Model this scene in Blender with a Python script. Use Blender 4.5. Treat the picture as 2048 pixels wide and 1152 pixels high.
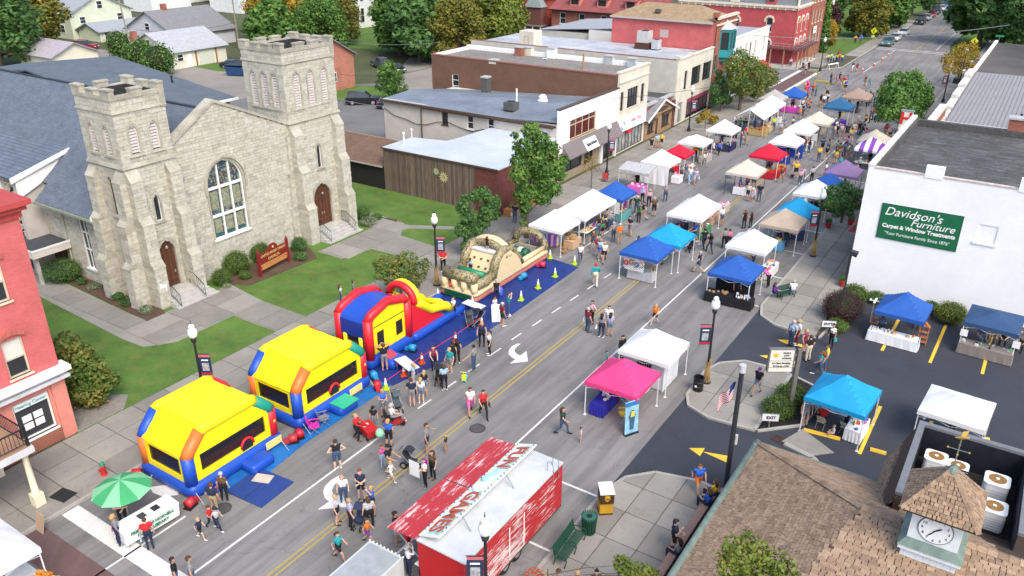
import bpy,bmesh,math,random
import numpy as np
from math import sin,cos,pi,radians as rad
from mathutils import Matrix,Vector,noise as mnoise
for _o in list(bpy.data.objects):bpy.data.objects.remove(_o)
SC=bpy.context.scene;COL=SC.collection
rnd=random.Random(11)
FPX,PITCH,ROLL,AZ,CH=1617.1,0.43898,0.0022,0.57945,25.0
_F=np.array([-sin(AZ)*cos(PITCH),cos(AZ)*cos(PITCH),-sin(PITCH)])
_r=np.array([cos(AZ),sin(AZ),0.0]);_u=np.cross(_r,_F)
_R=cos(ROLL)*_r+sin(ROLL)*_u;_U=-sin(ROLL)*_r+cos(ROLL)*_u
cd=bpy.data.cameras.new('camera');cam=bpy.data.objects.new('camera',cd);COL.objects.link(cam)
cd.sensor_width=36;cd.lens=36*FPX/2048;cd.clip_start=.5;cd.clip_end=3000
cam.matrix_world=Matrix(((_R[0],_U[0],-_F[0],0),(_R[1],_U[1],-_F[1],0),(_R[2],_U[2],-_F[2],CH),(0,0,0,1)))
SC.camera=cam
SUN_EL,SUN_AZ=rad(50),rad(-32)
W=bpy.data.worlds.new('World');SC.world=W;W.use_nodes=True
nt=W.node_tree;bg=nt.nodes['Background'];sk=nt.nodes.new('ShaderNodeTexSky')
sk.sky_type='NISHITA';sk.sun_disc=False;sk.sun_elevation=SUN_EL;sk.sun_rotation=pi/2-SUN_AZ
sk.air_density=1.0;sk.dust_density=3.0;sk.ozone_density=1.0
nt.links.new(sk.outputs[0],bg.inputs[0]);bg.inputs[1].default_value=0.15
sd=bpy.data.lights.new('sun','SUN');sd.energy=1.1;sd.angle=rad(28);sd.color=(1,.95,.87)
sun=bpy.data.objects.new('sun',sd);COL.objects.link(sun)
sun.rotation_euler=Vector((cos(SUN_EL)*cos(SUN_AZ),cos(SUN_EL)*sin(SUN_AZ),sin(SUN_EL))).to_track_quat('Z','Y').to_euler()
SC.view_settings.view_transform='Standard';SC.view_settings.look='None'
SC.view_settings.gamma=1;SC.view_settings.use_curve_mapping=False
SC.view_settings.exposure=1.1
def S(px,py,X=None,Y=None,Z=None):
 d=_R*(px-1024)/FPX-_U*(py-576)/FPX+_F
 o=np.array([0,0,CH])
 for i,v in enumerate((X,Y,Z)):
  if v is not None:return o+d*(v-o[i])/d[i]
def G(px,py,z=0.0):
 p=S(px,py,Z=z);return float(p[0]),float(p[1])
MATS={}
def _new(name):
 m=bpy.data.materials.new(name);m.use_nodes=True
 n=m.node_tree.nodes;l=m.node_tree.links
 return m,n,l,n['Principled BSDF']
def rgb(c):return(c[0],c[1],c[2],1)
def _mx(n,l,fac,a,b,blend='MIX'):
 x=n.new('ShaderNodeMix');x.data_type='RGBA';x.blend_type=blend
 for sock,v in((x.inputs[0],fac),(x.inputs[6],a),(x.inputs[7],b)):
  if hasattr(v,'is_output'):l.new(v,sock)
  elif isinstance(v,(int,float)):sock.default_value=v
  else:sock.default_value=rgb(v)
 return x.outputs[2]
def _ps(n,l,sc=(1,1,1),rot=(0,0,0)):
 g=n.new('ShaderNodeNewGeometry');mp=n.new('ShaderNodeMapping')
 mp.inputs['Scale'].default_value=sc;mp.inputs['Rotation'].default_value=rot
 l.new(g.outputs['Position'],mp.inputs['Vector']);return mp.outputs[0]
def _ns(n,l,v,scale,det=4,rough=.6):
 t=n.new('ShaderNodeTexNoise');t.inputs['Scale'].default_value=scale
 t.inputs['Detail'].default_value=det;t.inputs['Roughness'].default_value=rough
 l.new(v,t.inputs['Vector']);return t.outputs[0]
def _rp(n,l,fac,stops,interp='LINEAR'):
 r=n.new('ShaderNodeValToRGB');r.color_ramp.interpolation=interp
 e=r.color_ramp.elements
 while len(e)<len(stops):e.new(.5)
 for k,(p,c)in zip(e,stops):
  k.position=p;k.color=rgb(c)if not isinstance(c,(int,float))else(c,c,c,1)
 l.new(fac,r.inputs[0]);return r.outputs[0]
def _bp2(n,l,h,b,strength=.3,dist=.02):
 x=n.new('ShaderNodeBump');x.inputs['Strength'].default_value=strength;x.inputs['Distance'].default_value=dist
 l.new(h,x.inputs['Height']);l.new(x.outputs[0],b.inputs['Normal'])
def lin(h):
 h=h.lstrip('#');v=[int(h[i:i+2],16)/255 for i in(0,2,4)]
 return tuple(c/12.92 if c<=.04045 else((c+.055)/1.055)**2.4 for c in v)
def mat(name,col,rough=.75,var=.12,scale=2.5,bump=0.,metal=0.,isl=0.,sc=(1,1,1),spec=.3):
 if name in MATS:return MATS[name]
 m,n,l,b=_new(name);MATS[name]=m
 if isinstance(col,str):col=lin(col)
 c=col
 if var or bump:
  no=_ns(n,l,_ps(n,l,sc),scale)
  lo=tuple(x*(1-var)for x in col);hi=tuple(min(x*(1+var),.95)for x in col)
  c=_rp(n,l,no,[(.3,lo),(.7,hi)])
  if bump:_bp2(n,l,no,b,bump)
 if isl:
  g=n.new('ShaderNodeNewGeometry');k=n.new('ShaderNodeMapRange')
  k.inputs[3].default_value=1-isl;k.inputs[4].default_value=1+isl
  l.new(g.outputs['Random Per Island'],k.inputs[0])
  cc=n.new('ShaderNodeVectorMath');cc.operation='SCALE'
  if hasattr(c,'is_output'):l.new(c,cc.inputs[0])
  else:cc.inputs[0].default_value=col
  l.new(k.outputs[0],cc.inputs['Scale']);c=cc.outputs[0]
 if hasattr(c,'is_output'):l.new(c,b.inputs['Base Color'])
 else:b.inputs['Base Color'].default_value=rgb(c)
 b.inputs['Roughness'].default_value=rough;b.inputs['Metallic'].default_value=metal
 b.inputs['Specular IOR Level'].default_value=spec
 return m
def imt(name,cols,rough=.85,nscale=6,nvar=.2,bump=.2,spec=.25,sc=(1,1,1)):
 if name in MATS:return MATS[name]
 m,n,l,b=_new(name);MATS[name]=m
 g=n.new('ShaderNodeNewGeometry');o=n.new('ShaderNodeObjectInfo');ad=n.new('ShaderNodeMath');ad.operation='ADD'
 l.new(g.outputs['Random Per Island'],ad.inputs[0]);l.new(o.outputs['Random'],ad.inputs[1])
 fr=n.new('ShaderNodeMath');fr.operation='FRACT';l.new(ad.outputs[0],fr.inputs[0])
 cols=[lin(c)if isinstance(c,str)else c for c in cols]
 c=_rp(n,l,fr.outputs[0],[(i/(len(cols)-1),k)for i,k in enumerate(cols)])
 no=_ns(n,l,_ps(n,l,sc),nscale,5)
 k=_rp(n,l,no,[(.3,1-nvar),(.7,1+nvar*.4)])
 l.new(_mx(n,l,1.0,c,k,'MULTIPLY'),b.inputs['Base Color'])
 if bump:_bp2(n,l,no,b,bump,.03)
 b.inputs['Roughness'].default_value=rough;b.inputs['Specular IOR Level'].default_value=spec
 return m
def bmt(name,c1,c2,mortar,bw=.21,bh=.07,nv=.18):
 if name in MATS:return MATS[name]
 m,n,l,b=_new(name);MATS[name]=m
 g=n.new('ShaderNodeNewGeometry');sp=n.new('ShaderNodeSeparateXYZ');cb=n.new('ShaderNodeCombineXYZ')
 l.new(g.outputs['Position'],sp.inputs[0]);ad=n.new('ShaderNodeMath');ad.operation='ADD'
 l.new(sp.outputs[0],ad.inputs[0]);l.new(sp.outputs[1],ad.inputs[1])
 l.new(ad.outputs[0],cb.inputs[0]);l.new(sp.outputs[2],cb.inputs[1])
 t=n.new('ShaderNodeTexBrick');l.new(cb.outputs[0],t.inputs['Vector'])
 t.inputs['Color1'].default_value=rgb(c1);t.inputs['Color2'].default_value=rgb(c2);t.inputs['Mortar'].default_value=rgb(mortar)
 t.inputs['Scale'].default_value=1;t.inputs['Brick Width'].default_value=bw;t.inputs['Row Height'].default_value=bh
 t.inputs['Mortar Size'].default_value=.008;t.inputs['Mortar Smooth'].default_value=.4
 no=_ns(n,l,_ps(n,l),.7,6);k=_rp(n,l,no,[(.3,1-nv),(.7,1+nv*.66)])
 l.new(_mx(n,l,1.0,t.outputs['Color'],k,'MULTIPLY'),b.inputs['Base Color'])
 _bp2(n,l,t.outputs['Fac'],b,-.25,.01);b.inputs['Roughness'].default_value=.85;b.inputs['Specular IOR Level'].default_value=.2
 return m
def lmt(name,col,period=.12,axis=2,dark=.75,rough=.6,var=.08,width=.15):
 if name in MATS:return MATS[name]
 m,n,l,b=_new(name);MATS[name]=m
 if isinstance(col,str):col=lin(col)
 g=n.new('ShaderNodeNewGeometry');sp=n.new('ShaderNodeSeparateXYZ');l.new(g.outputs['Position'],sp.inputs[0])
 d=n.new('ShaderNodeMath');d.operation='DIVIDE';d.inputs[1].default_value=period;l.new(sp.outputs[axis],d.inputs[0])
 fr=n.new('ShaderNodeMath');fr.operation='FRACT';l.new(d.outputs[0],fr.inputs[0])
 k=_rp(n,l,fr.outputs[0],[(0,dark),(width,1.0),(1,.96)])
 no=_ns(n,l,_ps(n,l),1.2,6);c=_rp(n,l,no,[(.3,tuple(x*(1-var)for x in col)),(.7,tuple(min(.95,x*(1+var))for x in col))])
 l.new(_mx(n,l,1.0,c,k,'MULTIPLY'),b.inputs['Base Color'])
 _bp2(n,l,fr.outputs[0],b,.4,.02);b.inputs['Roughness'].default_value=rough;b.inputs['Specular IOR Level'].default_value=.3
 return m
def gmt(name,col,fine=18,big=.25,v1=.25,v2=.18,rough=.92,bump=.15,extra=None):
 if name in MATS:return MATS[name]
 m,n,l,b=_new(name);MATS[name]=m
 if isinstance(col,str):col=lin(col)
 p=_ps(n,l);a=_ns(n,l,p,fine,5,.7);c=_ns(n,l,p,big,6,.65)
 k1=_rp(n,l,a,[(.3,1-v1),(.7,1+v1)]);k2=_rp(n,l,c,[(.3,1-v2),(.7,1+v2)])
 o=_mx(n,l,1.0,_mx(n,l,1.0,col,k1,'MULTIPLY'),k2,'MULTIPLY')
 if extra:o=extra(n,l,p,o)
 l.new(o,b.inputs['Base Color']);_bp2(n,l,a,b,bump,.02)
 b.inputs['Roughness'].default_value=rough;b.inputs['Specular IOR Level'].default_value=.25
 return m
class MB:
 def __init__(s,o=(0,0,0)):s.v=[];s.f=[];s.m=[];s.o=tuple(o)
 def add(s,pts,faces,mi=0):
  k=len(s.v);s.v.extend(tuple(map(float,p))for p in pts)
  for q in faces:s.f.append(tuple(k+i for i in q));s.m.append(mi)
  return s
 def box(s,x0,x1,y0,y1,z0,z1,mi=0):
  return s.hexa([(x0,y0,z0),(x1,y0,z0),(x1,y1,z0),(x0,y1,z0),(x0,y0,z1),(x1,y0,z1),(x1,y1,z1),(x0,y1,z1)],mi)
 def hexa(s,p,mi=0):
  return s.add(p,[(3,2,1,0),(4,5,6,7),(0,1,5,4),(1,2,6,5),(2,3,7,6),(3,0,4,7)],mi)
 def cbox(s,c,sx,sy,sz,rz=0,mi=0):
  x,y,z=c;ca,sa=cos(rz),sin(rz);pts=[]
  for dz in(0,sz):
   for dx,dy in((-1,-1),(1,-1),(1,1),(-1,1)):
    a,b=dx*sx/2,dy*sy/2;pts.append((x+a*ca-b*sa,y+a*sa+b*ca,z+dz))
  return s.hexa(pts,mi)
 def quad(s,a,b,c,d,mi=0):return s.add([a,b,c,d],[(0,1,2,3)],mi)
 def slab(s,pts,t,mi=0):
  P=[Vector(p)for p in pts];nrm=(P[1]-P[0]).cross(P[2]-P[0]).normalized()
  if nrm.z<0:nrm=-nrm
  q=[p-nrm*t for p in P];n=len(P)
  return s.add([tuple(p)for p in P+q],[tuple(range(n)),tuple(range(2*n-1,n-1,-1))]+[(i,(i+1)%n,n+(i+1)%n,n+i)for i in range(n)],mi)
 def prism(s,pts2,z0,z1,mi=0):
  n=len(pts2);p=[(a,b,z0)for a,b in pts2]+[(a,b,z1)for a,b in pts2]
  return s.add(p,[tuple(range(n-1,-1,-1)),tuple(range(n,2*n))]+[(i,(i+1)%n,n+(i+1)%n,n+i)for i in range(n)],mi)
 def plate(s,prof,o,u,w,t,mi=0):
  o=Vector(o);u=Vector(u);w=Vector(w);z=Vector((0,0,1));n=len(prof)
  p=[o+u*a+z*b for a,b in prof];q=[k+w*t for k in p]
  return s.add([tuple(k)for k in p+q],[tuple(range(n-1,-1,-1)),tuple(range(n,2*n))]+[(i,(i+1)%n,n+(i+1)%n,n+i)for i in range(n)],mi)
 def tube(s,pts,r,n=6,mi=0,cap=True):
  pts=[Vector(p)for p in pts];rs=r if hasattr(r,'__len__')else[r]*len(pts);k=len(s.v);m=len(pts)
  for i,p in enumerate(pts):
   d=(pts[min(i+1,m-1)]-pts[max(i-1,0)]).normalized()
   a=d.cross(Vector((0,0,1))if abs(d.z)<.95 else Vector((1,0,0))).normalized();b=d.cross(a)
   for j in range(n):
    t=2*pi*j/n;s.v.append(tuple(p+(a*cos(t)+b*sin(t))*rs[i]))
  for i in range(m-1):
   for j in range(n):
    s.f.append((k+i*n+j,k+i*n+(j+1)%n,k+(i+1)*n+(j+1)%n,k+(i+1)*n+j));s.m.append(mi)
  if cap:
   s.f.append(tuple(k+j for j in range(n-1,-1,-1)));s.m.append(mi)
   s.f.append(tuple(k+(m-1)*n+j for j in range(n)));s.m.append(mi)
  return s
 def lathe(s,c,prof,n=12,mi=0):
  k=len(s.v);m=len(prof)
  for r,z in prof:
   for j in range(n):t=2*pi*j/n;s.v.append((c[0]+r*cos(t),c[1]+r*sin(t),c[2]+z))
  for i in range(m-1):
   for j in range(n):s.f.append((k+i*n+j,k+i*n+(j+1)%n,k+(i+1)*n+(j+1)%n,k+(i+1)*n+j));s.m.append(mi)
  s.f.append(tuple(k+j for j in range(n-1,-1,-1)));s.m.append(mi);s.f.append(tuple(k+(m-1)*n+j for j in range(n)));s.m.append(mi)
  return s
 def ball(s,c,rx,ry=None,rz=None,n=10,m=7,mi=0):
  ry=ry or rx;rz=rz or rx
  k=len(s.v);s.v.append((c[0],c[1],c[2]-rz))
  for i in range(1,m):
   a=-pi/2+pi*i/m
   for j in range(n):t=2*pi*j/n;s.v.append((c[0]+rx*cos(a)*cos(t),c[1]+ry*cos(a)*sin(t),c[2]+rz*sin(a)))
  s.v.append((c[0],c[1],c[2]+rz));e=len(s.v)-1
  for j in range(n):s.f.append((k,k+1+(j+1)%n,k+1+j));s.m.append(mi)
  for i in range(m-2):
   for j in range(n):s.f.append((k+1+i*n+j,k+1+i*n+(j+1)%n,k+1+(i+1)*n+(j+1)%n,k+1+(i+1)*n+j));s.m.append(mi)
  for j in range(n):s.f.append((k+1+(m-2)*n+j,k+1+(m-2)*n+(j+1)%n,e));s.m.append(mi)
  return s
 def mesh(s,name,mats,smooth=False):
  me=bpy.data.meshes.new(name);o=s.o
  me.from_pydata([(a-o[0],b-o[1],c-o[2])for a,b,c in s.v],[],s.f)
  for x in(mats if isinstance(mats,(list,tuple))else[mats]):me.materials.append(x)
  me.polygons.foreach_set('material_index',s.m)
  if smooth:me.polygons.foreach_set('use_smooth',[True]*len(s.f))
  me.update();return me
 def b(s,*a,**k):return s.build(*a,**k)
 def build(s,name,mats,parent=None,smooth=False,label=None,cat=None,group=None,kind=None,loc=None):
  if loc is not None:s.o=tuple(loc)
  elif parent is not None and s.o==(0,0,0)and parent.get('_w'):s.o=tuple(parent['_w'])
  o=bpy.data.objects.new(name,s.mesh(name,mats,smooth));COL.objects.link(o)
  if parent is not None:o.parent=parent
  else:o.location=s.o
  return tag(o,label,cat,group,kind)
def tag(o,label=None,cat=None,group=None,kind=None):
 for k,v in(('label',label),('category',cat),('group',group),('kind',kind)):
  if v:o[k]=v
 return o
def th(name,label,cat,loc=(0,0,0),rz=0,group=None):
 o=bpy.data.objects.new(name,None);COL.objects.link(o);o.empty_display_size=.2
 o.location=loc;o.rotation_euler=(0,0,rz);return tag(o,label,cat,group)
WORLD_ROOTS=[]
def plc(name,label,cat,loc,group=None):
 o=th(name,label,cat,loc,0,group);o['_w']=tuple(loc);WORLD_ROOTS.append(o);return o
def clone(o,parent=None,loc=None,rz=None,label=None,scale=None):
 c=o.copy();COL.objects.link(c);c.parent=parent
 if loc is not None:c.location=loc
 if rz is not None:c.rotation_euler=(0,0,rz)
 if scale is not None:c.scale=(scale,)*3 if not hasattr(scale,'__len__')else scale
 if label:c['label']=label
 for ch in o.children:clone(ch,c)
 return c
def link(name,me,parent=None,loc=(0,0,0),rz=0,label=None,cat=None,group=None,kind=None):
 o=bpy.data.objects.new(name,me);COL.objects.link(o);o.parent=parent;o.location=loc;o.rotation_euler=(0,0,rz)
 return tag(o,label,cat,group,kind)
def text(name,s,size,m,o,u,v,parent,align='CENTER',shear=0.,bold=0.,ext=.01,sx=1.):
 cu=bpy.data.curves.new(name,'FONT');cu.body=s;cu.size=size;cu.align_x=align;cu.align_y='CENTER'
 cu.shear=shear;cu.offset=bold;cu.extrude=ext;cu.resolution_u=3
 t=bpy.data.objects.new(name,cu);COL.objects.link(t)
 me=bpy.data.meshes.new_from_object(t.evaluated_get(bpy.context.evaluated_depsgraph_get()))
 bpy.data.objects.remove(t);bpy.data.curves.remove(cu)
 u=Vector(u).normalized();v=Vector(v).normalized();w=u.cross(v)
 base=Vector(parent['_w'])if parent is not None and parent.get('_w')else Vector((0,0,0))
 Mx=Matrix(((u.x,v.x,w.x,o[0]-base.x),(u.y,v.y,w.y,o[1]-base.y),(u.z,v.z,w.z,o[2]-base.z),(0,0,0,1)))
 me.transform(Matrix.Diagonal((sx,1,1,1)));me.transform(Mx);me.materials.clear();me.materials.append(m)
 ob=bpy.data.objects.new(name,me);COL.objects.link(ob);ob.parent=parent
 return ob
def pcs(name,mb_list,m,parent,limit=300,score=None,restname=None):
 if score:mb_list=sorted(mb_list,key=score,reverse=True)
 for p in mb_list[:limit]:p.build(name,m,parent)
 if mb_list[limit:]:
  r=MB()
  for p in mb_list[limit:]:
   k=len(r.v);r.v+=p.v;r.f+=[tuple(i+k for i in q)for q in p.f];r.m+=p.m
  r.build(restname or name,m,parent,kind='stuff')
def vsc(p):
 c=np.mean(np.array(p.v),0);d=np.array([0,0,CH])-c;a=np.array(p.v[0]);b=np.array(p.v[1]);e=np.array(p.v[2])
 return float(np.linalg.norm(np.cross(b-a,e-a))/(d@d))
def Bx(*a):return MB().box(*a)
def Tb(*a):return MB().tube(*a)
def Hx(*a):return MB().hexa(*a)
def Lt(*a):return MB().lathe(*a)
def setm(o,m):o.material_slots[0].link='OBJECT';o.material_slots[0].material=m
def weld(me):
 bm=bmesh.new();bm.from_mesh(me);bmesh.ops.remove_doubles(bm,verts=bm.verts,dist=1e-4);bm.to_mesh(me);bm.free()
WH=mat('white_paint',(.78,.78,.76),.55,.06,3)
GM=mat('grey_metal',(.35,.36,.37),.45,.08,5,metal=.6)
BK=mat('black_paint',(.015,.015,.017),.45,.2,8)
DGL=mat('window_glass',(.03,.035,.04),.12,.25,.8,spec=.6)
## the setting
def grass_extra(n,l,p,o):
 a=_ns(n,l,p,.9,5,.7);k=_rp(n,l,a,[(.48,0.),(.76,.5)])
 return _mx(n,l,k,o,(.2,.175,.06))
GRASS=gmt('lawn_grass',(.078,.15,.028),26,.35,.5,.3,.95,.6,grass_extra)
FARGR=gmt('rough_ground',(.075,.085,.04),3,.05,.4,.35,.95,.3)
def asph_extra(n,l,p,o):
 v=n.new('ShaderNodeTexVoronoi');v.feature='DISTANCE_TO_EDGE';v.inputs['Scale'].default_value=.16
 w=_ns(n,l,p,.5,5);ad=n.new('ShaderNodeVectorMath');ad.operation='ADD'
 sc=n.new('ShaderNodeVectorMath');sc.operation='SCALE';sc.inputs['Scale'].default_value=3.;l.new(w,sc.inputs[0]);l.new(p,ad.inputs[0]);l.new(sc.outputs[0],ad.inputs[1])
 l.new(ad.outputs[0],v.inputs['Vector']);k=_rp(n,l,v.outputs['Distance'],[(.0,.3),(.005,.0)])
 o=_mx(n,l,k,o,(.03,.03,.032))
 st=_ns(n,l,_ps(n,l,(1.6,.12,1)),1.1,5,.6);k2=_rp(n,l,st,[(.42,1.03),(.62,.77)])
 o=_mx(n,l,1.0,o,k2,'MULTIPLY')
 sp=_ns(n,l,p,.9,3,.5);k3=_rp(n,l,sp,[(.66,1.),(.76,.78)])
 return _mx(n,l,1.0,o,k3,'MULTIPLY')
ASPH=gmt('street_asphalt',(.20,.194,.185),22,.12,.18,.2,.93,.12,asph_extra)
NEWASPH=gmt('fresh_asphalt',(.042,.046,.057),24,.3,.25,.14,.85,.15)
def conc_extra(n,l,p,o):
 oi=n.new('ShaderNodeObjectInfo');k=_rp(n,l,oi.outputs['Random'],[(0,.84),(1,1.12)])
 o=_mx(n,l,1.0,o,k,'MULTIPLY')
 s=_ns(n,l,p,2.2,6,.7);k2=_rp(n,l,s,[(.56,1.),(.75,.72)])
 return _mx(n,l,1.0,o,k2,'MULTIPLY')
CONC=gmt('sidewalk_concrete',(.25,.236,.205),20,.5,.12,.12,.9,.12,conc_extra)
KERBM=gmt('kerb_concrete',(.34,.325,.29),15,.6,.15,.15,.9,.12)
JOINT=gmt('joint_dirt',(.085,.085,.06),6,.8,.3,.4,.95,.2)
def wear(n,l,p,o):
 a=_ns(n,l,p,3.5,6,.75);k=_rp(n,l,a,[(.58,0.),(.76,.5)])
 return _mx(n,l,k,o,(.13,.127,.12))
PWHITE=gmt('road_paint_white',(.60,.60,.57),8,1,.1,.1,.8,.05,wear)
PYEL=gmt('road_paint_yellow',(.36,.27,.085),8,1,.12,.1,.8,.05,wear)
PYELN=gmt('lot_paint_yellow',(.75,.47,.045),8,1,.08,.08,.8,.05)
BRICKW=bmt('brick_crossing',(.14,.05,.05),(.19,.08,.075),(.12,.09,.085),.2,.1)
MULCH=gmt('bark_mulch',(.095,.06,.04),16,1,.5,.2,.98,.6)
GRAVEL=gmt('gravel_drive',(.24,.22,.19),9,.12,.3,.2,.95,.3)
SOIL=gmt('black_soil',(.02,.018,.017),14,1,.5,.2,.98,.6)
def sht(name,pts,z,m,kind='structure',parent=None,t=.05,label=None):
 mb=MB();mb.prism(pts,z-t,z);return mb.b(name,m,parent,kind=kind,label=label)
def rect(x0,x1,y0,y1):return[(x0,y0),(x1,y0),(x1,y1),(x0,y1)]
sht('ground',rect(-900,700,-100,1300),-.03,FARGR,t=.4)
XL,XR,XC=-33.0,-13.0,-22.1
street=sht('road',[(XL,-30),(XR,-30),(XR,150),(-13.2,157),(-10,160),(60,160),(60,173),(-13,173),(-17,178),(-18.4,190),(-18.4,700),(-30.4,700),(-30.4,152),(-33,147),(-37,145.5),(-140,145.5),(-140,126),(-37,126),(-34,124.8),(XL,122)],0,ASPH,t=.15)
sht('parking_lot',[(-13.0,28.9),(-12.2,30.4),(-8.2,31.0),(20,31.0),(20,57.4),(-7.9,57.4),(-8.6,49.2),(-11.6,49.3),(-13.0,51.8)],.012,NEWASPH)
def kerb(pts,w=.16,h=.13,z0=0.):
 mb=MB();P=[Vector((a,b,0))for a,b in pts]
 for i in range(len(P)-1):
  d=(P[i+1]-P[i]).normalized();nn=Vector((-d.y,d.x,0))*w/2;a,b=P[i]-d*.005,P[i+1]+d*.005
  mb.hexa([tuple(a-nn+Vector((0,0,z0-.1))),tuple(b-nn+Vector((0,0,z0-.1))),tuple(b+nn+Vector((0,0,z0-.1))),tuple(a+nn+Vector((0,0,z0-.1))),tuple(a-nn+Vector((0,0,z0+h))),tuple(b-nn+Vector((0,0,z0+h))),tuple(b+nn+Vector((0,0,z0+h))),tuple(a+nn+Vector((0,0,z0+h)))])
 return mb.b('kerb',KERBM,kind='structure')
def arc(cx,cy,r,a0,a1,n=10):return[(cx+r*cos(rad(a0+(a1-a0)*i/n)),cy+r*sin(rad(a0+(a1-a0)*i/n)))for i in range(n+1)]
SWZ=.12
def paving(name,pts,z=SWZ,m=None):
 return sht(name,pts,z-.03,m or JOINT,t=.2)
_slabs={}
def slabs(parent,x0,x1,y0,y1,nx,ny,z=SWZ,inside=None,cuts=()):
 dx,dy=(x1-x0)/nx,(y1-y0)/ny;key=(round(dx,3),round(dy,3))
 if key not in _slabs:
  mb=MB();mb.box(-dx/2+.022,dx/2-.022,-dy/2+.022,dy/2-.022,-.1,0);_slabs[key]=mb.mesh('paving_slab',CONC)
 for i in range(nx):
  for j in range(ny):
   cx,cy=x0+(i+.5)*dx,y0+(j+.5)*dy
   if inside and not inside(cx,cy):continue
   link('paving_slab',_slabs[key],parent,(cx,cy,z+rnd.uniform(-.004,.004)))
swL=paving('sidewalk',rect(-38.2,XL-.05,-8,122));slabs(swL,-38.15,XL-.1,2.0,122,3,60)
kerb([(XL-.05,-8),(XL-.05,119)]+arc(-37.1,119,4.05,0,90,8))
swL2=paving('sidewalk',[(-37.2,146),(-34,148),(-31,152),(-30.6,700),(-33.5,700),(-33.5,165),(-39,165),(-39,147)]);kerb([(-37,145.8),(-33.4,147.3),(-30.7,152),(-30.55,400)])
slabs(swL2,-38.9,-33.6,149,165,2,6);slabs(swL2,-33.4,-30.75,165,230,1,24)
sht('lawn',rect(-80,-33.5,165,420),.06,GRASS,'structure')
def pli(pts):
 def f(x,y):
  c=False;j=len(pts)-1
  for i in range(len(pts)):
   if(pts[i][1]>y)!=(pts[j][1]>y)and x<(pts[j][0]-pts[i][0])*(y-pts[i][1])/(pts[j][1]-pts[i][1])+pts[i][0]:c=not c
   j=i
  return c
 return f
def clip_slabs(parent,pts,x0,x1,y0,y1,nx,ny,z=SWZ):
 def clip(poly,ax,v,keep):
  out=[]
  for i in range(len(poly)):
   a,b=poly[i-1],poly[i];ia=(a[ax]-v)*keep>=0;ib=(b[ax]-v)*keep>=0
   if ia!=ib:
    t=(v-a[ax])/(b[ax]-a[ax]);out.append((a[0]+(b[0]-a[0])*t,a[1]+(b[1]-a[1])*t))
   if ib:out.append(b)
  return out
 dx,dy=(x1-x0)/nx,(y1-y0)/ny
 for i in range(nx):
  for j in range(ny):
   q=list(pts)
   for ax,v,k in((0,x0+i*dx+.022,1),(0,x0+(i+1)*dx-.022,-1),(1,y0+j*dy+.022,1),(1,y0+(j+1)*dy-.022,-1)):
    q=clip(q,ax,v,k)
    if len(q)<3:break
   if len(q)>=3:
    mb=MB();mb.prism(q,z-.1,z+rnd.uniform(-.004,.004));mb.b('paving_slab',CONC,parent)
pA=[(-8.6,-5),(-8.6,30.9),(-9.6,31.0),(-11.6,30.5),(-12.6,29.4),(-13.0,27.8),(-13.05,-5)]
swA=paving('sidewalk',pA);clip_slabs(swA,pA,-13.05,-8.6,13.5,31.0,3,9);kerb([(-13.05,-5),(-13.05,27.8),(-12.65,29.4),(-11.6,30.55),(-9.6,31.08),(-8.6,31.0)])
pB=[(-13.0,38.0),(-12.5,37.0),(-11.2,36.5),(-8.7,36.7),(-8.7,43.4),(-9.5,43.6),(-11.5,43.5),(-12.7,42.4),(-13.1,41.0)]
swB=paving('traffic_island',pB);clip_slabs(swB,pB,-13.1,-8.7,36.5,43.6,3,3);kerb(pB+[pB[0]])
pC=[(-13.05,51.6),(-12.6,50.1),(-11.5,49.3),(-8.7,48.9),(-8.75,150),(-13.05,150)]
swC=paving('sidewalk',pC);clip_slabs(swC,pC,-13.05,-8.75,48.9,96,3,24);slabs(swC,-13.0,-8.8,96,150,2,22);kerb([(-13.05,150),(-13.05,51.6),(-12.6,50.1),(-11.5,49.3),(-8.7,48.85)])
swD=paving('sidewalk',rect(-12.6,-9.6,174,400));slabs(swD,-12.5,-9.7,174,240,1,26)
sht('lawn',[(-18,190),(-17,178.5),(-12.7,174),(-12.7,420),(-18,420)],.05,GRASS);sht('lawn',rect(-9.5,60,174,420),.055,GRASS)
def mark(pts,m=PWHITE,z=.006,name='road_marking'):return sht(name,pts,z,m,t=.004)
for dx in(-.13,.13):mark(rect(XC+dx-.05,XC+dx+.05,-10,52 if dx<0 else 122),PYEL)
mark(rect(XC-.18,XC-.08,52.2,122),PYEL);mark(rect(-23.3,-23.15,176,400),PYEL)
mark(rect(-18.66,-18.55,-10,122));mark(rect(-24.95,-24.84,-10,27.5));mark(rect(-26.7,-26.6,149,178));mark(rect(-20.0,-19.9,182,400),PWHITE)
for k in range(11):
 y=28.6+k*2.35;x=-24.9 if y<38 else-24.9+(y-38)*.045;mark([(x-.05,y),(x+.05,y),(x+.1,y+1.1),(x,y+1.1)])
mark(rect(-28.2,-28.1,8,16));mark(rect(-28.6,-28.5,54,60),PWHITE)
for y in(27.5,23.2):mark(rect(-15.3,-13.15,y-.06,y+.06))
for y in np.arange(51.5,122,5.6):mark(rect(-15.6,-13.15,y-.06,y+.06));mark(rect(-15.75,-15.62,y-.4,y+.4))
for y in np.arange(57,122,5.6):mark(rect(XL+.05,-30.4,y-.06,y+.06));mark(rect(-30.38,-30.26,y-.4,y+.4))
def hatch(y):
 for k in range(5):mark([(-31.6,y+k*.8),(-31.5,y+k*.8),(-29.6,y+.9+k*.8),(-29.7,y+.9+k*.8)])
hatch(92)
def px_mark(pp,m=PWHITE,z=.006):mark([G(*p,z)for p in pp],m,z)
def hook(outer,inner,head):
 for k in range(len(outer)-1):px_mark([outer[k],outer[k+1],inner[k+1],inner[k]])
 px_mark(head,PWHITE,.007)
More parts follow.
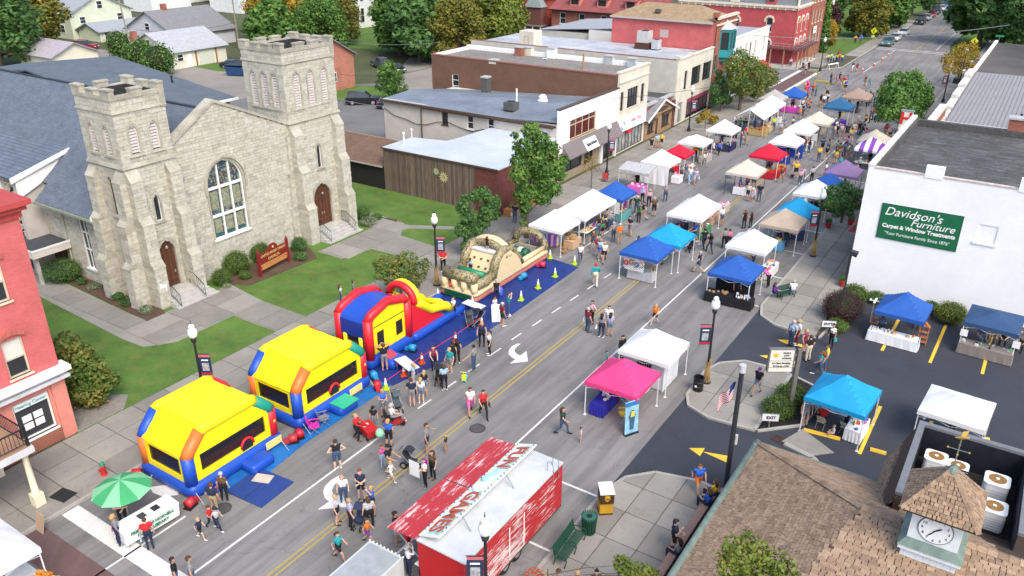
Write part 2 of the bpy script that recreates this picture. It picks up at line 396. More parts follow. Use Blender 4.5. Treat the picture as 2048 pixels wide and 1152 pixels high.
hook([(1034,687),(1023,693),(1018,700),(1017,708),(1024,715),(1034,720),(1043,721)],[(1041.6,687.6),(1034,693),(1030,698),(1029,703),(1034,708),(1041,711),(1048,712)],[(1019.5,727),(1056,722.7),(1053,702)])
hook([(680,950),(662,960),(650,972),(646,984),(649,995),(658,1003),(672,1008)],[(688,955),(675,963),(668,971),(664,980),(666,987),(672,992),(681,995)],[(635,1019),(694,1014),(684,985)])
px_mark([(500,1005),(548,988),(545,993),(560,985),(520,1000)]);px_mark([(300,974),(345,968),(362,975),(355,990),(325,993),(305,985)])
mark(rect(XL+.1,-22.4,12.95,13.75));mark(rect(XL+.1,-22.4,9.6,10.5));sht('brick_crossing',rect(XL+.1,-22.4,10.6,12.1),.006,BRICKW,t=.004)
sht('brick_crossing',rect(-35.6,-33.4,126.2,145),.006,BRICKW,t=.004);mark(rect(-36.3,-35.7,126.2,145));mark(rect(-33.3,-32.7,126.2,145))
sht('brick_crossing',rect(-12.4,-9.6,160.2,172.8),.006,BRICKW,t=.004);mark(rect(-13.1,-12.5,160.2,172.8));mark(rect(-9.5,-8.9,160.2,172.8))
for y in(177.5,179.3):mark(rect(-30.2,-18.2,y-.15,y+.15))
for x0,y0,x1,y1 in((-4.8,49.6,-4.7,55),(-2.06,49.6,-1.94,55.6),(.75,49.9,.75,55.6),(3.5,49.9,3.5,55.6),(-3.62,37.7,-3.6,42.9),(-1.0,37.7,-1.0,42.9),(1.7,37.7,1.7,42.9)):
 mark([(x0-.09,y0),(x0+.09,y0),(x1+.09,y1),(x1-.09,y1)],PYELN,.018)
px_mark([(1378,896),(1410,896),(1400,912)],PYELN,.018);px_mark([(1405,903),(1458,912),(1456,926)],PYELN,.018)
px_mark([(1519,711),(1545,710),(1549,722)],PYELN,.018);px_mark([(1540,714),(1590,722),(1588,734)],PYELN,.018)
px_mark([(1555,679),(1580,680),(1577,690)],PYELN,.018);px_mark([(1578,684),(1612,690),(1612,698)],PYELN,.018)
for(xa,ya),(xb,yb)in((G(1607,861),G(1680,880)),(G(1740,900),G(1772,909)),((-.6,38.0),(1.3,38.1))):
 mb=MB();d=Vector((xb-xa,yb-ya,0));L=d.length;mb.hexa([(-L/2,-.1,0),(L/2,-.1,0),(L/2,.1,0),(-L/2,.1,0),(-L/2,-.06,.13),(L/2,-.06,.13),(L/2,.06,.13),(-L/2,.06,.13)])
 o=mb.b('wheel_stop',PYELN,label='yellow concrete wheel stop '+('beside the seated child in the lot' if xa<-4.7 else 'next to the shingled mansard of the bank' if xa<-2 else 'under the plain white canopy in the lot'),cat='wheel stop',group='wheel stops in the lot')
 o.location=((xa+xb)/2,(ya+yb)/2,.014);o.rotation_euler=(0,0,math.atan2(d.y,d.x))
kerb([(-8.5,49.0),(-7.75,57.1),(20,57.1)],.15,.12)
kerb([(-8.55,36.75),(-6.7,38.6),(-6.3,42.6),(-8.55,43.4)],.15,.12);sht('planting_bed',[(-8.55,36.9),(-6.8,38.6),(-6.4,42.5),(-8.55,43.3)],.1,SOIL,t=.1)
sht('planting_bed',[(-8.6,49.2),(-7.95,57),(-8.7,57.6),(-8.7,49.2)],.1,MULCH,t=.1);sht('planting_bed',rect(-8.6,20,57.2,57.85),.1,MULCH,t=.1)
kerb([(-7.0,36.4),(-5.5,36.0),(-4.6,35.0),(-1.0,34.4),(20,34.4)],.3,.12);sht('paved_apron',[(-7.2,36.5),(-5.6,36.1),(-4.7,37.0),(-6.6,38.2)],.1,CONC)
gr=th('drain_grate','rusty iron drain grate set in the drive below the bank eave','grate',(*G(1572,887),.02),rad(-14))
Bx(-.75,.75,-.28,-.22,0,.03).b('frame',mat('rusty_iron',(.08,.035,.025),.8,.3,9),gr)
Bx(-.75,.75,.22,.28,0,.03).b('frame',MATS['rusty_iron'],gr)
for k in range(15):Bx(-.72+k*.1,-.69+k*.1,-.22,.22,0,.025).b('bar',MATS['rusty_iron'],gr)
for k,(q,r0,lb)in enumerate((((955,857),.38,'round iron manhole cover in the lane near the striding couple'),((445,1017),.36,'round iron manhole cover in the parking lane below the near bounce house'))):
 mh=th('manhole_cover',lb,'manhole',(*G(*q),.002),0,'manhole covers in the road')
 Lt((0,0,0),[(r0+.06,0),(r0+.06,.006),(r0,.006)],24).b('ring',mat('iron',(.05,.048,.045),.7,.2,9),mh)
 Lt((0,0,.003),[(r0-.02,0),(r0-.02,.008)],24).b('lid',gmt('iron_lid',(.075,.072,.068),30,2,.4,.2),mh)
sht('lawn',rect(-80,-38.25,16.9,56.6),.05,GRASS)
cw=paving('church_walk',[(-62,25.1),(-45.6,24.3),(-43.6,24.4),(-42.4,26.0),(-42.4,30.4),(-38.2,30.4),(-38.2,33.0),(-42.4,33.0),(-46.6,33.6),(-46.6,28.0),(-46.6,26.6),(-62,27.3)],.10,CONC)
for x0,x1,y0,y1,nx,ny in((-42.4,-38.25,30.45,32.95,2,1),(-46.5,-42.45,28.2,32.95,2,2),(-46.4,-42.9,25.0,28.1,2,1),(-61.8,-46.6,25.1,26.7,7,1)):slabs(cw,x0,x1,y0,y1,nx,ny,.105)
cw2=paving('church_walk',[(-45.8,41.6),(-45.8,48.2),(-50,49.6),(-50,51.0),(-44.3,50.4),(-42.6,48.0),(-38.2,47.6),(-38.2,44.6),(-42.6,44.4),(-43.2,41.6)],.10,CONC)
for x0,x1,y0,y1,nx,ny in((-42.6,-38.25,44.65,47.5,2,1),(-45.7,-42.7,41.8,48.0,1,3),(-46.8,-43.2,48.1,50.2,2,1)):slabs(cw2,x0,x1,y0,y1,nx,ny,.105)
sht('church_walk',[(-43.4,49.4),(-38.2,52.5),(-38.2,53.2),(-43.6,50.2)],.085,CONC)
sht('planting_bed',[(-62,27.4),(-46.5,26.7),(-46.5,28.1),(-48,28.6),(-62,28.9)],.09,MULCH,t=.1)
sht('planting_bed',[(-46.9,33.4),(-45.3,34.2),(-44.9,40.6),(-46.9,41.8),(-48.2,41.8),(-48.2,33.4)],.075,MULCH,t=.1)
sht('planting_bed',[(-47,48.5),(-44.8,48.4),(-44.4,49.6),(-45.4,50.8),(-47,50.4)],.075,MULCH,t=.1)
sht('bare_earth',[(-38.3,17.0),(-38.3,19.6),(-39.4,20.6),(-41.3,19.4),(-42,17.0)],.07,GRAVEL,t=.08)
sht('parking_yard',[(-97,60),(-56.6,60),(-63.5,69),(-64.5,100),(-86,101),(-97,84)],0,gmt('worn_asphalt',(.15,.148,.145),14,.15,.15,.2))
sht('gravel_drive',[(-64.5,100),(-64.5,82),(-84,92),(-100,118),(-88,122),(-66,106)],.01,GRAVEL)
sht('gravel_drive',[(-97,60),(-97,84),(-110,96),(-135,92),(-170,92),(-170,84),(-128,81),(-110,76),(-101,60)],.008,GRAVEL)
sht('yard_grass',[(-112,96),(-134,92.5),(-134,90.5),(-118,89.2),(-108,92)],.04,GRASS);sht('yard_grass',[(-92,80),(-84,84),(-79,88),(-84,96),(-96,90)],.04,GRASS)
sht('yard_asphalt',[(-105,140),(-39,125),(-39,100),(-66,106),(-88,122)],.006,MATS['worn_asphalt']);sht('yard_grass',rect(-150,-105,120,200),.03,GRASS)
## the stone church
STONE=imt('rubble_stone',[(0.44,0.416,0.336),(0.528,0.505,0.422),(0.484,0.461,0.382),(0.55,0.527,0.456),(0.407,0.383,0.308),(0.495,0.477,0.41)],.9,4,.22,.35)
MORTAR=gmt('stone_mortar',(.40,.38,.315),20,1,.15,.15,.95,.2)
TRIM=gmt('dressed_stone',(.37,.35,.285),9,.8,.2,.28,.9,.15)
def roof_mat(name,c1,c2,mortar,w=.32,h=.15,rot=0.,tilt=None):
 m,n,l,b=_new(name);MATS[name]=m
 g=n.new('ShaderNodeNewGeometry');sp=n.new('ShaderNodeSeparateXYZ');cb=n.new('ShaderNodeCombineXYZ');l.new(g.outputs['Position'],sp.inputs[0])
 l.new(sp.outputs[0 if rot==0 else 1],cb.inputs[0]);l.new(sp.outputs[2],cb.inputs[1])
 t=n.new('ShaderNodeTexBrick');l.new(cb.outputs[0],t.inputs['Vector'])
 t.inputs['Color1'].default_value=rgb(c1);t.inputs['Color2'].default_value=rgb(c2);t.inputs['Mortar'].default_value=rgb(mortar)
 t.inputs['Scale'].default_value=1;t.inputs['Brick Width'].default_value=w;t.inputs['Row Height'].default_value=h
 t.inputs['Mortar Size'].default_value=.012;t.inputs['Bias'].default_value=-.1
 no=_ns(n,l,_ps(n,l),1.1,7,.7);k=_rp(n,l,no,[(.3,.8),(.7,1.14)])
 l.new(_mx(n,l,1.0,t.outputs['Color'],k,'MULTIPLY'),b.inputs['Base Color'])
 _bp2(n,l,t.outputs['Fac'],b,-.3,.01);b.inputs['Roughness'].default_value=.85;b.inputs['Specular IOR Level'].default_value=.3
 return m
SLATE=roof_mat('church_shingles',(.11,.135,.17),(.145,.17,.205),(.075,.095,.125),.32,.1)
SLATE2=roof_mat('church_shingles_low',(.14,.165,.19),(.17,.195,.215),(.10,.12,.145),.32,.022,1)
Cu=plc('church','large grey stone church with two crenellated towers and slate blue roofs','church',(-50,35,0))
BLK=[]
def fcg(face,pn,a0,a1,z0,z1,holes=(),top=None,d=.22,hc=.25):
 z=z0
 while z<z1-.05:
  h=min(hc*rnd.uniform(.7,1.2),z1-z)
  if z1-z-h<.12:h=z1-z
  zm=z+h/2;iv=[(a0,a1)]
  if top:
   lo,hi=top(zm);iv=[(max(a0,lo),min(a1,hi))]
  for c,wf in holes:
   w=wf(zm)
   if w<=0:continue
   nv=[]
   for s,e in iv:
    if c+w<=s or c-w>=e:nv.append((s,e));continue
    if c-w>s:nv.append((s,c-w))
    if c+w<e:nv.append((c+w,e))
   iv=nv
  for s,e in iv:
   a=s
   while a<e-.02:
    L=rnd.uniform(.26,.8)
    if e-a-L<.25:L=e-a
    p=rnd.uniform(0,.03);g=.008;mb=MB()
    if L>.04:
     if face=='x':mb.add([(pn+p,a+g,z+g),(pn+p,a+L-g,z+g),(pn+p,a+L-g,z+h-g),(pn+p,a+g,z+h-g),(pn-d,a+g,z+g),(pn-d,a+L-g,z+g),(pn-d,a+L-g,z+h-g),(pn-d,a+g,z+h-g)],[(0,1,2,3),(1,0,4,5),(2,1,5,6),(3,2,6,7),(0,3,7,4)])
     else:mb.add([(a+L-g,pn-p,z+g),(a+g,pn-p,z+g),(a+g,pn-p,z+h-g),(a+L-g,pn-p,z+h-g),(a+L-g,pn+d,z+g),(a+g,pn+d,z+g),(a+g,pn+d,z+h-g),(a+L-g,pn+d,z+h-g)],[(1,0,3,2),(0,1,5,4),(1,2,6,5),(2,3,7,6),(3,0,4,7)])
     BLK.append(mb)
    a+=L
  z+=h
def arch_w(w,zb,zs,R):
 def f(z):
  if z<zb:return 0
  if z<=zs:return w
  q=R*R-(z-zs)**2
  return max(0,math.sqrt(q)-(R-w))if q>0 else 0
 return f
def arch_pts(w,zb,zs,R,n=7,off=0.):
 ap=zs+math.sqrt(max(.01,R*R-(R-w)**2));r=[]
 for i in range(n+1):
  z=zs+(ap-zs)*i/n;q=max(0,R*R-(z-zs)**2);r.append((max(0,math.sqrt(q)-(R-w)),z))
 right=[(w+off,zb)]+[(a+off*(1 if i<n else 0),z+off*i/n)for i,(a,z)in enumerate(r)]
 return right+[(-a,z)for a,z in reversed(right[:-1])]
def on_face(face,pn,c,pts,off=0.):
 return[(pn+off,c+a,z)for a,z in pts]if face=='x' else[(c+a,pn-off,z)for a,z in pts]
def apn(name,face,pn,c,w,zb,zs,R,m,depth=.14,t=.06,parent=None):
 P=arch_pts(w,zb,zs,R);mb=MB();f=on_face(face,pn,c,P,-depth);k=on_face(face,pn,c,P,-depth-t);n=len(P)
 mb.add(f+k,[tuple(range(n))if face=='x' else tuple(range(n-1,-1,-1)),tuple(range(2*n-1,n-1,-1))if face=='x' else tuple(range(n,2*n))]+[(i,(i+1)%n,n+(i+1)%n,n+i)for i in range(n)])
 return mb.b(name,m,parent or Cu)
def arg(name,face,pn,c,w,zb,zs,R,m,t=.16,d0=.03,d1=-.2,parent=None,sill=True):
 a=arch_pts(w,zb,zs,R,7,t);b=arch_pts(w,zb,zs,R,7,-.012);n=len(a);mb=MB()
 A0=on_face(face,pn,c,a,d0);B0=on_face(face,pn,c,b,d0);A1=on_face(face,pn,c,a,d1);B1=on_face(face,pn,c,b,d1)
 for i in range(n-1):mb.hexa([A1[i],A1[i+1],B1[i+1],B1[i],A0[i],A0[i+1],B0[i+1],B0[i]])
 if sill:
  ww=w+t+.1
  if face=='x':mb.hexa([(pn-.2,c-ww,zb-.16),(pn+.1,c-ww,zb-.16),(pn+.1,c+ww,zb-.16),(pn-.2,c+ww,zb-.16),(pn-.2,c-ww,zb),(pn+.07,c-ww,zb-.04),(pn+.07,c+ww,zb-.04),(pn-.2,c+ww,zb)])
  else:mb.box(c-ww,c+ww,pn-.09,pn+.2,zb-.16,zb-.01)
 return mb.b(name,m,parent or Cu)
LOUV=mat('louver_paint',(.58,.53,.50),.7,.12,5);DOORW=mat('varnished_oak',(.085,.035,.02),.45,.25,3,sc=(1,6,.6));LEAD=mat('lead_came',(.10,.095,.09),.6,.1)
def stained():
 m,n,l,b=_new('stained_glass');v=n.new('ShaderNodeTexVoronoi');v.inputs['Scale'].default_value=7;l.new(_ps(n,l),v.inputs['Vector'])
 sx=n.new('ShaderNodeSeparateColor');l.new(v.outputs['Color'],sx.inputs[0])
 c=_rp(n,l,sx.outputs[0],[(0,(.05,.07,.10)),(.3,(.16,.20,.18)),(.5,(.24,.26,.20)),(.65,(.06,.12,.16)),(.8,(.20,.17,.10)),(.92,(.12,.05,.05))],'CONSTANT')
 e=n.new('ShaderNodeTexVoronoi');e.feature='DISTANCE_TO_EDGE';e.inputs['Scale'].default_value=7;l.new(_ps(n,l),e.inputs['Vector'])
 k=_rp(n,l,e.outputs['Distance'],[(.02,.25),(.06,1.)]);l.new(_mx(n,l,1.0,c,k,'MULTIPLY'),b.inputs['Base Color']);b.inputs['Roughness'].default_value=.2
 return m
STAIN=stained()
def lancet_louver(face,pn,c,w,zb,zs,R):
 apn('louver_backing',face,pn,c,w,zb,zs,R,BK,.2,.03)
 fr=arg('louver_frame',face,pn,c,w-.055,zb+.03,zs,R-.055,LOUV,.07,-.06,-.19,sill=False)
 n=int((zs-zb)/.2);fw=arch_w(w,zb,zs,R)
 for i in range(n+3):
  z=zb+.09+i*.2;ww=fw(z+.1)-.05
  if ww<.06:continue
  mb=MB()
  if face=='x':mb.hexa([(pn-.18,c-ww,z+.1),(pn-.07,c-ww,z),(pn-.07,c+ww,z),(pn-.18,c+ww,z+.1),(pn-.18,c-ww,z+.16),(pn-.07,c-ww,z+.11),(pn-.07,c+ww,z+.11),(pn-.18,c+ww,z+.16)])
  else:mb.hexa([(c-ww,pn+.18,z+.1),(c-ww,pn+.07,z),(c+ww,pn+.07,z),(c+ww,pn+.18,z+.1),(c-ww,pn+.18,z+.16),(c-ww,pn+.07,z+.11),(c+ww,pn+.07,z+.11),(c+ww,pn+.18,z+.16)])
  mb.b('louver_slat',LOUV,Cu)
 arg('window_surround',face,pn,c,w,zb,zs,R,TRIM,.13,.035,-.2)
def tower(x0,x1,y0,y1,zt,band,bell_n,bw,bz,bs,hx,hy,corbel):
 d=.22;Bx(x0,x1-d,y0+d,y1,0,zt-.95).b('tower_core',MORTAR,Cu)
 cs=[y0+(y1-y0)*(i+.5+.0)/bell_n*(.8)+(y1-y0)*.1 for i in range(bell_n)];ch=[x0+(x1-x0)*(i+.5)/bell_n*.8+(x1-x0)*.1 for i in range(bell_n)]
 fw=arch_w(bw,bz,bs,bw*2.0)
 fcg('x',x1,y0,y1,0,zt,[(c,fw)for c in cs]+hx);fcg('y',y0,x0,x1,0,zt,[(c,fw)for c in ch]+hy)
 for c in cs:lancet_louver('x',x1,c,bw,bz,bs,bw*2)
 for c in ch:lancet_louver('y',y0,c,bw,bz,bs,bw*2)
 for z,e,h in((band,.13,.22),(corbel,.09,.16)):
  mb=MB();mb.hexa([(x0-e,y0-e,z),(x1+e,y0-e,z),(x1+e,y1+e,z),(x0-e,y1+e,z),(x0-.02,y0-.05,z+h),(x1+.05,y0-.05,z+h),(x1+.05,y1+.02,z+h),(x0-.02,y1+.02,z+h)]);mb.b('string_course',TRIM,Cu)
 t=.34;e=.06;zt2=zt+.22
 for(a0,a1,b0,b1)in((x0-e,x1+e,y0-e,y0+t),(x0-e,x1+e,y1-t,y1+e),(x0-e,x0+t,y0+t,y1-t),(x1-t,x1+e,y0+t,y1-t)):Bx(a0,a1,b0,b1,zt-.02 if b0<y0 or a1>x1 and b0>y0 and b1<y1 else zt-.95,zt2).b('parapet',TRIM,Cu)
 Bx(x0+t,x1-d,y0+d,y0+t,zt-.95,zt-.02).b('parapet',MORTAR,Cu);Bx(x1-t,x1-d,y0+t,y1-t,zt-.95,zt-.02).b('parapet',MORTAR,Cu);Bx(x0+t,x1-t,y0+t,y1-t,zt-.94,zt-.88).b('tower_roof',mat('roof_membrane',(.03,.032,.036),.7,.2,3),Cu)
 for(a0,a1,b0,b1)in((x0+t,x1-t,y1-t-.01,y1-t),(x0+t,x0+t+.01,y0+t,y1-t)):Bx(a0,a1,b0,b1,zt-.88,zt2-.06).b('parapet_lining',MATS['roof_membrane'],Cu)
 def mer(a0,a1,b0,b1,h):
  Bx(a0,a1,b0,b1,zt2,zt2+h).b('merlon',TRIM,Cu);Bx(a0-.04,a1+.04,b0-.04,b1+.04,zt2+h,zt2+h+.1).b('merlon_cap',TRIM,Cu)
 nm=4 if bell_n==3 else 3
 for side in range(4):
  lo,hi=(x0,x1)if side<2 else(y0,y1);L=hi-lo;mw=L/(nm*1.5)
  for i in range(nm):
   a=lo-e+(L+2*e-mw)*i/(nm-1);h=.26+(.1 if i in(0,nm-1)else 0)+rnd.uniform(-.02,.02)
   if side==0:mer(a,a+mw,y0-e,y0+t,h)
   if side==1:mer(a,a+mw,y1-t,y1+e,h)
   if i in(0,nm-1):continue
   if side==2:mer(x0-e,x0+t,a,a+mw,h)
   if side==3:mer(x1-t,x1+e,a,a+mw,h)
def btr(x0,x1,y0,y1,dirn,steps):
 zb=0.
 for i,(zt,pr_)in enumerate(steps):
  nx=steps[i+1][1]if i+1<len(steps)else 0.;cap=(pr_-nx)*1.5
  if dirn=='x':
   Bx(x1-.1,x1+pr_-.12,y0+.12,y1,zb,zt).b('buttress_core',MORTAR,Cu)
   fcg('x',x1+pr_,y0,y1,zb,zt,d=.13);fcg('y',y0,x1,x1+pr_,zb,zt,d=.13)
   mb=MB();mb.hexa([(x1-.1,y0-.03,zt),(x1+pr_+.05,y0-.03,zt),(x1+pr_+.05,y1+.03,zt),(x1-.1,y1+.03,zt),(x1-.1,y0-.03,zt+cap),(x1+nx,y0-.03,zt+cap),(x1+nx,y1+.03,zt+cap),(x1-.1,y1+.03,zt+cap)])
  else:
   Bx(x0,x1-.12,y0-pr_+.12,y0+.1,zb,zt).b('buttress_core',MORTAR,Cu)
   fcg('y',y0-pr_,x0,x1,zb,zt,d=.13);fcg('x',x1,y0-pr_,y0,zb,zt,d=.13)
   mb=MB();mb.hexa([(x0-.03,y0-pr_-.05,zt),(x1+.03,y0-pr_-.05,zt),(x1+.03,y0+.1,zt),(x0-.03,y0+.1,zt),(x0-.03,y0-nx,zt+cap),(x1+.03,y0-nx,zt+cap),(x1+.03,y0+.1,zt+cap),(x0-.03,y0+.1,zt+cap)])
  mb.b('buttress_cap',TRIM,Cu);zb=zt
FX=-48.3
d1=(30.2,arch_w(.64,.8,3.4,.95));d2=(45.0,arch_w(.98,.8,3.2,1.3))
s1=(30.15,arch_w(.24,5.75,7.2,.5));s2=(45.1,arch_w(.24,5.75,7.3,.5))
tower(-52.2,FX,28.3,32.05,14.15,9.75,2,.32,10.55,11.95,[d1,s1],[(-50.2,arch_w(.24,6.3,8.6,.5)),(-50.2,arch_w(.24,2.6,5.2,.5))],13.3)
tower(-52.8,FX,42.3,47.65,15.2,9.85,3,.34,10.95,13.1,[d2,s2],[(-50.4,arch_w(.22,2.3,4.6,.4))],14.35)
for c,w,zb,zs,R in((30.15,.24,5.75,7.2,.5),(45.1,.24,5.75,7.3,.5)):
 apn('slit_window','x',FX,c,w,zb,zs,R,DGL);arg('window_surround','x',FX,c,w-.04,zb,zs,R,WH,.05,-.08,-.16);arg('window_surround','x',FX,c,w,zb,zs,R,TRIM,.12,.03,-.2)
for pl,c,w,zb,zs,R in((28.3,-50.2,.24,6.3,8.6,.5),(28.3,-50.2,.24,2.6,5.2,.5),(42.3,-50.4,.22,2.3,4.6,.4)):
 apn('slit_window','y',pl,c,w,zb,zs,R,DGL);arg('window_surround','y',pl,c,w,zb,zs,R,TRIM,.1,.03,-.2)
for y0,y1,sg in((28.3,29.15,1),(31.2,32.05,0),(42.3,43.2,1),(46.75,47.65,0)):
 btr(0,FX,y0,y1,'x',[(3.0,1.15),(6.0,.85),(8.9,.5)])
for x0,x1,y in((-49.2,-48.35,28.3),(-52.2,-51.3,28.3)):btr(x0,x1,y,y,'y',[(3.0,.95),(6.0,.7),(8.9,.45)])
btr(-49.25,-48.35,42.3,42.3,'y',[(3.0,.6),(6.0,.45),(8.9,.3)])
PK=(35.9,12.75)
def gtop(z):return(PK[0]-(PK[1]-z)/.6 if z>10.4 else 30,PK[0]+(PK[1]-z)/.46 if z>9.8 else 45)
GX=FX-.25;bigw=arch_w(1.55,2.85,6.85,1.78)
MB().plate([(32.05,0),(42.3,0),(42.3,9.75),(PK[0],PK[1]-.05),(32.05,10.35)],(GX-.22,0,0),(0,1,0),(-1,0,0),.5).b('gable_core',MORTAR,Cu)
fcg('x',GX,32.05,42.3,0,12.7,[(35.95,bigw)],gtop)
for a,b in(((32.05,10.45),PK),(PK,(42.3,9.85))):
 mb=MB();mb.hexa([(GX+.1,a[0],a[1]-.05),(GX+.1,b[0],b[1]-.05),(GX-.75,b[0],b[1]-.05),(GX-.75,a[0],a[1]-.05),(GX+.1,a[0],a[1]+.17),(GX+.1,b[0],b[1]+.17),(GX-.75,b[0],b[1]+.17),(GX-.75,a[0],a[1]+.17)]);mb.b('gable_coping',TRIM,Cu)
bw=th('great_window',None,None);bw.parent=Cu;bw['_w']=(-50,35,0);WORLD_ROOTS.append(bw)
apn('stained_glass','x',GX,35.95,1.55,2.85,6.85,1.78,STAIN,.2,.04,bw);arg('frame','x',GX,35.95,1.47,2.9,6.85,1.7,WH,.09,-.08,-.2,bw)
for a in(-.5,.5):Bx(GX-.19,GX-.08,35.95+a-.06,35.95+a+.06,2.9,6.85+1.45).b('mullion',WH,bw)
for z,h in((4.55,.09),(6.65,.09)):Bx(GX-.19,GX-.075,34.45,37.45,z-h,z+h).b('transom',WH,bw)
for c in(-1.0,0,1.0):
 for z0,z1 in((3.0,4.3),(4.8,6.4)):Bx(GX-.196,GX-.185,35.95+c-.3,35.95+c+.3,z0+.25,z1).b('light_panel',mat('pale_glass',(.24,.25,.17),.25,.4,5),bw)
 Bx(GX-.196,GX-.183,35.95+c-.36,35.95+c+.36,3.0,3.22).b('light_panel',mat('teal_glass',(.03,.10,.10),.25,.4,5),bw)
arg('hood_mould','x',GX,35.95,1.72,6.3,6.85,1.95,TRIM,.13,.16,-.05,sill=False);arg('window_surround','x',GX,35.95,1.55,2.85,6.85,1.78,TRIM,.16,.04,-.22)
for c,w,zs,R,two in((30.2,.64,3.4,.95,0),(45.0,.98,3.2,1.3,1)):
 dr=apn('door','x',FX,c,w,.8,zs,R,DOORW,.16,.06);arg('door_surround','x',FX,c,w,.8,zs,R,TRIM,.22,.04,-.22,sill=False)
 fw=arch_w(w,.8,zs,R);n=6 if two else 4
 for i in range(n):
  a=c-w+.1+(2*w-.2)*i/(n-1);MB(dr.location).box(FX-.165,FX-.13,a-.05,a+.05,.9,zs+.25*min(1,fw(zs+.25)/w)).b('door_board',mat('oak_board',(.12,.05,.028),.4,.2,3),Cu)
 Bx(FX-.14,FX-.10,c-w+.04,c+w-.04,zs-.06,zs+.02).b('door_rail',MATS['oak_board'],Cu);Bx(FX-.15,FX-.11,c-w+.04,c+w-.04,1.3,1.4).b('door_rail',MATS['oak_board'],Cu)
 for k in((-.12,.12)if two else(.4,)):Bx(FX-.13,FX-.06,c+k-.03,c+k+.03,1.75,1.95).b('door_handle',mat('brass_handle',(.6,.58,.5),.3,.05,metal=.7),Cu)
 Lt((FX+.02,c,zs+.25),[(.03,0),(.1,.05),(.1,.16),(.02,.24)],8).b('door_lamp',GM,Cu)
 ww=1.55 if two else 1.1;off=.15 if two else .5
 for i in range(5):
  z1=.76-i*.152;Bx(FX-.2,FX+.75+i*.36,c-ww-off*0-.05*i,c+ww+off+.12*i,0 if i==4 else z1-.152,z1).b('step',mat('step_concrete',(.42,.41,.38),.85,.15,2,.1),Cu)
 for sd_ in(-1,1):
  y=c+sd_*(ww-.1);mb=MB();x0,x1=FX+.55,FX+2.1
  mb.tube([(x0,y,1.72),(x0+.5,y,1.72),(x1,y,1.05)],.028,5)
  mb.tube([(x0,y,.9),(x0+.5,y,.86),(x1,y,.28)],.02,5);hr=mb.b('handrail',BK,Cu)
  for i in range(9):
   t=i/8;x=x0+(x1-x0)*t;zt=1.72 if x<x0+.5 else 1.72-.67*(x-x0-.5)/(x1-x0-.5);Tb([(x,y,max(.02,zt-.95)),(x,y,zt)],.022 if i in(0,8)else .012,4).b('baluster',BK,Cu)
Bx(FX+1.13,FX+1.17,28.45,28.95,1.2,1.9).b('notice_plate',WH,Cu);Bx(FX+.9,FX+.92,46.9,47.4,2.2,2.9).b('notice_plate',mat('tan_plate',(.6,.52,.36),.6),Cu)
fwn=arch_w(.5,1.1,4.9,.5)
Bx(-62,-52.2,28.7,41,0,5.8).b('nave_core',MORTAR,Cu);fcg('y',28.45,-60.2,-52.2,0,5.75,[(-55.2,fwn)])
Bx(-55.7,-54.7,28.6,28.66,1.1,5.2).b('nave_window',DGL,Cu);arg('window_surround','y',28.45,-55.2,.46,1.15,4.8,.46,WH,.07,-.06,-.16)
for z in(2.6,3.9):Bx(-55.7,-54.7,28.55,28.6,z-.05,z+.05).b('transom',WH,Cu)
Bx(-55.23,-55.17,28.545,28.6,1.1,5.2).b('mullion',WH,Cu)
ra=lambda y:5.75+(y-27.6)*.857
MB().slab([(-59.4,27.6,ra(27.6)),(-52.25,27.6,ra(27.6)),(-52.25,35.3,ra(35.3)),(-59.4,35.3,ra(35.3))],.12).b('nave_roof',SLATE,Cu)
MB().slab([(-52.25,32.1,ra(32.1)),(-48.8,32.1,ra(32.1)),(-48.8,35.3,ra(35.3)),(-52.25,35.3,ra(35.3))],.12).b('nave_roof',SLATE,Cu)
MB().slab([(-98,28.8,ra(28.8)),(-59.4,28.8,ra(28.8)),(-59.4,35.3,ra(35.3)),(-98,35.3,ra(35.3))],.12).b('nave_roof',SLATE,Cu)
MB().slab([(-98,42.9,5.75),(-98,35.3,ra(35.3)),(-48.8,35.3,ra(35.3)),(-48.8,41.6,7.0)],.12).b('nave_roof',SLATE,Cu)
Bx(-98,-48.85,35.18,35.42,ra(35.3)-.06,ra(35.3)+.05).b('ridge_cap',mat('ridge_dark',(.04,.05,.07),.8),Cu)
Bx(-59.5,-52.2,27.48,27.62,5.55,5.72).b('gutter',mat('verdigris_gutter',(.25,.27,.2),.7,.2,4),Cu);Bx(-52.26,-52.16,27.5,28.3,5.65,5.95).b('fascia',WH,Cu)
Tb([(-57.6,28.35,5.5),(-57.6,28.35,.3)],.06,6).b('downpipe',mat('downpipe_paint',(.45,.42,.34),.7),Cu)
MB().slab([(-55.6,35.3,10.9),(-55.6,43.5,10.9),(-71.7,43.5,12.75),(-71.7,35.3,12.75)],.15).b('hall_roof',SLATE2,Cu)
MB().slab([(-88,43.5,10.6),(-71.7,43.5,12.75),(-71.7,35.3,12.75),(-88,35.3,10.6)],.15).b('hall_roof',SLATE2,Cu)
Bx(-86,-56,36,43.1,0,10.7).b('hall_wall',MORTAR,Cu);Bx(-55.62,-55.42,36.2,43.6,10.72,10.9).b('gutter',WH,Cu)
Lt((-62,42.2,11.5),[(.16,0),(.16,.12),(.07,.14),(.07,.6),(.12,.6),(.12,.68)],8).b('vent_pipe',BK,Cu)
WING=mat('wing_stucco',(.47,.43,.39),.8,.1,1)
MB().slab([(-60.0,26.7,7.5),(-59.8,31.1,8.75),(-98,31.1,8.75),(-98,26.7,7.5)],.1).b('wing_roof',SLATE,Cu)
mb=MB();mb.hexa([(-60.05,26.6,7.2),(-59.85,26.6,7.2),(-59.72,31.2,8.6),(-59.9,31.2,8.6),(-60.05,26.6,7.56),(-59.85,26.6,7.56),(-59.72,31.2,8.82),(-59.9,31.2,8.82)]);mb.b('fascia',WH,Cu)
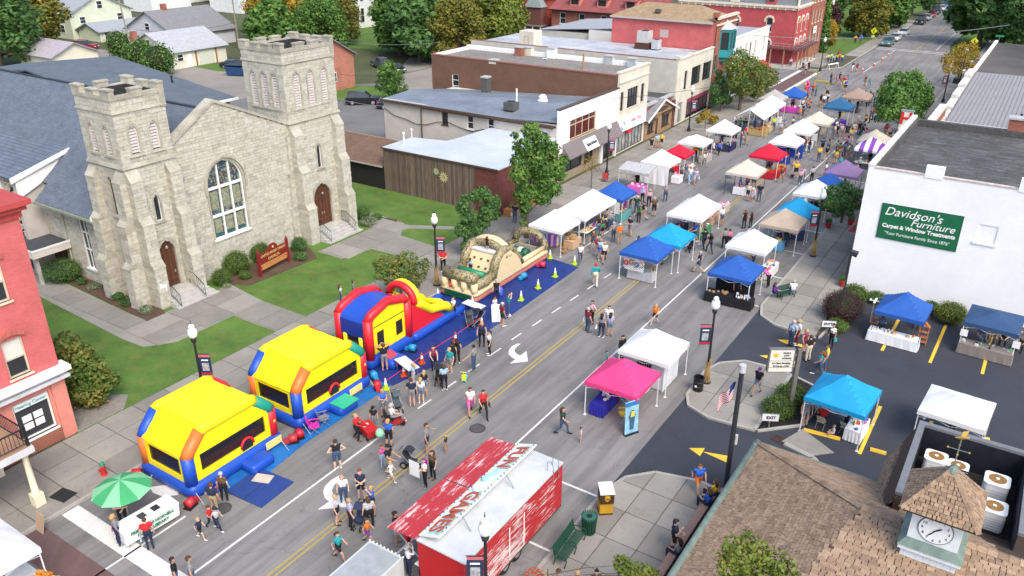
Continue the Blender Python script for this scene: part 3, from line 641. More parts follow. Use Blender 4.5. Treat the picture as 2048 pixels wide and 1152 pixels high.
MB().plate([(26.9,6.0),(28.6,6.7),(31.0,8.55),(26.9,7.25)],(-59.95,0,0),(0,1,0),(-1,0,0),.1).b('gable_panel',WH,Cu)
Bx(-66,-60.1,27.3,36,0,7.2).b('wing_wall',WING,Cu);Bx(-98,-66,27.5,36,0,7.2).b('wing_wall',WING,Cu)
Bx(-60.5,-60.1,26.9,27.3,0,7.15).b('pilaster',WING,Cu);Bx(-62.9,-62.5,26.85,27.3,0,7.15).b('pilaster',WH,Cu)
SCRN=mat('screen_block',(.50,.46,.37),.9,.15,4)
for i in range(4):
 z0=2.75+i*1.05;sp_=th('screen_panel',None,None);sp_.parent=Cu;sp_['_w']=(-50,35,0);WORLD_ROOTS.append(sp_)
 Bx(-62.45,-60.55,27.12,27.16,z0+.02,z0+1.0).b('backing',BK,sp_)
 Bx(-62.48,-60.52,27.0,27.1,z0+.97,z0+1.04).b('frame',SCRN,sp_)
 mb=MB();r2=random.Random(5+i)
 for k in range(26):
  x,z=r2.uniform(-62.45,-60.7),r2.uniform(z0+.05,z0+.9);L,a=r2.uniform(.15,.4),r2.choice((0,1))
  if a:mb.box(x,min(x+L,-60.55),27.0+.001*k,27.1,z,z+.055)
  else:mb.box(x,x+.055,27.0+.001*k,27.1,z,min(z+L,z0+.98))
 mb.b('fretwork',SCRN,sp_)
Bx(-61.0,-57.5,25.7,28.4,2.75,2.82).b('canopy_roof',mat('canopy_membrane',(.055,.06,.068),.8,.2,3),Cu)
for a in((-61.1,-57.4,25.6,25.7),(-57.5,-57.4,25.7,28.4)):Bx(*a,2.3,2.88).b('canopy_fascia',mat('canopy_fascia',(.60,.56,.53),.7),Cu)
Bx(-61.1,-57.35,25.57,25.6,2.8,2.95).b('canopy_edge',WH,Cu);Bx(-57.4,-57.36,25.6,28.4,2.8,2.95).b('canopy_edge',WH,Cu)
Bx(-58.0,-57.8,25.9,26.1,0,2.3).b('post',WING,Cu);Bx(-61,-57.5,25.7,28.4,2.3,2.34).b('canopy_soffit',WH,Cu)
for x in(-59.9,-59.0):Bx(x,x+.8,28.3,28.4,.05,2.2).b('door',DOORW,Cu)
Bx(-62.4,-60.6,27.2,27.25,.1,2.3).b('door',DGL,Cu)
pcs('stone_block',BLK,STONE,Cu,300,vsc,'stone_blocks')
sg=th('church_sign','dark red board sign reading united presbyterian church on two posts','sign',(-46.0,37.3,.05),rad(98))
SR=mat('sign_red',(.20,.018,.018),.5,.1,4);GOLD=mat('gold_letter',(.55,.36,.12),.45,.05)
SO=mat('sign_orange',(.42,.075,.02),.55,.15,6)
for x in(-1.6,1.6):Bx(x-.1,x+.1,-.08,.08,-.05,1.95).b('post',SR,sg);Lt((x,0,1.95),[(.12,0),(.07,.08),(.08,.14),(.0,.24)],8).b('finial',SR,sg)
MB().plate([(-1.5,.85),(1.5,.85),(1.5,1.7),(.55,1.72),(.42,2.0),(.2,2.15),(-.2,2.15),(-.42,2.0),(-.55,1.72),(-1.5,1.7)],(0,-.04,0),(1,0,0),(0,1,0),.08).b('board',SR,sg)
Bx(-1.5,1.5,-.05,.05,.45,.8).b('lower_board',SO,sg);Bx(-1.5,1.5,-.055,.055,.80,.84).b('rail',GOLD,sg)
for z,b in((1.66,0),):Bx(-1.46,1.46,-.047,-.043,.88,.9).b('border_line',GOLD,sg)
text('lettering','UNITED PRESBYTERIAN',.26,GOLD,(0,-.055,1.5),(1,0,0),(0,0,1),sg,bold=.005);text('lettering','CHURCH',.30,GOLD,(0,-.055,1.12),(1,0,0),(0,0,1),sg,bold=.005)
Lt((0,-.06,1.82),[(.0,0),(.09,.02),(.07,.14),(.02,.18)],8).b('emblem',GOLD,sg)
for z in(.7,.6,.51):Bx(-1.35,1.35,-.058,-.05,z-.02,z+.02).b('small_text_line',GOLD,sg)
## buildings: helpers
def fpt(face,pn,a,z,d=0.):
 if face=='x':return(pn-d,a,z)
 if face=='w':return(pn+d,a,z)
 return(a,pn+d,z)
def wall(root,face,pn,a0,a1,z0,z1,holes,m,t=.22,name='wall'):
 A=sorted({a0,a1,*[v for h in holes for v in h[:2]if a0<v<a1]});Zs=sorted({z0,z1,*[v for h in holes for v in h[2:4]if z0<v<z1]});mb=MB()
 for i in range(len(A)-1):
  for j in range(len(Zs)-1):
   am,zm=(A[i]+A[i+1])/2,(Zs[j]+Zs[j+1])/2
   if any(h[0]<am<h[1]and h[2]<zm<h[3]for h in holes):continue
   mb.quad(*[fpt(face,pn,a,z)for a,z in((A[i],Zs[j]),(A[i+1],Zs[j]),(A[i+1],Zs[j+1]),(A[i],Zs[j+1]))])
 for h in holes:
  c=[(h[0],h[2]),(h[1],h[2]),(h[1],h[3]),(h[0],h[3])]
  for i in range(4):
   p,q=c[i],c[(i+1)%4];mb.quad(fpt(face,pn,*p),fpt(face,pn,*q),fpt(face,pn,*q,t),fpt(face,pn,*p,t))
 for p,q in(((a0,z1),(a1,z1)),((a0,z0),(a0,z1)),((a1,z0),(a1,z1))):mb.quad(fpt(face,pn,*p),fpt(face,pn,*q),fpt(face,pn,*q,t),fpt(face,pn,*p,t))
 return mb.b(name,m,root)
def fbox(face,pn,a0,a1,z0,z1,d0,d1):
 P=[fpt(face,pn,a,z,d)for d in(d1,d0)for a,z in((a0,z0),(a1,z0),(a1,z1),(a0,z1))]
 return Hx(P)
def wnw(root,face,pn,a0,a1,z0,z1,fm=None,cols=1,rows=2,d=.1,fw=.07,sill=True,glass=None,blind=0.,name='window',sillm=None):
 fm=fm or WH;w=fbox(face,pn,a0,a1,z0,z1,d+.06,d+.1).b(name,glass or DGL,root)
 for q in((a0,a0+fw,z0,z1),(a1-fw,a1,z0,z1),(a0+fw,a1-fw,z0,z0+fw),(a0+fw,a1-fw,z1-fw,z1)):fbox(face,pn,*q,d,d+.06).b('frame',fm,w)
 for i in range(1,cols):a=a0+(a1-a0)*i/cols;fbox(face,pn,a-fw*.4,a+fw*.4,z0+fw,z1-fw,d+.01,d+.06).b('bar',fm,w)
 for j in range(1,rows):z=z0+(z1-z0)*j/rows;fbox(face,pn,a0+fw,a1-fw,z-fw*.4,z+fw*.4,d+.005,d+.06).b('bar',fm,w)
 if blind:fbox(face,pn,a0+fw,a1-fw,z1-(z1-z0)*blind,z1-fw,d+.045,d+.058).b('blind',mat('blind_cloth',(.6,.58,.52),.8,.05),w)
 if sill:fbox(face,pn,a0-.08,a1+.08,z0-.1,z0,-.08,d+.02).b('sill',sillm or fm,w)
 return w
_ob=MB.build
def _build(s,name,mats,parent=None,**k):
 if parent is not None and s.o==(0,0,0)and not parent.get('_w')and parent.parent is not None and parent.parent.get('_w')and parent.type=='MESH':s.o=tuple(parent.parent['_w'])
 return _ob(s,name,mats,parent,**k)
MB.build=_build
def cpg(root,x0,x1,y0,y1,z,m,t=.3,h=.14,sides='NSEW'):
 if 'E' in sides:Bx(x1-t,x1+.05,y0,y1,z,z+h).b('coping',m,root)
 if 'W' in sides:Bx(x0-.05,x0+t,y0,y1,z,z+h).b('coping',m,root)
 if 'S' in sides:Bx(x0+t+.01,x1-t-.01,y0-.05,y0+t,z,z+h).b('coping',m,root)
 if 'N' in sides:Bx(x0+t+.01,x1-t-.01,y1-t,y1+.05,z,z+h).b('coping',m,root)
def acunit(root,x,y,z,s=.8,h=.7,m=None):
 u=Bx(x-s/2,x+s/2,y-s/2,y+s/2,z+.1,z+h).b('rooftop_unit',m or mat('unit_paint',(.45,.45,.43),.6,.12,4),root)
 Lt((x,y,z+h),[(s*.36,0),(s*.36,.04),(s*.1,.05)],12).b('fan_grille',BK,u);Bx(x-s/2+.04,x+s/2-.04,y-s/2+.04,y+s/2-.04,z,z+.1).b('base',BK,u)
CREAM=mat('cream_stucco',(.60,.56,.46),.85,.1,.8,.05);TARROOF=gmt('tar_roof',(.085,.083,.08),9,.4,.4,.25,.9,.3);GRAVROOF=gmt('gravel_roof',(.20,.185,.165),7,.3,.5,.18,.95,.4)
SILVER=gmt('silver_roof',(.38,.40,.42),3,.35,.12,.3,.6,.1)
REDP=bmt('red_painted_brick',(.51,.12,.12),(.56,.145,.14),(.44,.105,.105));REDB=bmt('red_brick',(.27,.075,.045),(.34,.10,.06),(.30,.22,.18))
BROWNP=bmt('brown_painted_brick',(.16,.085,.055),(.18,.10,.065),(.14,.078,.05));SALMON=mat('salmon_paint',(.62,.23,.18),.8,.06,2)
CLAP=lmt('cream_clapboard',(.58,.54,.47),.14,2,.78);BRT=mat('brown_trim',(.085,.055,.04),.6,.1,3)
rb=plc('corner_shop_block','red painted brick corner building with storefront and columned balcony','building',(-42,14,0))
ups=[(14.72,15.72,4.35,6.35),(12.2,13.2,4.35,6.35),(14.72,15.72,8.25,10.3),(12.2,13.2,8.25,10.3)]
wall(rb,'x',-38.5,6,17.02,4.1,12.0,ups,REDP);wall(rb,'x',-38.52,6,16.35,0,3.45,[(14.4,16.2,.85,3.0),(10.5,13.2,.1,2.9)],SALMON,name='shopfront_wall')
Bx(-50,-39.0,6,16.98,0,12.0).b('core',REDP,rb);Bx(-38.75,-38.42,16.35,17.05,0,3.45).b('pilaster',SALMON,rb)
Bx(-38.518,-38.47,13.3,16.34,.0,.8).b('base',REDB,rb)
for a0,a1,z0,z1 in ups:
 wnw(rb,'x',-38.5,a0,a1,z0,z1,mat('beige_frame',(.55,.48,.36),.6),1,2,.1,.08,blind=.55)
 mb=MB();n=6
 for i in range(n):
  f0,f1=i/n,(i+1)/n;q=lambda f,e:(a0-.12+(a1-a0+.24)*f,z1+.02+e+.22*math.sin(pi*f))
  (p0,p1),(p2,p3)=q(f0,0),q(f1,0);(r0,r1),(r2,r3)=q(f0,.24),q(f1,.24)
  mb.hexa([(-38.6,p0,p1),(-38.6,p2,p3),(-38.38,p2,p3),(-38.38,p0,p1),(-38.6,r0,r1),(-38.6,r2,r3),(-38.38,r2,r3),(-38.38,r0,r1)])
 mb.b('window_hood',mat('hood_stone',(.40,.12,.09),.8,.25,6),rb)
Bx(-38.9,-38.1,6,17.25,3.45,3.62).b('shop_cornice',mat('cornice_grey',(.52,.52,.54),.6),rb);Bx(-38.9,-38.0,6,17.35,3.85,4.1).b('shop_cornice',WH,rb);Bx(-38.85,-38.3,6,17.15,3.62,3.85).b('shop_frieze',MATS['cornice_grey'],rb)
for z0,z1,e in((12.0,12.35,.12),(12.35,12.6,.32),(12.6,12.85,.5)):Bx(-50,-38.5+e,6,17.02+e,z0,z1).b('cornice',mat('cornice_red',(.40,.06,.055),.7,.1,3),rb)
Bx(-49,-39,7,16.3,12.86,12.9).b('roof',mat('blue_grey_roof',(.13,.16,.2),.8,.2,2),rb)
w=wnw(rb,'x',-38.52,14.4,16.2,.85,3.0,WH,1,1,.12,.08);Bx(-38.66,-38.6,14.5,16.1,2.55,2.9).b('sign_band',WH,rb)
text('lettering','Hearing Center',.24,mat('teal_letter',(.03,.35,.33),.5),(-38.585,15.3,2.72),(0,1,0),(0,0,1),rb)
for i in range(2):
 for j in range(2):Bx(-38.72,-38.66,14.75+i*.55,15.2+i*.55,1.3+j*.45,1.65+j*.45).b('display_frame',WH,rb)
wnw(rb,'x',-38.52,10.5,13.2,.1,2.9,WH,2,1,.12,.08,sill=False)
Bx(-38.4,-34.0,6,13.1,3.0,3.3).b('balcony_beam',MATS['cornice_grey'],rb);Bx(-38.4,-34.1,6,13.0,3.3,3.36).b('balcony_floor',lmt('deck_boards',(.30,.19,.12),.14,1,.6),rb)
for x,y in((-34.35,12.75),(-38.0,12.75)):
 Bx(x-.3,x+.3,y-.3,y+.3,0,.12).b('column_plinth',MATS['cornice_grey'],rb);Bx(x-.23,x+.23,y-.23,y+.23,.12,.75).b('column_base',mat('cream_paint',(.72,.64,.46),.6,.05),rb)
 Lt((x,y,.75),[(.19,0),(.19,.06),(.155,.1),(.125,2.0),(.16,2.05),(.2,2.12),(.2,2.25)],14).b('column',MATS['cream_paint'],rb,smooth=1)
for p,q in(((-34.15,6),(-34.15,12.95)),((-34.15,12.95),(-38.3,12.95))):
 mb=MB();mb.tube([(*p,4.25),(*q,4.25)],.04,6);mb.tube([(*p,3.5),(*q,3.5)],.025,5);mb.b('balcony_rail',BK,rb)
 L=math.dist(p,q);n=int(L/.16)
 for i in range(1,n):t=i/n;Tb([(p[0]+(q[0]-p[0])*t,p[1]+(q[1]-p[1])*t,3.5),(p[0]+(q[0]-p[0])*t,p[1]+(q[1]-p[1])*t,4.25)],.014,4).b('baluster',BK,rb)
for x in(-34.15,-38.3):Bx(x-.06,x+.06,12.89,13.01,3.36,4.35).b('newel',BK,rb)
gs=plc('garden_shop','low shop with weathered plank wall and white membrane roof','building',(-45,60,0))
PLANK=imt('weathered_plank',[(.13,.09,.065),(.17,.125,.09),(.20,.155,.12),(.105,.075,.055),(.18,.14,.11)],.9,2,.35,.2,sc=(5,5,.5))
MB().prism([(-51.8,56.75),(-38.8,56.75),(-38.8,67.1),(-46.6,67.1),(-48.2,61.7),(-51.8,60.9)],0,4.1).b('core',BRT,gs)
nP=66;pw=10.9/nP
for i in range(nP):Bx(-51.85+i*pw+.008,-51.85+(i+1)*pw-.008,56.56+rnd.uniform(0,.03),56.74,.05,4.22-.02*i/nP+rnd.uniform(-.02,.02)).b('plank',PLANK,gs)
DBRICK=bmt('dark_red_brick',(.15,.045,.04),(.21,.065,.055),(.07,.05,.045),.24,.09)
MB().plate([(-40.95,0),(-38.6,0),(-38.6,4.2),(-41.2,4.2)],(0,56.6,0),(1,0,0),(0,1,0),.15).b('brick_panel',DBRICK,gs);Bx(-38.72,-38.58,56.76,67.1,0,4.2).b('front_wall',DBRICK,gs)
MEMB=gmt('white_membrane',(.45,.49,.53),2,.4,.05,.1,.6,.02)
MB().slab([(-51.95,56.5,4.3),(-38.5,56.5,4.3),(-38.5,67.1,4.3),(-46.6,67.1,4.3),(-48.2,61.8,4.3),(-51.95,61,4.3)],.12).b('roof',MEMB,gs)
MB().slab([(-47.9,62.6,4.32),(-38.7,62.4,4.32),(-38.7,67.12,4.75),(-46.5,67.12,4.75)],.1).b('raised_roof',MEMB,gs)
Bx(-52.0,-38.45,56.44,56.5,4.16,4.32).b('roof_edge',BRT,gs)
wnw(gs,'x',-38.58,62,65.5,.9,2.6,BRT,3,1,.02,.08)
def daisy(x,z,r,m1,m2,lb):
 d_=th('wall_flower',lb,'ornament',(x,56.5,z))
 for k in range(12):
  a=k*pi/6;MB().add([(cos(a)*.1*r,0,sin(a)*.1*r),(cos(a-.2)*.6*r,-.03,sin(a-.2)*.6*r),(cos(a)*r,-.02,sin(a)*r),(cos(a+.2)*.6*r,-.03,sin(a+.2)*.6*r)],[(0,1,2,3),(3,2,1,0)]).b('petal',m1,d_)
 MB().ball((0,-.04,0),.18*r,.06,.18*r,8,5).b('centre',m2,d_)
daisy(S(888,367,Y=56.5)[0],2.6,.55,mat('pale_yellow',(.62,.56,.28),.6),mat('ochre',(.4,.28,.1),.6),'large pale yellow metal flower on the plank wall')
daisy(S(873,357,Y=56.5)[0],3.0,.38,mat('sage_paint',(.42,.52,.33),.6),MATS['ochre'],'small sage green metal flower on the plank wall');daisy(-41.0,1.9,.3,mat('plum_paint',(.25,.04,.16),.6),MATS['ochre'],'small plum coloured metal flower near the shop brick corner')
for x in(-50.9,-53.2):Lt((x,58.6 if x>-52 else 62.5,4.3 if x>-52 else 3.5),[(.07,0),(.07,.9),(.12,.95),(.12,1.15),(.0,1.2)],8).b('vent_pipe',WH,gs)
sh=plc('brown_roof_shed','low dark walled shed with brown shingle roof beside the church','shed',(-60,60,0))
BRSH=roof_mat('brown_shingles',(.17,.105,.07),(.21,.135,.09),(.12,.075,.05),.3,.05)
Bx(-74,-52.0,56.7,63.5,0,2.35).b('wall',lmt('black_boards',(.028,.024,.024),.18,0,.6),sh);MB().slab([(-74,56.4,2.4),(-51.95,56.4,2.4),(-51.95,60.5,3.75),(-74,60.5,3.95)],.1).b('roof',BRSH,sh);MB().slab([(-74,64.4,2.4),(-51.95,64.4,2.4),(-51.95,60.5,3.75),(-74,60.5,3.95)],.1).b('roof',BRSH,sh)
Bx(-74,-51.9,60.42,60.58,3.7,3.86).b('ridge',mat('ridge_tan',(.3,.2,.13),.8),sh);Bx(-74,-51.9,56.32,56.4,2.3,2.42).b('gutter',mat('gutter_pale',(.4,.36,.33),.6),sh)
ws=plc('white_front_shop','two storey shop with plain white street front and grey striped awning','building',(-45,73,0))
WSTUC=mat('white_stucco',(.82,.82,.80),.8,.04,1)
wall(ws,'x',-38.6,67.185,80.0,3.1,7.45,[(69.4,75.0,4.05,6.05)],WSTUC);wall(ws,'x',-38.75,67.185,80.0,0,3.1,[(68.3,72.4,.8,2.6),(72.9,74.8,.7,2.6),(77.0,79.6,.1,2.7)],mat('tan_brick_front',(.32,.25,.17),.85,.15,6,.1),name='shopfront_wall')
Bx(-38.85,-38.55,76.3,76.8,0,3.1).b('pier',WH,ws);Bx(-38.85,-38.55,79.7,80.0,0,3.1).b('pier',WH,ws)
wnw(ws,'x',-38.6,69.4,75.0,4.05,6.05,mat('tan_frame',(.5,.42,.28),.6),4,1,.12,.1,glass=mat('red_lit_glass',(.10,.015,.015),.15,.3,.8,spec=.5));fbox('x',-38.6,69.4,75.0,5.45,5.53,.11,.2).b('transom',MATS['tan_frame'],ws)
for q in((68.3,72.4,.8,2.6),(72.9,74.8,.7,2.6),(77.0,79.6,.1,2.7)):wnw(ws,'x',-38.75,*q,BK,2,1,.1,.07,sill=False)
MB().plate([(-38.6,2.65),(-37.7,2.5),(-37.7,2.62),(-38.6,3.95)],(0,68.0,0),(1,0,0),(0,1,0),11.9).b('awning',lmt('awning_metal',(.19,.16,.155),.42,1,.45,.5,.05,.2),ws)
b_=Hx([(-38.2,71.6,2.78),(-37.62,71.6,2.6),(-37.62,74.2,2.6),(-38.2,74.2,2.78),(-38.35,71.6,3.6),(-38.28,71.6,3.66),(-38.28,74.2,3.66),(-38.35,74.2,3.6)]).b('sign_board',WH,ws)
text('lettering','Spectrum',.55,BK,(-37.90,72.9,3.18),(0,1,0),(-.53,0,.85),ws,bold=.008)
Bx(-38.95,-38.5,67.15,80.0,7.45,7.56).b('coping',BRT,ws)
wall(ws,'y',67.2,-61,-38.62,0,6.0,[(-52.9,-52.1,4.2,5.6),(-49.6,-48.8,4.2,5.6),(-47.0,-46.1,4.2,5.6),(-40.6,-39.7,3.9,5.2)],CLAP);Bx(-60.9,-39.25,67.5,79.9,0,5.2).b('core',CLAP,ws)
for a in(-52.9,-49.6,-47.0,-40.6):wnw(ws,'y',67.2,a,a+.8,4.2 if a<-41 else 3.9,5.6 if a<-41 else 5.2,WH if a>-52 else BRT,1,2,.06,.07)
BROOF=gmt('blue_grey_membrane',(.17,.195,.225),2,.25,.08,.25,.5,.02)
Rz={(-61.2,66.9):5.95,(-55.6,66.9):5.95,(-44.0,66.9):6.02,(-38.9,67.2):6.3,(-61.2,72):6.1,(-55.6,72):6.4,(-43.0,72):6.75,(-38.9,80):6.35,(-61.2,80):4.95,(-55.6,80):5.3,(-43,80):6.1}
for P in(((-61.2,66.9),(-55.6,66.9),(-55.6,72)),((-61.2,66.9),(-55.6,72),(-61.2,72)),((-55.6,66.9),(-44.0,66.9),(-43.0,72)),((-55.6,66.9),(-43.0,72),(-55.6,72)),((-44.0,66.9),(-38.9,67.2),(-43.0,72)),((-38.9,67.2),(-38.9,80),(-43.0,72)),((-43.0,72),(-38.9,80),(-43,80)),((-55.6,72),(-43.0,72),(-43,80)),((-55.6,72),(-43,80),(-55.6,80)),((-61.2,72),(-55.6,72),(-55.6,80)),((-61.2,72),(-55.6,80),(-61.2,80))):MB().slab([(*p,Rz[p])for p in P],.1).b('roof',BROOF,ws)
Bx(-61.2,-38.75,66.8,66.9,5.75,6.0).b('eave_trim',BRT,ws)
for i in range(60):x=-55.2+i*.27;Bx(x,x+.12,66.82,67.18,5.62,5.75).b('eave_bracket',BRT,ws)
Tb([(-55.6,67.05,5.8),(-55.6,67.05,.3)],.07,6).b('downpipe',BRT,ws)
Lt((-44.2,73.4,6.6),[(.55,0),(.55,.1),(.42,.18),(.45,.45),(.2,.7),(.0,.75)],14).b('roof_ventilator',WH,ws);acunit(ws,-45.3,69.0,6.3,1.15,.9,mat('dark_unit',(.09,.09,.085),.6));Tb([(-44.9,69.4,7.2),(-44.9,69.4,8.5)],.09,8).b('flue',WH,ws)
Bx(-54.0,-53.2,76.0,76.8,5.6,7.6).b('chimney',mat('dark_unit',(.09,.09,.085),.6),ws);Bx(-54.06,-53.14,75.94,76.86,7.6,7.75).b('chimney_cap',mat('cap_grey',(.4,.4,.4),.6),ws)
mb=MB();pts=[(-60.9,67.1,5.0)]+[(-60.9+i*1.5,67.1,3.9+.35*sin(i*1.4)+.06*i)for i in range(1,10)];mb.tube(pts,.035,5);mb.b('service_cable',BK,ws)
c2=plc('cream_storefront','cream two storey storefront with long brown painted side wall','building',(-45,84,0))
wall(c2,'x',-38.6,80.0,87.6,3.3,9.0,[(80.5,81.3,4.9,6.9),(82.2,84.9,4.9,7.0),(85.7,86.6,5.0,7.0)],CREAM);wall(c2,'x',-38.75,80.0,87.6,0,3.3,[(80.4,87.2,.05,2.4)],CREAM,name='shopfront_wall')
for q,n in(((80.5,81.3,4.9,6.9),1),((82.2,84.9,4.9,7.0),4),((85.7,86.6,5.0,7.0),1)):wnw(c2,'x',-38.6,*q,BK,n,2,.12,.06,sillm=CREAM)
wnw(c2,'x',-38.75,80.4,87.2,.05,2.4,BK,8,1,.12,.06,sill=False,glass=mat('curtained_glass',(.28,.28,.27),.2,.5,1.5));Bx(-38.7,-38.45,80.2,87.3,2.45,4.0).b('sign_board',WH,c2)
text('lettering','NAIL TEAZ',.55,mat('pink_letter',(.6,.2,.3),.6),(-38.43,84.6,3.35),(0,1,0),(0,0,1),c2);Tb([(-38.43,81.2+.4*cos(t*pi/6),3.2+.4*sin(t*pi/6))for t in range(13)],.08,5).b('sign_emblem',mat('pale_blue',(.35,.5,.6),.6),c2)
Bx(-38.72,-38.4,82.6,83.6,2.0,2.25).b('lit_sign',mat('red_sign',(.6,.03,.03),.5),c2)
wall(c2,'y',80.02,-64.3,-38.9,0,8.7,[(-61.2,-60.2,4.6,6.7)],BROWNP);wnw(c2,'y',80.02,-61.2,-60.2,4.6,6.7,WH,1,3,.06,.07);Bx(-64.2,-39.25,80.3,87.5,0,8.45).b('core',BROWNP,c2)
Bx(-63.9,-39,80.4,87.2,8.45,8.5).b('roof',GRAVROOF,c2);cpg(c2,-64.3,-38.6,80.02,87.6,8.7,mat('coping_rust',(.26,.11,.085),.7,.15,4),sides='SW');Bx(-64.2,-39,87.25,87.6,8.4,9.0).b('parapet',WH,c2);Bx(-64.0,-63.7,80.4,87.2,8.4,8.85).b('parapet',WH,c2)
Bx(-39.0,-38.5,79.95,87.65,9.0,9.15).b('coping',CREAM,c2);Bx(-38.6,-38.48,80,87.6,7.9,8.05).b('string_course',CREAM,c2)
for x,y,hh,m_ in((-55.5,86.4,1.0,REDB),(-51.4,87.3,1.1,WH),(-54.8,87.5,.9,CREAM),(-43.6,87.4,.9,SILVER),(-40.6,87.2,.9,SILVER),(-55.2,80.4,.35,CREAM)):k_=Bx(x-.5,x+.5,y-.4,y+.4,8.45,8.5+hh).b('chimney',m_,c2);Bx(x-.56,x+.56,y-.46,y+.46,8.5+hh,8.6+hh).b('chimney_cap',mat('cap_grey',(.4,.4,.4),.6),c2)
Tb([(-44.6,82.8,8.45),(-44.6,82.8,10.2)],.1,8).b('flue',mat('rust_pipe',(.35,.18,.06),.7),c2);Tb([(-49.0,81.8,8.5),(-49.0,81.8,9.2)],.03,5).b('dish_mast',GM,c2)
Lt((-49.0,81.7,9.3),[(.02,-.1),(.25,0),(.34,.12)],12).b('satellite_dish',mat('dish_grey',(.55,.55,.55),.5),c2)
bs=plc('brown_gable_shop','small brown timber shop with grey gabled front between cream buildings','building',(-42,92,0))
TANW=mat('tan_timber',(.33,.21,.12),.8,.12,3);wall(bs,'x',-38.6,87.65,96.2,0,2.6,[(88.3,90.0,.7,2.0),(90.6,91.4,.05,2.1),(92.4,94.6,.7,2.2)],TANW)
for q in((88.3,90.0,.7,2.0),(92.4,94.6,.7,2.2)):wnw(bs,'x',-38.6,*q,BRT,2,1,.08,.09);fbox('x',-38.6,q[0]-.1,q[1]+.1,q[3],q[3]+.3,-.35,0).b('window_hood',BRT,bs)
fbox('x',-38.6,90.6,91.4,.05,2.1,.1,.16).b('door',BRT,bs);Bx(-38.75,-38.5,95.5,96.2,0,3.4).b('pier',mat('maroon_wood',(.15,.06,.05),.7),bs)
MB().plate([(87.7,2.6),(96.1,2.6),(91.9,4.15)],(-38.35,0,0),(0,1,0),(-1,0,0),.12).b('gable',TANW,bs)
GSH=roof_mat('grey_shingles',(.22,.225,.23),(.28,.285,.29),(.15,.155,.16),.3,.08);GSHY=roof_mat('grey_shingles_y',(.22,.225,.23),(.28,.285,.29),(.15,.155,.16),.3,.08,1)
for a,b in(((87.3,2.42),(91.9,4.3)),((96.5,2.42),(91.9,4.3))):
 MB().slab([(-38.1,a[0],a[1]),(-38.1,b[0],b[1]),(-41.8,b[0],b[1]),(-41.8,a[0],a[1])],.1).b('porch_roof',GSH,bs);mb=MB();mb.hexa([(-38.02,a[0],a[1]-.2),(-38.02,b[0],b[1]-.2),(-38.1,b[0],b[1]-.2),(-38.1,a[0],a[1]-.2),(-38.02,a[0],a[1]+.02),(-38.02,b[0],b[1]+.02),(-38.1,b[0],b[1]+.02),(-38.1,a[0],a[1]+.02)]);mb.b('barge_board',WH,bs)
sgn=MB();n=16;sgn.plate([(91.9+1.6*cos(2*pi*i/n),3.1+.28*sin(2*pi*i/n))for i in range(n)],(-38.3,0,0),(0,1,0),(-1,0,0),.04);sgn.b('oval_sign',BRT,bs)
Bx(-52,-39.1,87.65,96.2,0,3.9).b('core',mat('red_boards',(.30,.10,.09),.8,.2,4),bs);Bx(-52,-39.3,87.7,96.2,3.9,3.98).b('roof',TARROOF,bs);Bx(-39.3,-38.78,87.65,96.2,3.88,4.12).b('coping',mat('cap_grey',(.4,.4,.4),.6),bs)
c3=plc('cream_stucco_block','pale two storey stucco block with black framed upper windows','building',(-45,102,0))
ws3=[(98.6,99.6,4.2,6.5),(101.0,104.2,4.3,6.6),(104.9,108.0,4.3,6.6)];wall(c3,'x',-38.6,96.2,108.4,3.0,8.15,ws3,CREAM);wall(c3,'x',-38.62,96.2,108.4,0,3.0,[(97.4,98.8,.05,2.7),(100.2,108.0,.4,2.7)],CREAM,name='shopfront_wall')
for q,n in zip(ws3,(1,3,3)):wnw(c3,'x',-38.6,*q,BK,n,2,.14,.07,sillm=CREAM)
wnw(c3,'x',-38.62,100.2,108.0,.4,2.7,BK,5,1,.12,.06,glass=mat('display_glass',(.10,.06,.07),.15,.6,1.2));fbox('x',-38.62,100.2,108.0,2.2,2.7,.02,.1).b('shop_awning',mat('maroon_cloth',(.25,.05,.08),.8),c3);fbox('x',-38.62,97.4,98.8,.05,2.7,.15,.2).b('door',GM,c3)
wall(c3,'y',96.22,-70,-38.62,0,8.1,[],mat('pale_stucco',(.50,.48,.42),.85,.1,1));Bx(-70,-39.15,96.5,108.2,0,7.6).b('core',CREAM,c3);Bx(-70,-39.0,96.5,108.2,7.6,7.66).b('roof',SILVER,c3)
Bx(-70,-38.9,96.22,96.5,8.1,8.2).b('coping',mat('coping_rust',(.26,.11,.085),.7),c3);Bx(-38.95,-38.5,96.2,108.4,8.15,8.3).b('coping',CREAM,c3);Bx(-39.1,-38.45,96.15,96.8,8.3,8.65).b('pier_cap',CREAM,c3);Bx(-39.1,-38.45,100.2,100.8,8.3,8.5).b('pier_cap',CREAM,c3)
acunit(c3,-47.5,105.5,8.4,1.6,1.6);acunit(c3,-45.6,105.2,7.7,1.0,1.3,SILVER);Bx(-48.5,-46.5,104.5,106.5,7.66,8.4).b('unit_stand',mat('rusty_iron',(.08,.035,.025),.8,.3,9),c3)
Bx(-62.5,-60.2,97.2,99.4,7.6,9.8).b('stair_head',CREAM,c3);wnw(c3,'y',97.2,-61.7,-61.0,8.0,9.2,GM,1,1,-.02,.05,False)
rh=plc('red_hip_block','red painted brick block with tan hipped roof and turquoise oriel window','building',(-46,112,0))
wall(rh,'y',108.4,-54,-38.6,0,11.3,[(-46.6,-45.3,8.9,10.0)],REDP);fbox('y',108.4,-46.6,-45.3,8.9,10.0,.05,.1).b('bricked_window',mat('pale_block',(.5,.38,.36),.8),rh)
Bx(-54,-39.1,108.7,116.3,0,11.3).b('core',REDP,rh);wall(rh,'x',-38.6,108.385,116.4,0,11.7,[(109.0,110.0,5.0,7.0),(109.0,110.0,.3,3.4)],REDB)
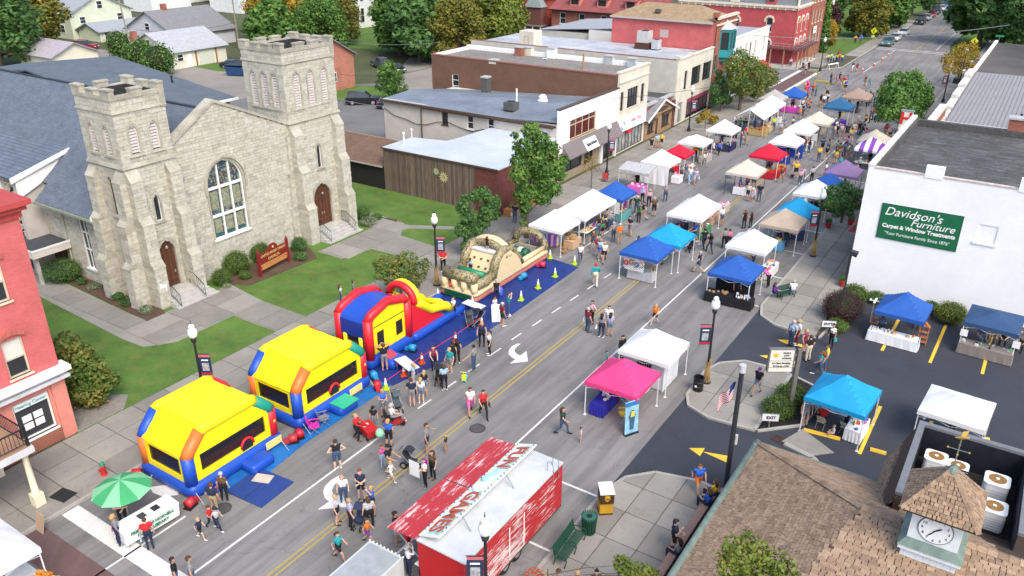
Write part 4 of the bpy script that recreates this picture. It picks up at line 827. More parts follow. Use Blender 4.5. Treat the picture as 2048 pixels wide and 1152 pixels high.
for q in((109.0,110.0,5.0,7.0),(109.0,110.0,.3,3.4)):wnw(rh,'x',-38.6,*q,mat('turquoise',(.03,.26,.28),.5),1,2,.1)
TANSH=roof_mat('tan_shingles',(.30,.215,.125),(.37,.27,.16),(.22,.155,.09),.34,.08)
for P in([(-54.3,108.1,11.3),(-39.0,108.1,11.3),(-42.5,112.3,13.0),(-50.6,112.3,13.0)],[(-39.0,108.1,11.3),(-39.0,116.6,11.3),(-42.5,112.3,13.0)],[(-54.3,116.6,11.3),(-39.0,116.6,11.3),(-42.5,112.3,13.0),(-50.6,112.3,13.0)],[(-54.3,108.1,11.3),(-54.3,116.6,11.3),(-50.6,112.3,13.0)]):MB().slab(P,.12).b('hip_roof',TANSH,rh)
Bx(-54.2,-39,108.0,108.1,11.1,11.3).b('gutter',MATS['cap_grey'],rh);Bx(-38.9,-38.35,108.3,116.5,11.7,12.0).b('cornice',mat('cream_trim',(.6,.53,.42),.7),rh);Bx(-39.2,-38.5,108.3,109.1,11.7,12.6).b('corner_pier',REDB,rh);Bx(-38.7,-38.4,108.4,116.4,10.9,11.1).b('string_course',MATS['cream_trim'],rh)
acunit(rh,-47.6,109.6,11.9,.7,.5,MATS['dark_unit'])
TQ=MATS['turquoise'];ori=MB();O=[(-38.6,110.4),(-37.5,111.0),(-37.5,113.2),(-38.6,113.8)];ori.prism(O,6.6,7.6);MB().prism(O,9.9,10.25).b('oriel_cornice',TQ,rh);MB().prism([(-38.6,110.9),(-37.9,111.3),(-37.9,112.9),(-38.6,113.3)],6.0,6.6).b('oriel_bracket',TQ,rh);ob_=ori.b('oriel_body',TQ,rh)
for(a,b)in zip(O[:-1],O[1:]):Hx([(*a,7.6),(*b,7.6),(b[0]-.05,b[1],7.6),(a[0]-.05,a[1],7.6),(*a,9.9),(*b,9.9),(b[0]-.05,b[1],9.9),(a[0]-.05,a[1],9.9)]).b('oriel_glass',DGL,rh)
for x,y in O[1:3]+[(-37.5,112.1),O[0],O[3]]:Bx(x-.08,x+.1,y-.1,y+.1,7.6,9.9).b('oriel_post',TQ,rh)
mb=MB();mb.add([(-38.6,110.2,10.25),(-37.3,110.9,10.25),(-37.3,113.3,10.25),(-38.6,114.0,10.25),(-38.5,112.1,11.4)],[(0,1,4),(1,2,4),(2,3,4),(3,2,1,0)]);mb.b('oriel_roof',MATS['cap_grey'],rh)
Tb([(-37.7,111.4,0),(-37.7,111.4,6)],.09,8).b('oriel_column',TQ,rh);Bx(-38.7,-38.4,110.3,116.2,0,3.2).b('shopfront',TQ,rh)
wb=plc('white_sash_block','white two storey block with tall paired sashes and red awning','building',(-46,124,0))
h4=[(117.5+i*1.9+(i//2)*.5,118.3+i*1.9+(i//2)*.5,4.6,7.0)for i in range(7)];wall(wb,'x',-38.6,116.4,132.6,3.2,8.3,h4,mat('offwhite',(.70,.68,.62),.7,.06,1));wall(wb,'x',-38.62,116.4,132.6,0,3.2,[(117,131.8,.5,2.6)],WH,name='shopfront_wall')
for q in h4:wnw(wb,'x',-38.6,*q,WH,1,2,.1,.07)
for i in range(5):Bx(-38.6,-38.48,116.8+i*3.7,117.05+i*3.7,3.2,8.2).b('pilaster',WH,wb)
wnw(wb,'x',-38.62,117,131.8,.5,2.6,BK,9,1,.1,.07);Bx(-62,-39.1,116.5,132.5,0,7.85).b('core',MATS['offwhite'],wb);MB().slab([(-62,116.5,7.9),(-38.85,116.5,7.9),(-38.85,132.5,8.05),(-62,132.5,8.05)],.1).b('roof',mat('grey_membrane',(.30,.31,.33),.7,.12,1),wb)
Bx(-39.0,-38.5,116.4,132.6,8.3,8.45).b('coping',WH,wb)
for y0,y1 in((119.5,123.5),(127.0,131.5)):MB().plate([(-38.6,2.5),(-37.4,2.3),(-37.4,2.5),(-38.6,3.5)],(0,y0,0),(1,0,0),(0,1,0),y1-y0).b('awning',mat('red_cloth',(.55,.03,.03),.7),wb)
Tb([(-43,121,8),(-43,121,8.8)],.1,6).b('flue',WH,wb)
ms=plc('mansard_block','pink red brick block with cream hooded windows, slate mansard and iron porch rail','building',(-45,152,0))
PINK=bmt('pink_brick',(.42,.075,.08),(.48,.10,.10),(.36,.07,.075));CRM=mat('cream_hood',(.66,.60,.47),.7,.06)
hs=[(-43.6,-42.5,5.6,7.9),(-49.3,-48.4,5.9,7.6),(-52.2,-51.3,5.9,7.6),(-43.6,-42.5,2.3,4.2)];wall(ms,'y',147.2,-60,-38.6,0,9.4,hs,PINK)
hx_=[(148.6+i*2.6,149.5+i*2.6,z0,z1)for i in range(3)for z0,z1 in((5.6,7.9),(2.4,4.4))];wall(ms,'x',-38.6,147.185,156.4,0,9.4,hx_,PINK);Bx(-60,-39.1,147.7,156.3,0,9.4).b('core',PINK,ms)
def hood(face,pn,q):
 c=(q[0]+q[1])/2;w_=(q[1]-q[0])/2+.2;mb=MB();n=6
 for i in range(n):
  a0,a1=pi*i/n,pi*(i+1)/n;p=[(c-w_*cos(a0),q[3]-.1+.55*sin(a0)),(c-w_*cos(a1),q[3]-.1+.55*sin(a1)),(c-(w_-.25)*cos(a1),q[3]-.1+.25*sin(a1)),(c-(w_-.25)*cos(a0),q[3]-.1+.25*sin(a0))]
  mb.hexa([fpt(face,pn,*k,.0)for k in p]+[fpt(face,pn,*k,-.16)for k in p])
 mb.b('window_hood',CRM,ms)
 for s_ in(-1,1):fbox(face,pn,c+s_*w_-.12,c+s_*w_+.12,q[3]-.7,q[3]-.1,-.15,0).b('hood_foot',CRM,ms)
for q in hs:wnw(ms,'y',147.2,*q,CRM,1,2,.1,.08);hood('y',147.2,q)
for q in hx_:wnw(ms,'x',-38.6,*q,CRM,1,2,.1,.08);hood('x',-38.6,q)
for z0,z1,e in((9.4,9.75,.1),(9.75,10.1,.35)):Bx(-60,-38.6+e,147.2-e,156.4,z0,z1).b('cornice',CRM,ms)
for i in range(16):Bx(-59.5+i*1.35,-59.3+i*1.35,146.9,147.2,9.35,9.75).b('cornice_bracket',CRM,ms)
mb=MB();mb.hexa([(-60,147.1,10.1),(-38.5,147.1,10.1),(-38.5,156.4,10.1),(-60,156.4,10.1),(-59.2,148.3,13.6),(-39.7,148.3,13.6),(-39.7,155.6,13.6),(-59.2,155.6,13.6)]);mb.b('mansard_roof',roof_mat('mansard_slate',(.17,.18,.19),(.21,.22,.23),(.12,.125,.13),.3,.2),ms)
for x in(-43,-49.5,-54):k_=Bx(x-.8,x+.8,146.95,148.6,10.2,12.6).b('dormer',CRM if x<-45 else PINK,ms);Bx(x-.45,x+.45,146.9,146.95,10.6,12.0).b('dormer_window',DGL,k_);Bx(x-1.0,x+1.0,146.8,148.7,12.6,12.9).b('dormer_hood',CRM,k_)
Bx(-38.6,-38.45,147.1,148,9.4,13).b('tower_edge',CRM,ms)
Bx(-44,-36.6,144.9,147.2,3.1,3.3).b('porch_roof',mat('maroon_trim',(.13,.05,.045),.7),ms);Bx(-38.6,-36.6,147.2,157,3.1,3.3).b('porch_roof',MATS['maroon_trim'],ms);Bx(-44,-36.7,145.0,157,0,.45).b('porch_base',mat('pale_base',(.5,.47,.42),.85),ms)
for x,y in[(-43.8,145),(-41.5,145),(-39.2,145),(-36.8,145)]+[(-36.8,147.4+i*2.3)for i in range(5)]:Bx(x-.09,x+.09,y-.09,y+.09,.45,3.1).b('porch_post',mat('tan_post',(.35,.2,.12),.7),ms)
for p,q in(((-44,144.95),(-36.65,144.95)),((-36.65,144.95),(-36.65,157))):
 Tb([(*p,4.15),(*q,4.15)],.04,5).b('roof_rail',GM,ms);Tb([(*p,3.75),(*q,3.75)],.03,5).b('roof_rail',GM,ms)
 for i in range(9):t=i/8;Tb([(p[0]+(q[0]-p[0])*t,p[1]+(q[1]-p[1])*t,3.3),(p[0]+(q[0]-p[0])*t,p[1]+(q[1]-p[1])*t,4.15)],.03,5).b('rail_post',GM,ms)
r2_=plc('red_brick_row','tall red brick building with pale window surrounds behind the mansard block','building',(-45,161,0))
wall(r2_,'x',-38.4,156.4,166,0,13.5,[(157.4+i*2.1,158.3+i*2.1,z,z+2.3)for i in range(4)for z in(2.6,6.2,9.8)],REDB);Bx(-55,-38.9,156.6,166,0,13.4).b('core',REDB,r2_)
for i in range(4):
 for z in(2.6,6.2,9.8):wnw(r2_,'x',-38.4,157.4+i*2.1,158.3+i*2.1,z,z+2.3,CRM,1,2,.08,.09)
fbox('x',-38.4,158.5,160.5,4.4,5.6,-.3,-.2).b('hanging_sign',WH,r2_);fbox('x',-38.4,158.6,160.4,5.0,5.1,-.32,-.3).b('sign_line',BK,r2_)
## right side: white furniture store, its neighbours, the bank
dv=plc('furniture_store','white painted brick store with weathered flat roof and green sign','building',(-2,66,0))
WBR=bmt('white_painted_brick',(.80,.805,.81),(.83,.835,.84),(.77,.775,.78),nv=.05)
wall(dv,'y',57.9,-8.9,12,0,9.15,[(-1.6,-.5,5.3,6.5)],WBR);fbox('y',57.9,-1.6,-.5,5.3,6.5,.05,.12).b('bricked_window',WBR,dv);fbox('y',57.9,-1.75,-.35,5.15,5.3,-.08,.05).b('sill',WBR,dv)
Bx(-8.7,12,58.15,75.0,0,8.5).b('core',WBR,dv);wall(dv,'w',-8.9,58.13,75.2,0,9.3,[],WBR)
def weather(n,l,p,o):
 a=_ns(n,l,_ps(n,l,(.35,1.2,1),(0,0,.25)),2.4,8,.8);k=_rp(n,l,a,[(.5,0.),(.68,.5)]);return _mx(n,l,k,o,(.30,.30,.30))
Bx(-8.6,12,58.2,74.9,8.5,8.58).b('roof',gmt('weathered_tar',(.075,.073,.07),6,.3,.4,.3,.9,.3,weather),dv)
Bx(-8.95,-8.55,57.9,75.25,9.15,9.35).b('parapet',mat('flaking_white',(.6,.58,.54),.8,.3,3),dv);Bx(-8.55,-8.35,58.2,74.9,8.55,9.2).b('parapet_back',TARROOF,dv)
for x0,x1,z in((-8.5,-5.4,9.15),(-5.4,-4.3,9.75),(-4.3,0,9.15),(0,12,9.8)):Bx(x0,x1,57.86,58.2,9.0 if z>9.3 else z-.02,z+.06).b('parapet',WBR if z>9.3 else mat('coping_worn',(.5,.42,.38),.8,.3,4),dv)
Bx(-8.5,12,74.7,75.2,8.5,9.1).b('parapet',TARROOF,dv);k_=Bx(-1.9,-.3,74.7,75.6,9.1,10.0).b('chimney',REDB,dv);Bx(-2.0,-.2,74.6,75.7,10.0,10.15).b('cap',mat('cap_grey',(.4,.4,.4),.6),k_)
SGREEN=mat('sign_green',(.012,.13,.055),.5,.1,1.5);sb_=Bx(-7.52,-2.6,57.82,57.9,4.38,6.78).b('sign_board',SGREEN,dv)
Bx(-7.57,-2.55,57.84,57.9,4.33,6.83).b('sign_edge',mat('sign_edge',(.01,.06,.03),.6),dv)
LETW=mat('sign_letter',(.82,.84,.82),.6,.02)
for s_,z,sz,sh_,x,bold,sx in(("Davidson's",6.32,.82,.28,-5.55,.0,1.0),('Furniture',5.78,.68,.28,-4.25,0.,1.05),('Carpet & Window Treatments',5.3,.38,0.,-5.05,.012,.95),('"Your Furniture Family Since 1876"',4.78,.30,0.,-5.05,0.,.95)):
 text('lettering',s_,sz,LETW,(x,57.80,z),(1,0,0),(0,0,1),dv,shear=sh_,bold=bold,sx=sx)
mb=MB();mb.hexa([(-8.9,63.5,2.6),(-10.2,63.5,2.5),(-10.2,74,2.5),(-8.9,74,2.6),(-8.9,63.5,3.9),(-9.3,63.5,3.9),(-9.3,74,3.9),(-8.9,74,3.9)]);mb.b('pent_roof',BRSH,dv);Bx(-10.35,-8.9,63.4,74.1,2.36,2.5).b('pent_fascia',mat('red_trim',(.38,.06,.05),.6),dv)
for i in range(5):Bx(-9.15,-8.9,58.6+i*.9,59.3+i*.9,.3,2.6).b('shutter',BRT,dv)
fl=th('floodlight_post','slim dark lamp post with tilted floodlight at the white store corner','lamp',(*G(1675,650),.1));h_=5.0
Tb([(0,0,0),(0,0,h_)],.06,8).b('pole',mat('dark_bronze',(.03,.032,.04),.5),fl);Hx([(-.05,-.2,h_),(.35,-.2,h_-.1),(.35,.2,h_-.1),(-.05,.2,h_),(-.05,-.2,h_+.25),(.4,-.2,h_+.2),(.4,.2,h_+.2),(-.05,.2,h_+.25)]).b('lamp_head',MATS['dark_bronze'],fl)
nb=plc('flat_roof_annex','low building with pale ribbed membrane roof behind the furniture store','building',(-3,84,0))
Bx(-8.6,14,75.3,92,0,5.6).b('core',WBR,nb);Bx(-8.4,14,75.3,91.5,5.6,5.68).b('roof',mat('grey_felt',(.125,.125,.13),.85,.15,2),nb)
for i in range(9):Bx(-7.6+i*2.4,-7.45+i*2.4,75.3,91.4,5.68,5.695).b('roof_lap',mat('lap_grey',(.22,.22,.225),.85),nb)
Bx(-9.0,-8.35,75.3,95.5,5.2,6.6).b('parapet',mat('flaking_white',(.6,.58,.54),.8,.3,3),nb);Bx(-8.35,-8.25,75.4,95,5.6,6.3).b('parapet_back',REDB,nb);Tb([(1.5,80,5.6),(1.5,80,6.4)],.07,6).b('vent_pipe',mat('rust_pipe',(.35,.18,.06),.7),nb)
mr=plc('metal_roof_store','store with grey ribbed metal roof beyond the annex','building',(-2,104,0))
Bx(-8.3,16,92,118,0,5.4).b('core',MATS['offwhite'],mr);MB().slab([(-7.9,91.8,5.5),(16,91.8,5.5),(16,118,6.6),(-7.9,118,6.6)],.1).b('roof',mat('metal_roof',(.27,.255,.25),.5,.06,.5),mr)
for i in range(58):x=-7.8+i*.41;Hx([(x,91.8,5.5),(x+.06,91.8,5.5),(x+.06,118,6.6),(x,118,6.6),(x,91.8,5.56),(x+.06,91.8,5.56),(x+.06,118,6.66),(x,118,6.66)]).b('roof_rib',mat('rib_grey',(.20,.19,.188),.5),mr)
Bx(-8.0,16,91.65,91.8,5.35,5.5).b('gutter',WH,mr)
for i in range(5):Bx(-8.75,-8.0,93+i*5.0,97.8+i*5.0,4.2,5.6+i*.35).b('parapet',MATS['flaking_white'],mr)
Tb([(-1.5,96,5.6),(-1.5,96,6.4)],.1,6).b('vent_pipe',BK,mr)
fr_=plc('dark_roof_store','store with dark flat roof at the far right corner','building',(0,135,0));Bx(-8.3,18,118.2,150,0,6.2).b('core',REDB,fr_);Bx(-8.1,18,118.4,149.8,6.2,6.26).b('roof',gmt('patched_tar',(.085,.078,.07),4,.1,.3,.4,.9,.2),fr_);Bx(-8.5,-8.1,118.2,150.2,6.1,6.6).b('parapet',WH,fr_);Lt((-2,136,6.25),[(.3,0),(.3,.3),(.1,.5)],8).b('vent',WH,fr_)
hs_=plc('blade_sign','tall white blade sign with red letters on the store beyond','sign',(-10,83.5,0))
Bx(-10.9,-9.9,83.3,83.7,4.4,7.9).b('sign_box',mat('cream_sign',(.7,.66,.55),.5),hs_);Bx(-10.98,-9.82,83.25,83.75,7.9,7.98).b('cap',GM,hs_)
for k,c in enumerate('HO'):text('lettering',c,1.5,mat('sign_letter_red',(.6,.02,.02),.5),(-10.4,83.27,7.2-k*1.5),(1,0,0),(0,0,1),hs_,bold=.05)
for p,q in(((-9.9,83.5,7.4),(-8.8,83.5,6.4)),((-9.9,83.5,5.2),(-8.8,83.5,6.4)),((-9.9,83.5,6.3),(-8.8,84.6,6.4))):Tb([p,q],.05,5).b('brace',mat('rusty_iron',(.08,.035,.025),.8,.3,9),hs_)
## the bank: shingled roofs, well of air conditioners, clock cupola
bk=plc('bank_building','bank with brown shingled hip roof, copper gutters and a clock cupola','building',(-2,26,0))
SHING=imt('bank_shingle',[(.26,.18,.12),(.35,.245,.16),(.305,.21,.14),(.22,.15,.10),(.39,.28,.19)],.92,14,.25,.3)
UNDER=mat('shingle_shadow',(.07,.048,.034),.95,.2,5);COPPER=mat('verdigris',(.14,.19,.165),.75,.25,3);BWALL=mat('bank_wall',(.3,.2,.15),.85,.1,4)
TAB=[]
def shingle(P0,U,V,poly,tw=.30,th=.145,lift=.018,out=None):
 P0,U,V=Vector(P0),Vector(U).normalized(),Vector(V).normalized();N=U.cross(V)
 if N.z<0:N=-N
 ins=pli(poly);as_,bs_=[p[0]for p in poly],[p[1]for p in poly];row=0;b=min(bs_)
 while b<max(bs_):
  a=min(as_)-(row%2)*tw/2-rnd.uniform(0,.05)
  while a<max(as_):
   w=tw*rnd.uniform(.55,1.05)
   if ins(a+w/2,b+th/2):
    h=lift*rnd.uniform(.6,1.5);g=rnd.choice((.004,.018));e=th*rnd.uniform(1.0,1.12);mb=MB()
    q=lambda x,y,n:tuple(P0+U*x+V*y+N*n)
    mb.hexa([q(a+g,b,.0),q(a+w-g,b,.0),q(a+w-g,b+e,.0),q(a+g,b+e,.0),q(a+g,b,h+.012),q(a+w-g,b,h+.012),q(a+w-g,b+e,.008),q(a+g,b+e,.008)]);(TAB if out is None else out).append(mb)
   a+=w
  b+=th;row+=1
EZ,EX,EY=3.2,-7.1,31.25;RZ=6.0;RX,RY=-2.0,25.5
kw=(RZ-EZ)/(RX-EX);kn=(RZ-EZ)/(EY-RY)
sW=math.hypot(1,kw);sN=math.hypot(1,kn);LW=(RX-EX)*sW;LN=(EY-RY)*sN
ks=.12;sx_=-RX+ks*0
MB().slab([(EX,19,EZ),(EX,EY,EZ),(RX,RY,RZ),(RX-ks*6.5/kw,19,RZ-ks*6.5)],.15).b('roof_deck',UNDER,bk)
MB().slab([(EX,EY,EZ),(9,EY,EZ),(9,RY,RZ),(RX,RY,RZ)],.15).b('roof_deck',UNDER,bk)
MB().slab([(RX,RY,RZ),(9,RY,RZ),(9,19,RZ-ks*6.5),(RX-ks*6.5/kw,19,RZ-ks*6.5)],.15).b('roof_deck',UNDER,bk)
shingle((EX,EY,EZ),(0,-1,0),(1,0,kw),[(0,0),(12.2,0),(12.2,(RX-EX-ks*6.45/kw)*sW),(EY-RY,LW)])
shingle((EX,EY,EZ),(1,0,0),(0,-1,kn),[(0,0),(5.2,0),(6.2,1.4),(9.2,5.0),(9.2,LN),(RX-EX,LN)])
shingle((RX,RY,RZ),(1,0,0),(0,-1,-ks),[(0,0),(7,0),(7,6.5),(-6.5*ks/kw,6.5)],th=.16,tw=.32)
pcs('shingle',TAB,SHING,bk,300,vsc,'shingles')
def caps(p,q,n,wdt=.16):
 p,q=Vector(p),Vector(q);d=(q-p)/n;s_=d.cross(Vector((0,0,1))).normalized()*wdt
 for i in range(n):
  a,b=p+d*i,p+d*(i+1.08);up=Vector((0,0,.05));dn=Vector((0,0,-.02));lo=Vector((0,0,.018))
  MB().add([tuple(k)for k in(a-s_+dn,a+up+lo,a+s_+dn,b-s_+dn-lo,b+up,b+s_+dn-lo)],[(0,1,4,3),(1,2,5,4),(0,2,1),(3,4,5),(0,3,5,2)]).b('ridge_cap',SHING,bk)
caps((EX,EY,EZ+.03),(RX,RY,RZ+.04),24);caps((RX,RY,RZ+.05),(-.7,RY,RZ+.05),6,.2);caps((1.3,RY,RZ+.05),(5,RY,RZ+.05),12,.2)
Tb([(EX-.12,19,EZ-.02),(EX-.12,EY+.1,EZ-.02)],.15,8).b('gutter',COPPER,bk,smooth=1);Bx(EX-.1,-1.9,EY,EY+.1,EZ-.12,EZ+.02).b('gutter',COPPER,bk);Tb([(EX-.1,EY-1.2,EZ),(EX+.6,EY-1.1,EZ+.25)],.04,5).b('gutter_strap',COPPER,bk)
for y in np.arange(19.5,31,1.9):Lt((EX-.12,y,EZ-.19),[(.03,0),(.16,.1),(.16,.2),(.03,.35)],6).b('gutter_joint',COPPER,bk)
Bx(EX+.5,9,19.3,EY-.5,0,EZ-.25).b('wall',BWALL,bk)
Bx(-8.75,-8.4,14,30.6,0,.47).b('planter_wall',gmt('planter_stone',(.36,.22,.17),8,.8,.2,.15),bk);Bx(-8.4,-6.6,14,30.4,0,.38).b('planter_soil',SOIL,bk);Bx(-8.4,-7.0,30.4,30.75,0,.47).b('planter_wall',MATS['planter_stone'],bk)
WX0,WX1,WY0,WY1=-1.05,5.6,26.9,32.0;MG=mat('grey_coping',(.16,.165,.175),.5,.1,3)
for a in((WX0-.12,WX0+.12,WY0,WY1),(2.68,2.92,WY0,WY1)):Bx(*a,6.0,6.12).b('coping',MG,bk)
Bx(WX0-.12,WX1,WY1,WY1+.24,6.0,6.12).b('coping',MG,bk)
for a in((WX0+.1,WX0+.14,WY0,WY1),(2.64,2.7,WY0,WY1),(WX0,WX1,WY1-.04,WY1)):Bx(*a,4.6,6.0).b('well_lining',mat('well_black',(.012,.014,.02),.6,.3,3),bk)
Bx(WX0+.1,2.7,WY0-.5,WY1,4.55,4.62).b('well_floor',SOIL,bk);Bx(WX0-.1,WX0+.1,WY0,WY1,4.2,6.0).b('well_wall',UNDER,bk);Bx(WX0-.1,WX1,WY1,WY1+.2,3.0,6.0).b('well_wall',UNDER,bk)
T2=[];shingle((-2.05,WY1+.9,3.4),(0,-1,0),(1.0,0,2.6),[(0,0),(2.4,0),(5.9,2.0),(5.9,2.75),(.9,2.75)],out=T2);MB().slab([(-2.05,WY1+.9,3.36),(-2.05,WY0+.6,3.36),(WX0-.08,WY0,5.98),(WX0-.08,WY1,5.98)],.1).b('mansard_deck',UNDER,bk)
MB().slab([(-2.05,WY1+.9,3.36),(WX1,WY1+.9,3.36),(WX1,WY1+.24,5.98),(WX0-.08,WY1+.24,5.98)],.1).b('mansard_deck',UNDER,bk)
pcs('shingle',T2,SHING,bk,120,vsc,'shingles_mansard')
ACW=mat('ac_enamel',(.72,.72,.70),.45,.05);BRZ=mat('fan_bronze',(.26,.14,.04),.5,.3,9)
for i,((x,y),wd,hh)in enumerate((((-.25,31.1),.8,.72),((.55,31.1),.75,.6),((1.9,30.6),.85,.85),((1.95,28.9),.85,.8))):
 ac=th('air_conditioner',('round cornered white condenser nearest the well corner','low white condenser with dark grille beside the weathervane','tall white condenser against the far well wall','white condenser closest to the cupola roof')[i],'air conditioner',(x,y,4.62),0,'condensers in the bank roof well')
 r_=.16;out=[(sx*(wd/2-r_)+r_*cos(a),sy*(wd/2-r_)+r_*sin(a))for sx,sy,a0 in((1,1,0),(-1,1,pi/2),(-1,-1,pi),(1,-1,1.5*pi))for a in[a0+k*pi/8 for k in range(5)]]
 MB().prism(out,.06,hh).b('casing',ACW,ac);MB().prism([(a*1.03,b*1.03)for a,b in out],hh,hh+.06).b('top',ACW,ac)
 for k in range(5):MB().prism([(a*1.015,b*1.015)for a,b in out],.14+k*(hh-.25)/5,.165+k*(hh-.25)/5).b('louver_rib',mat('rib_shade',(.5,.5,.49),.5),ac)
 if i==1:
  for k in range(6):Bx(-wd/2-.02,wd/2+.02,-wd/2-.02,-wd/2+.02,.2+k*.1,.25+k*.1).b('grille_bar',BK,ac)
 Lt((0,0,hh+.061),[(wd*.4,0),(wd*.4,.02),(wd*.36,.02)],20).b('fan_ring',ACW,ac);Lt((0,0,hh+.082),[(wd*.36,0),(wd*.36,.006)],20).b('fan_guard',BRZ,ac);Lt((0,0,hh+.089),[(.07,0),(.07,.02)],12).b('fan_hub',ACW,ac)
cp=plc('clock_cupola',None,None,(.32,24.95,0));cp.parent=bk;cp.location=(.32+2,24.95-26,0)
for k in('label','category'):
 if k in cp:del cp[k]
CX,CY=.33,24.85;cw_,ce=.74,.86
LB=lmt('cupola_boards',(.66,.70,.74),.2,0,.7);CW=mat('cupola_white',(.68,.72,.75),.6,.08,4)
Bx(CX-.82,CX+.82,CY-.85,CY+.85,4.8,6.3).b('base',LB,cp);Bx(CX-.92,CX+.92,CY-.95,CY+.95,6.16,6.32).b('base_cornice',CW,cp);Bx(CX-.88,CX+.88,CY-.91,CY+.91,5.62,5.68).b('base_flashing',COPPER,cp)
Hx([(CX-.96,CY-.99,6.32),(CX+.96,CY-.99,6.32),(CX+.96,CY+.99,6.32),(CX-.96,CY+.99,6.32),(CX-.74,CY-.76,6.55),(CX+.74,CY-.76,6.55),(CX+.74,CY+.76,6.55),(CX-.74,CY+.76,6.55)]).b('copper_skirt',COPPER,cp)
Bx(CX-cw_,CX+cw_,CY-cw_,CY+cw_,6.55,7.85).b('clock_stage',CW,cp);Bx(CX-1.0,CX+1.0,CY-1.0,CY+1.0,7.72,7.82).b('eave_soffit',CW,cp)
fy=CY-cw_
def disc(name,r,y,m,a=1.,t=.02):
 n=28;MB().plate([(CX+r*cos(2*pi*i/n),7.14+r*sin(2*pi*i/n))for i in range(n)],(0,y,0),(1,0,0),(0,1,0),t).b(name,m,cp)
disc('clock_rim',.52,fy-.03,mat('clock_rim',(.12,.12,.11),.5),t=.03);disc('clock_face',.49,fy-.04,mat('clock_face',(.80,.81,.82),.5,.03),t=.02)
for k in range(1,13):a=rad(90-k*30);text('numeral',str(k),.135,BK,(CX+.39*cos(a),fy-.045,7.14+.39*sin(a)),(1,0,0),(0,0,1),cp,ext=.004)
for a,L,w_ in((rad(90-48),.24,.022),(rad(90-215),.34,.016)):
 d=Vector((cos(a),0,sin(a)));s_=Vector((-sin(a),0,cos(a)))*w_;o_=Vector((CX,fy-.055,7.14));P=[o_-d*.06-s_,o_+d*L*.7-s_*1.4,o_+d*L,o_+d*L*.7+s_*1.4,o_-d*.06+s_]
 MB().add([tuple(p)for p in P],[(0,1,2,3,4)]).b('clock_hand',BK,cp)
AP=(CX,CY,9.15);R4=[(CX-1.12,CY-1.12,7.82),(CX+1.12,CY-1.12,7.82),(CX+1.12,CY+1.12,7.82),(CX-1.12,CY+1.12,7.82)]
T3=[]
for i in range(4):
 a,b=Vector(R4[i]),Vector(R4[(i+1)%4]);U_=(b-a);mid=(a+b)/2;V_=Vector(AP)-mid;L_,H_=U_.length,V_.length
 MB().add([tuple(a),tuple(b),AP,tuple(a-Vector((0,0,.08))),tuple(b-Vector((0,0,.08))),(AP[0],AP[1],AP[2]-.1)],[(0,1,2),(5,4,3),(0,3,4,1),(1,4,5,2),(2,5,3,0)]).b('roof_deck',UNDER,cp)
 shingle(tuple(a),tuple(U_),tuple(V_),[(.04,-.02),(L_-.04,-.02),(L_/2,H_-.06)],.2,.13,.02,T3);caps(a,AP,9,.1)
for t_ in T3:t_.b('shingle',SHING,cp)
Lt(AP,[(.2,-.15),(.13,-.02),(.05,.05),(.02,.1)],8).b('finial_cap',COPPER,cp)
vn=plc('weathervane','gilded eagle weathervane on a thin rod above the cupola','weathervane',AP);GILT=mat('gilding',(.55,.36,.08),.4,.15,9,metal=.5)
Tb([AP,(CX,CY,10.2)],.018,5).b('rod',GM,vn)
for a in(0,pi/2):Tb([(CX-.3*cos(a),CY-.3*sin(a),9.8),(CX+.3*cos(a),CY+.3*sin(a),9.8)],.014,5).b('compass_arm',COPPER,vn)
for k in range(4):a=k*pi/2;MB().ball((CX+.3*cos(a),CY+.3*sin(a),9.8),.035,n=6,m=4).b('compass_letter',GILT,vn)
mb=MB();mb.tube([(CX-.18,CY,10.2),(CX,CY,10.25),(CX+.2,CY+.03,10.31)],[.015,.055,.02],7);mb.b('eagle_body',GILT,vn)
for s_ in(-1,1):MB().add([(CX-.04,CY+s_*.03,10.26),(CX+.09,CY+s_*.03,10.27),(CX+.15,CY+s_*.24,10.43),(CX-.01,CY+s_*.18,10.37)],[(0,1,2,3),(3,2,1,0)]).b('eagle_wing',GILT,vn)
## trees and shrubs
def leaf_mat(name,cols,trans=.25):
 if name in MATS:return MATS[name]
 m,n,l,b=_new(name);MATS[name]=m
 g=n.new('ShaderNodeNewGeometry');no=_ns(n,l,_ps(n,l),.7,4,.6)
 ad=n.new('ShaderNodeMath');ad.operation='MULTIPLY_ADD';ad.inputs[1].default_value=.45;l.new(g.outputs['Random Per Island'],ad.inputs[0])
 sc=n.new('ShaderNodeMath');sc.operation='MULTIPLY_ADD';sc.inputs[1].default_value=1.5;sc.inputs[2].default_value=-.48;l.new(no,sc.inputs[0]);l.new(sc.outputs[0],ad.inputs[2])
 c=_rp(n,l,ad.outputs[0],[(i/(len(cols)-1)*.9+.05,k)for i,k in enumerate(cols)])
 l.new(c,b.inputs['Base Color']);b.inputs['Roughness'].default_value=.65;b.inputs['Specular IOR Level'].default_value=.25
 t=n.new('ShaderNodeBsdfTranslucent');l.new(c,t.inputs[0]);mx=n.new('ShaderNodeMixShader');mx.inputs[0].default_value=trans
 out=n['Material Output'];l.new(b.outputs[0],mx.inputs[1]);l.new(t.outputs[0],mx.inputs[2]);l.new(mx.outputs[0],out.inputs[0]);return m
LG=leaf_mat('leaf_green',[(0.0365,0.0928,0.0209),(0.0711,0.157,0.0313),(0.122,0.232,0.0452),(0.203,0.315,0.061)])
LD=leaf_mat('leaf_dark',[(0.0315,0.0817,0.027),(0.063,0.143,0.0406),(0.105,0.205,0.054),(0.171,0.276,0.0674)])
LY=leaf_mat('leaf_lime',[(0.05,0.0875,0.015),(0.112,0.163,0.025),(0.188,0.231,0.0375),(0.3,0.288,0.05)])
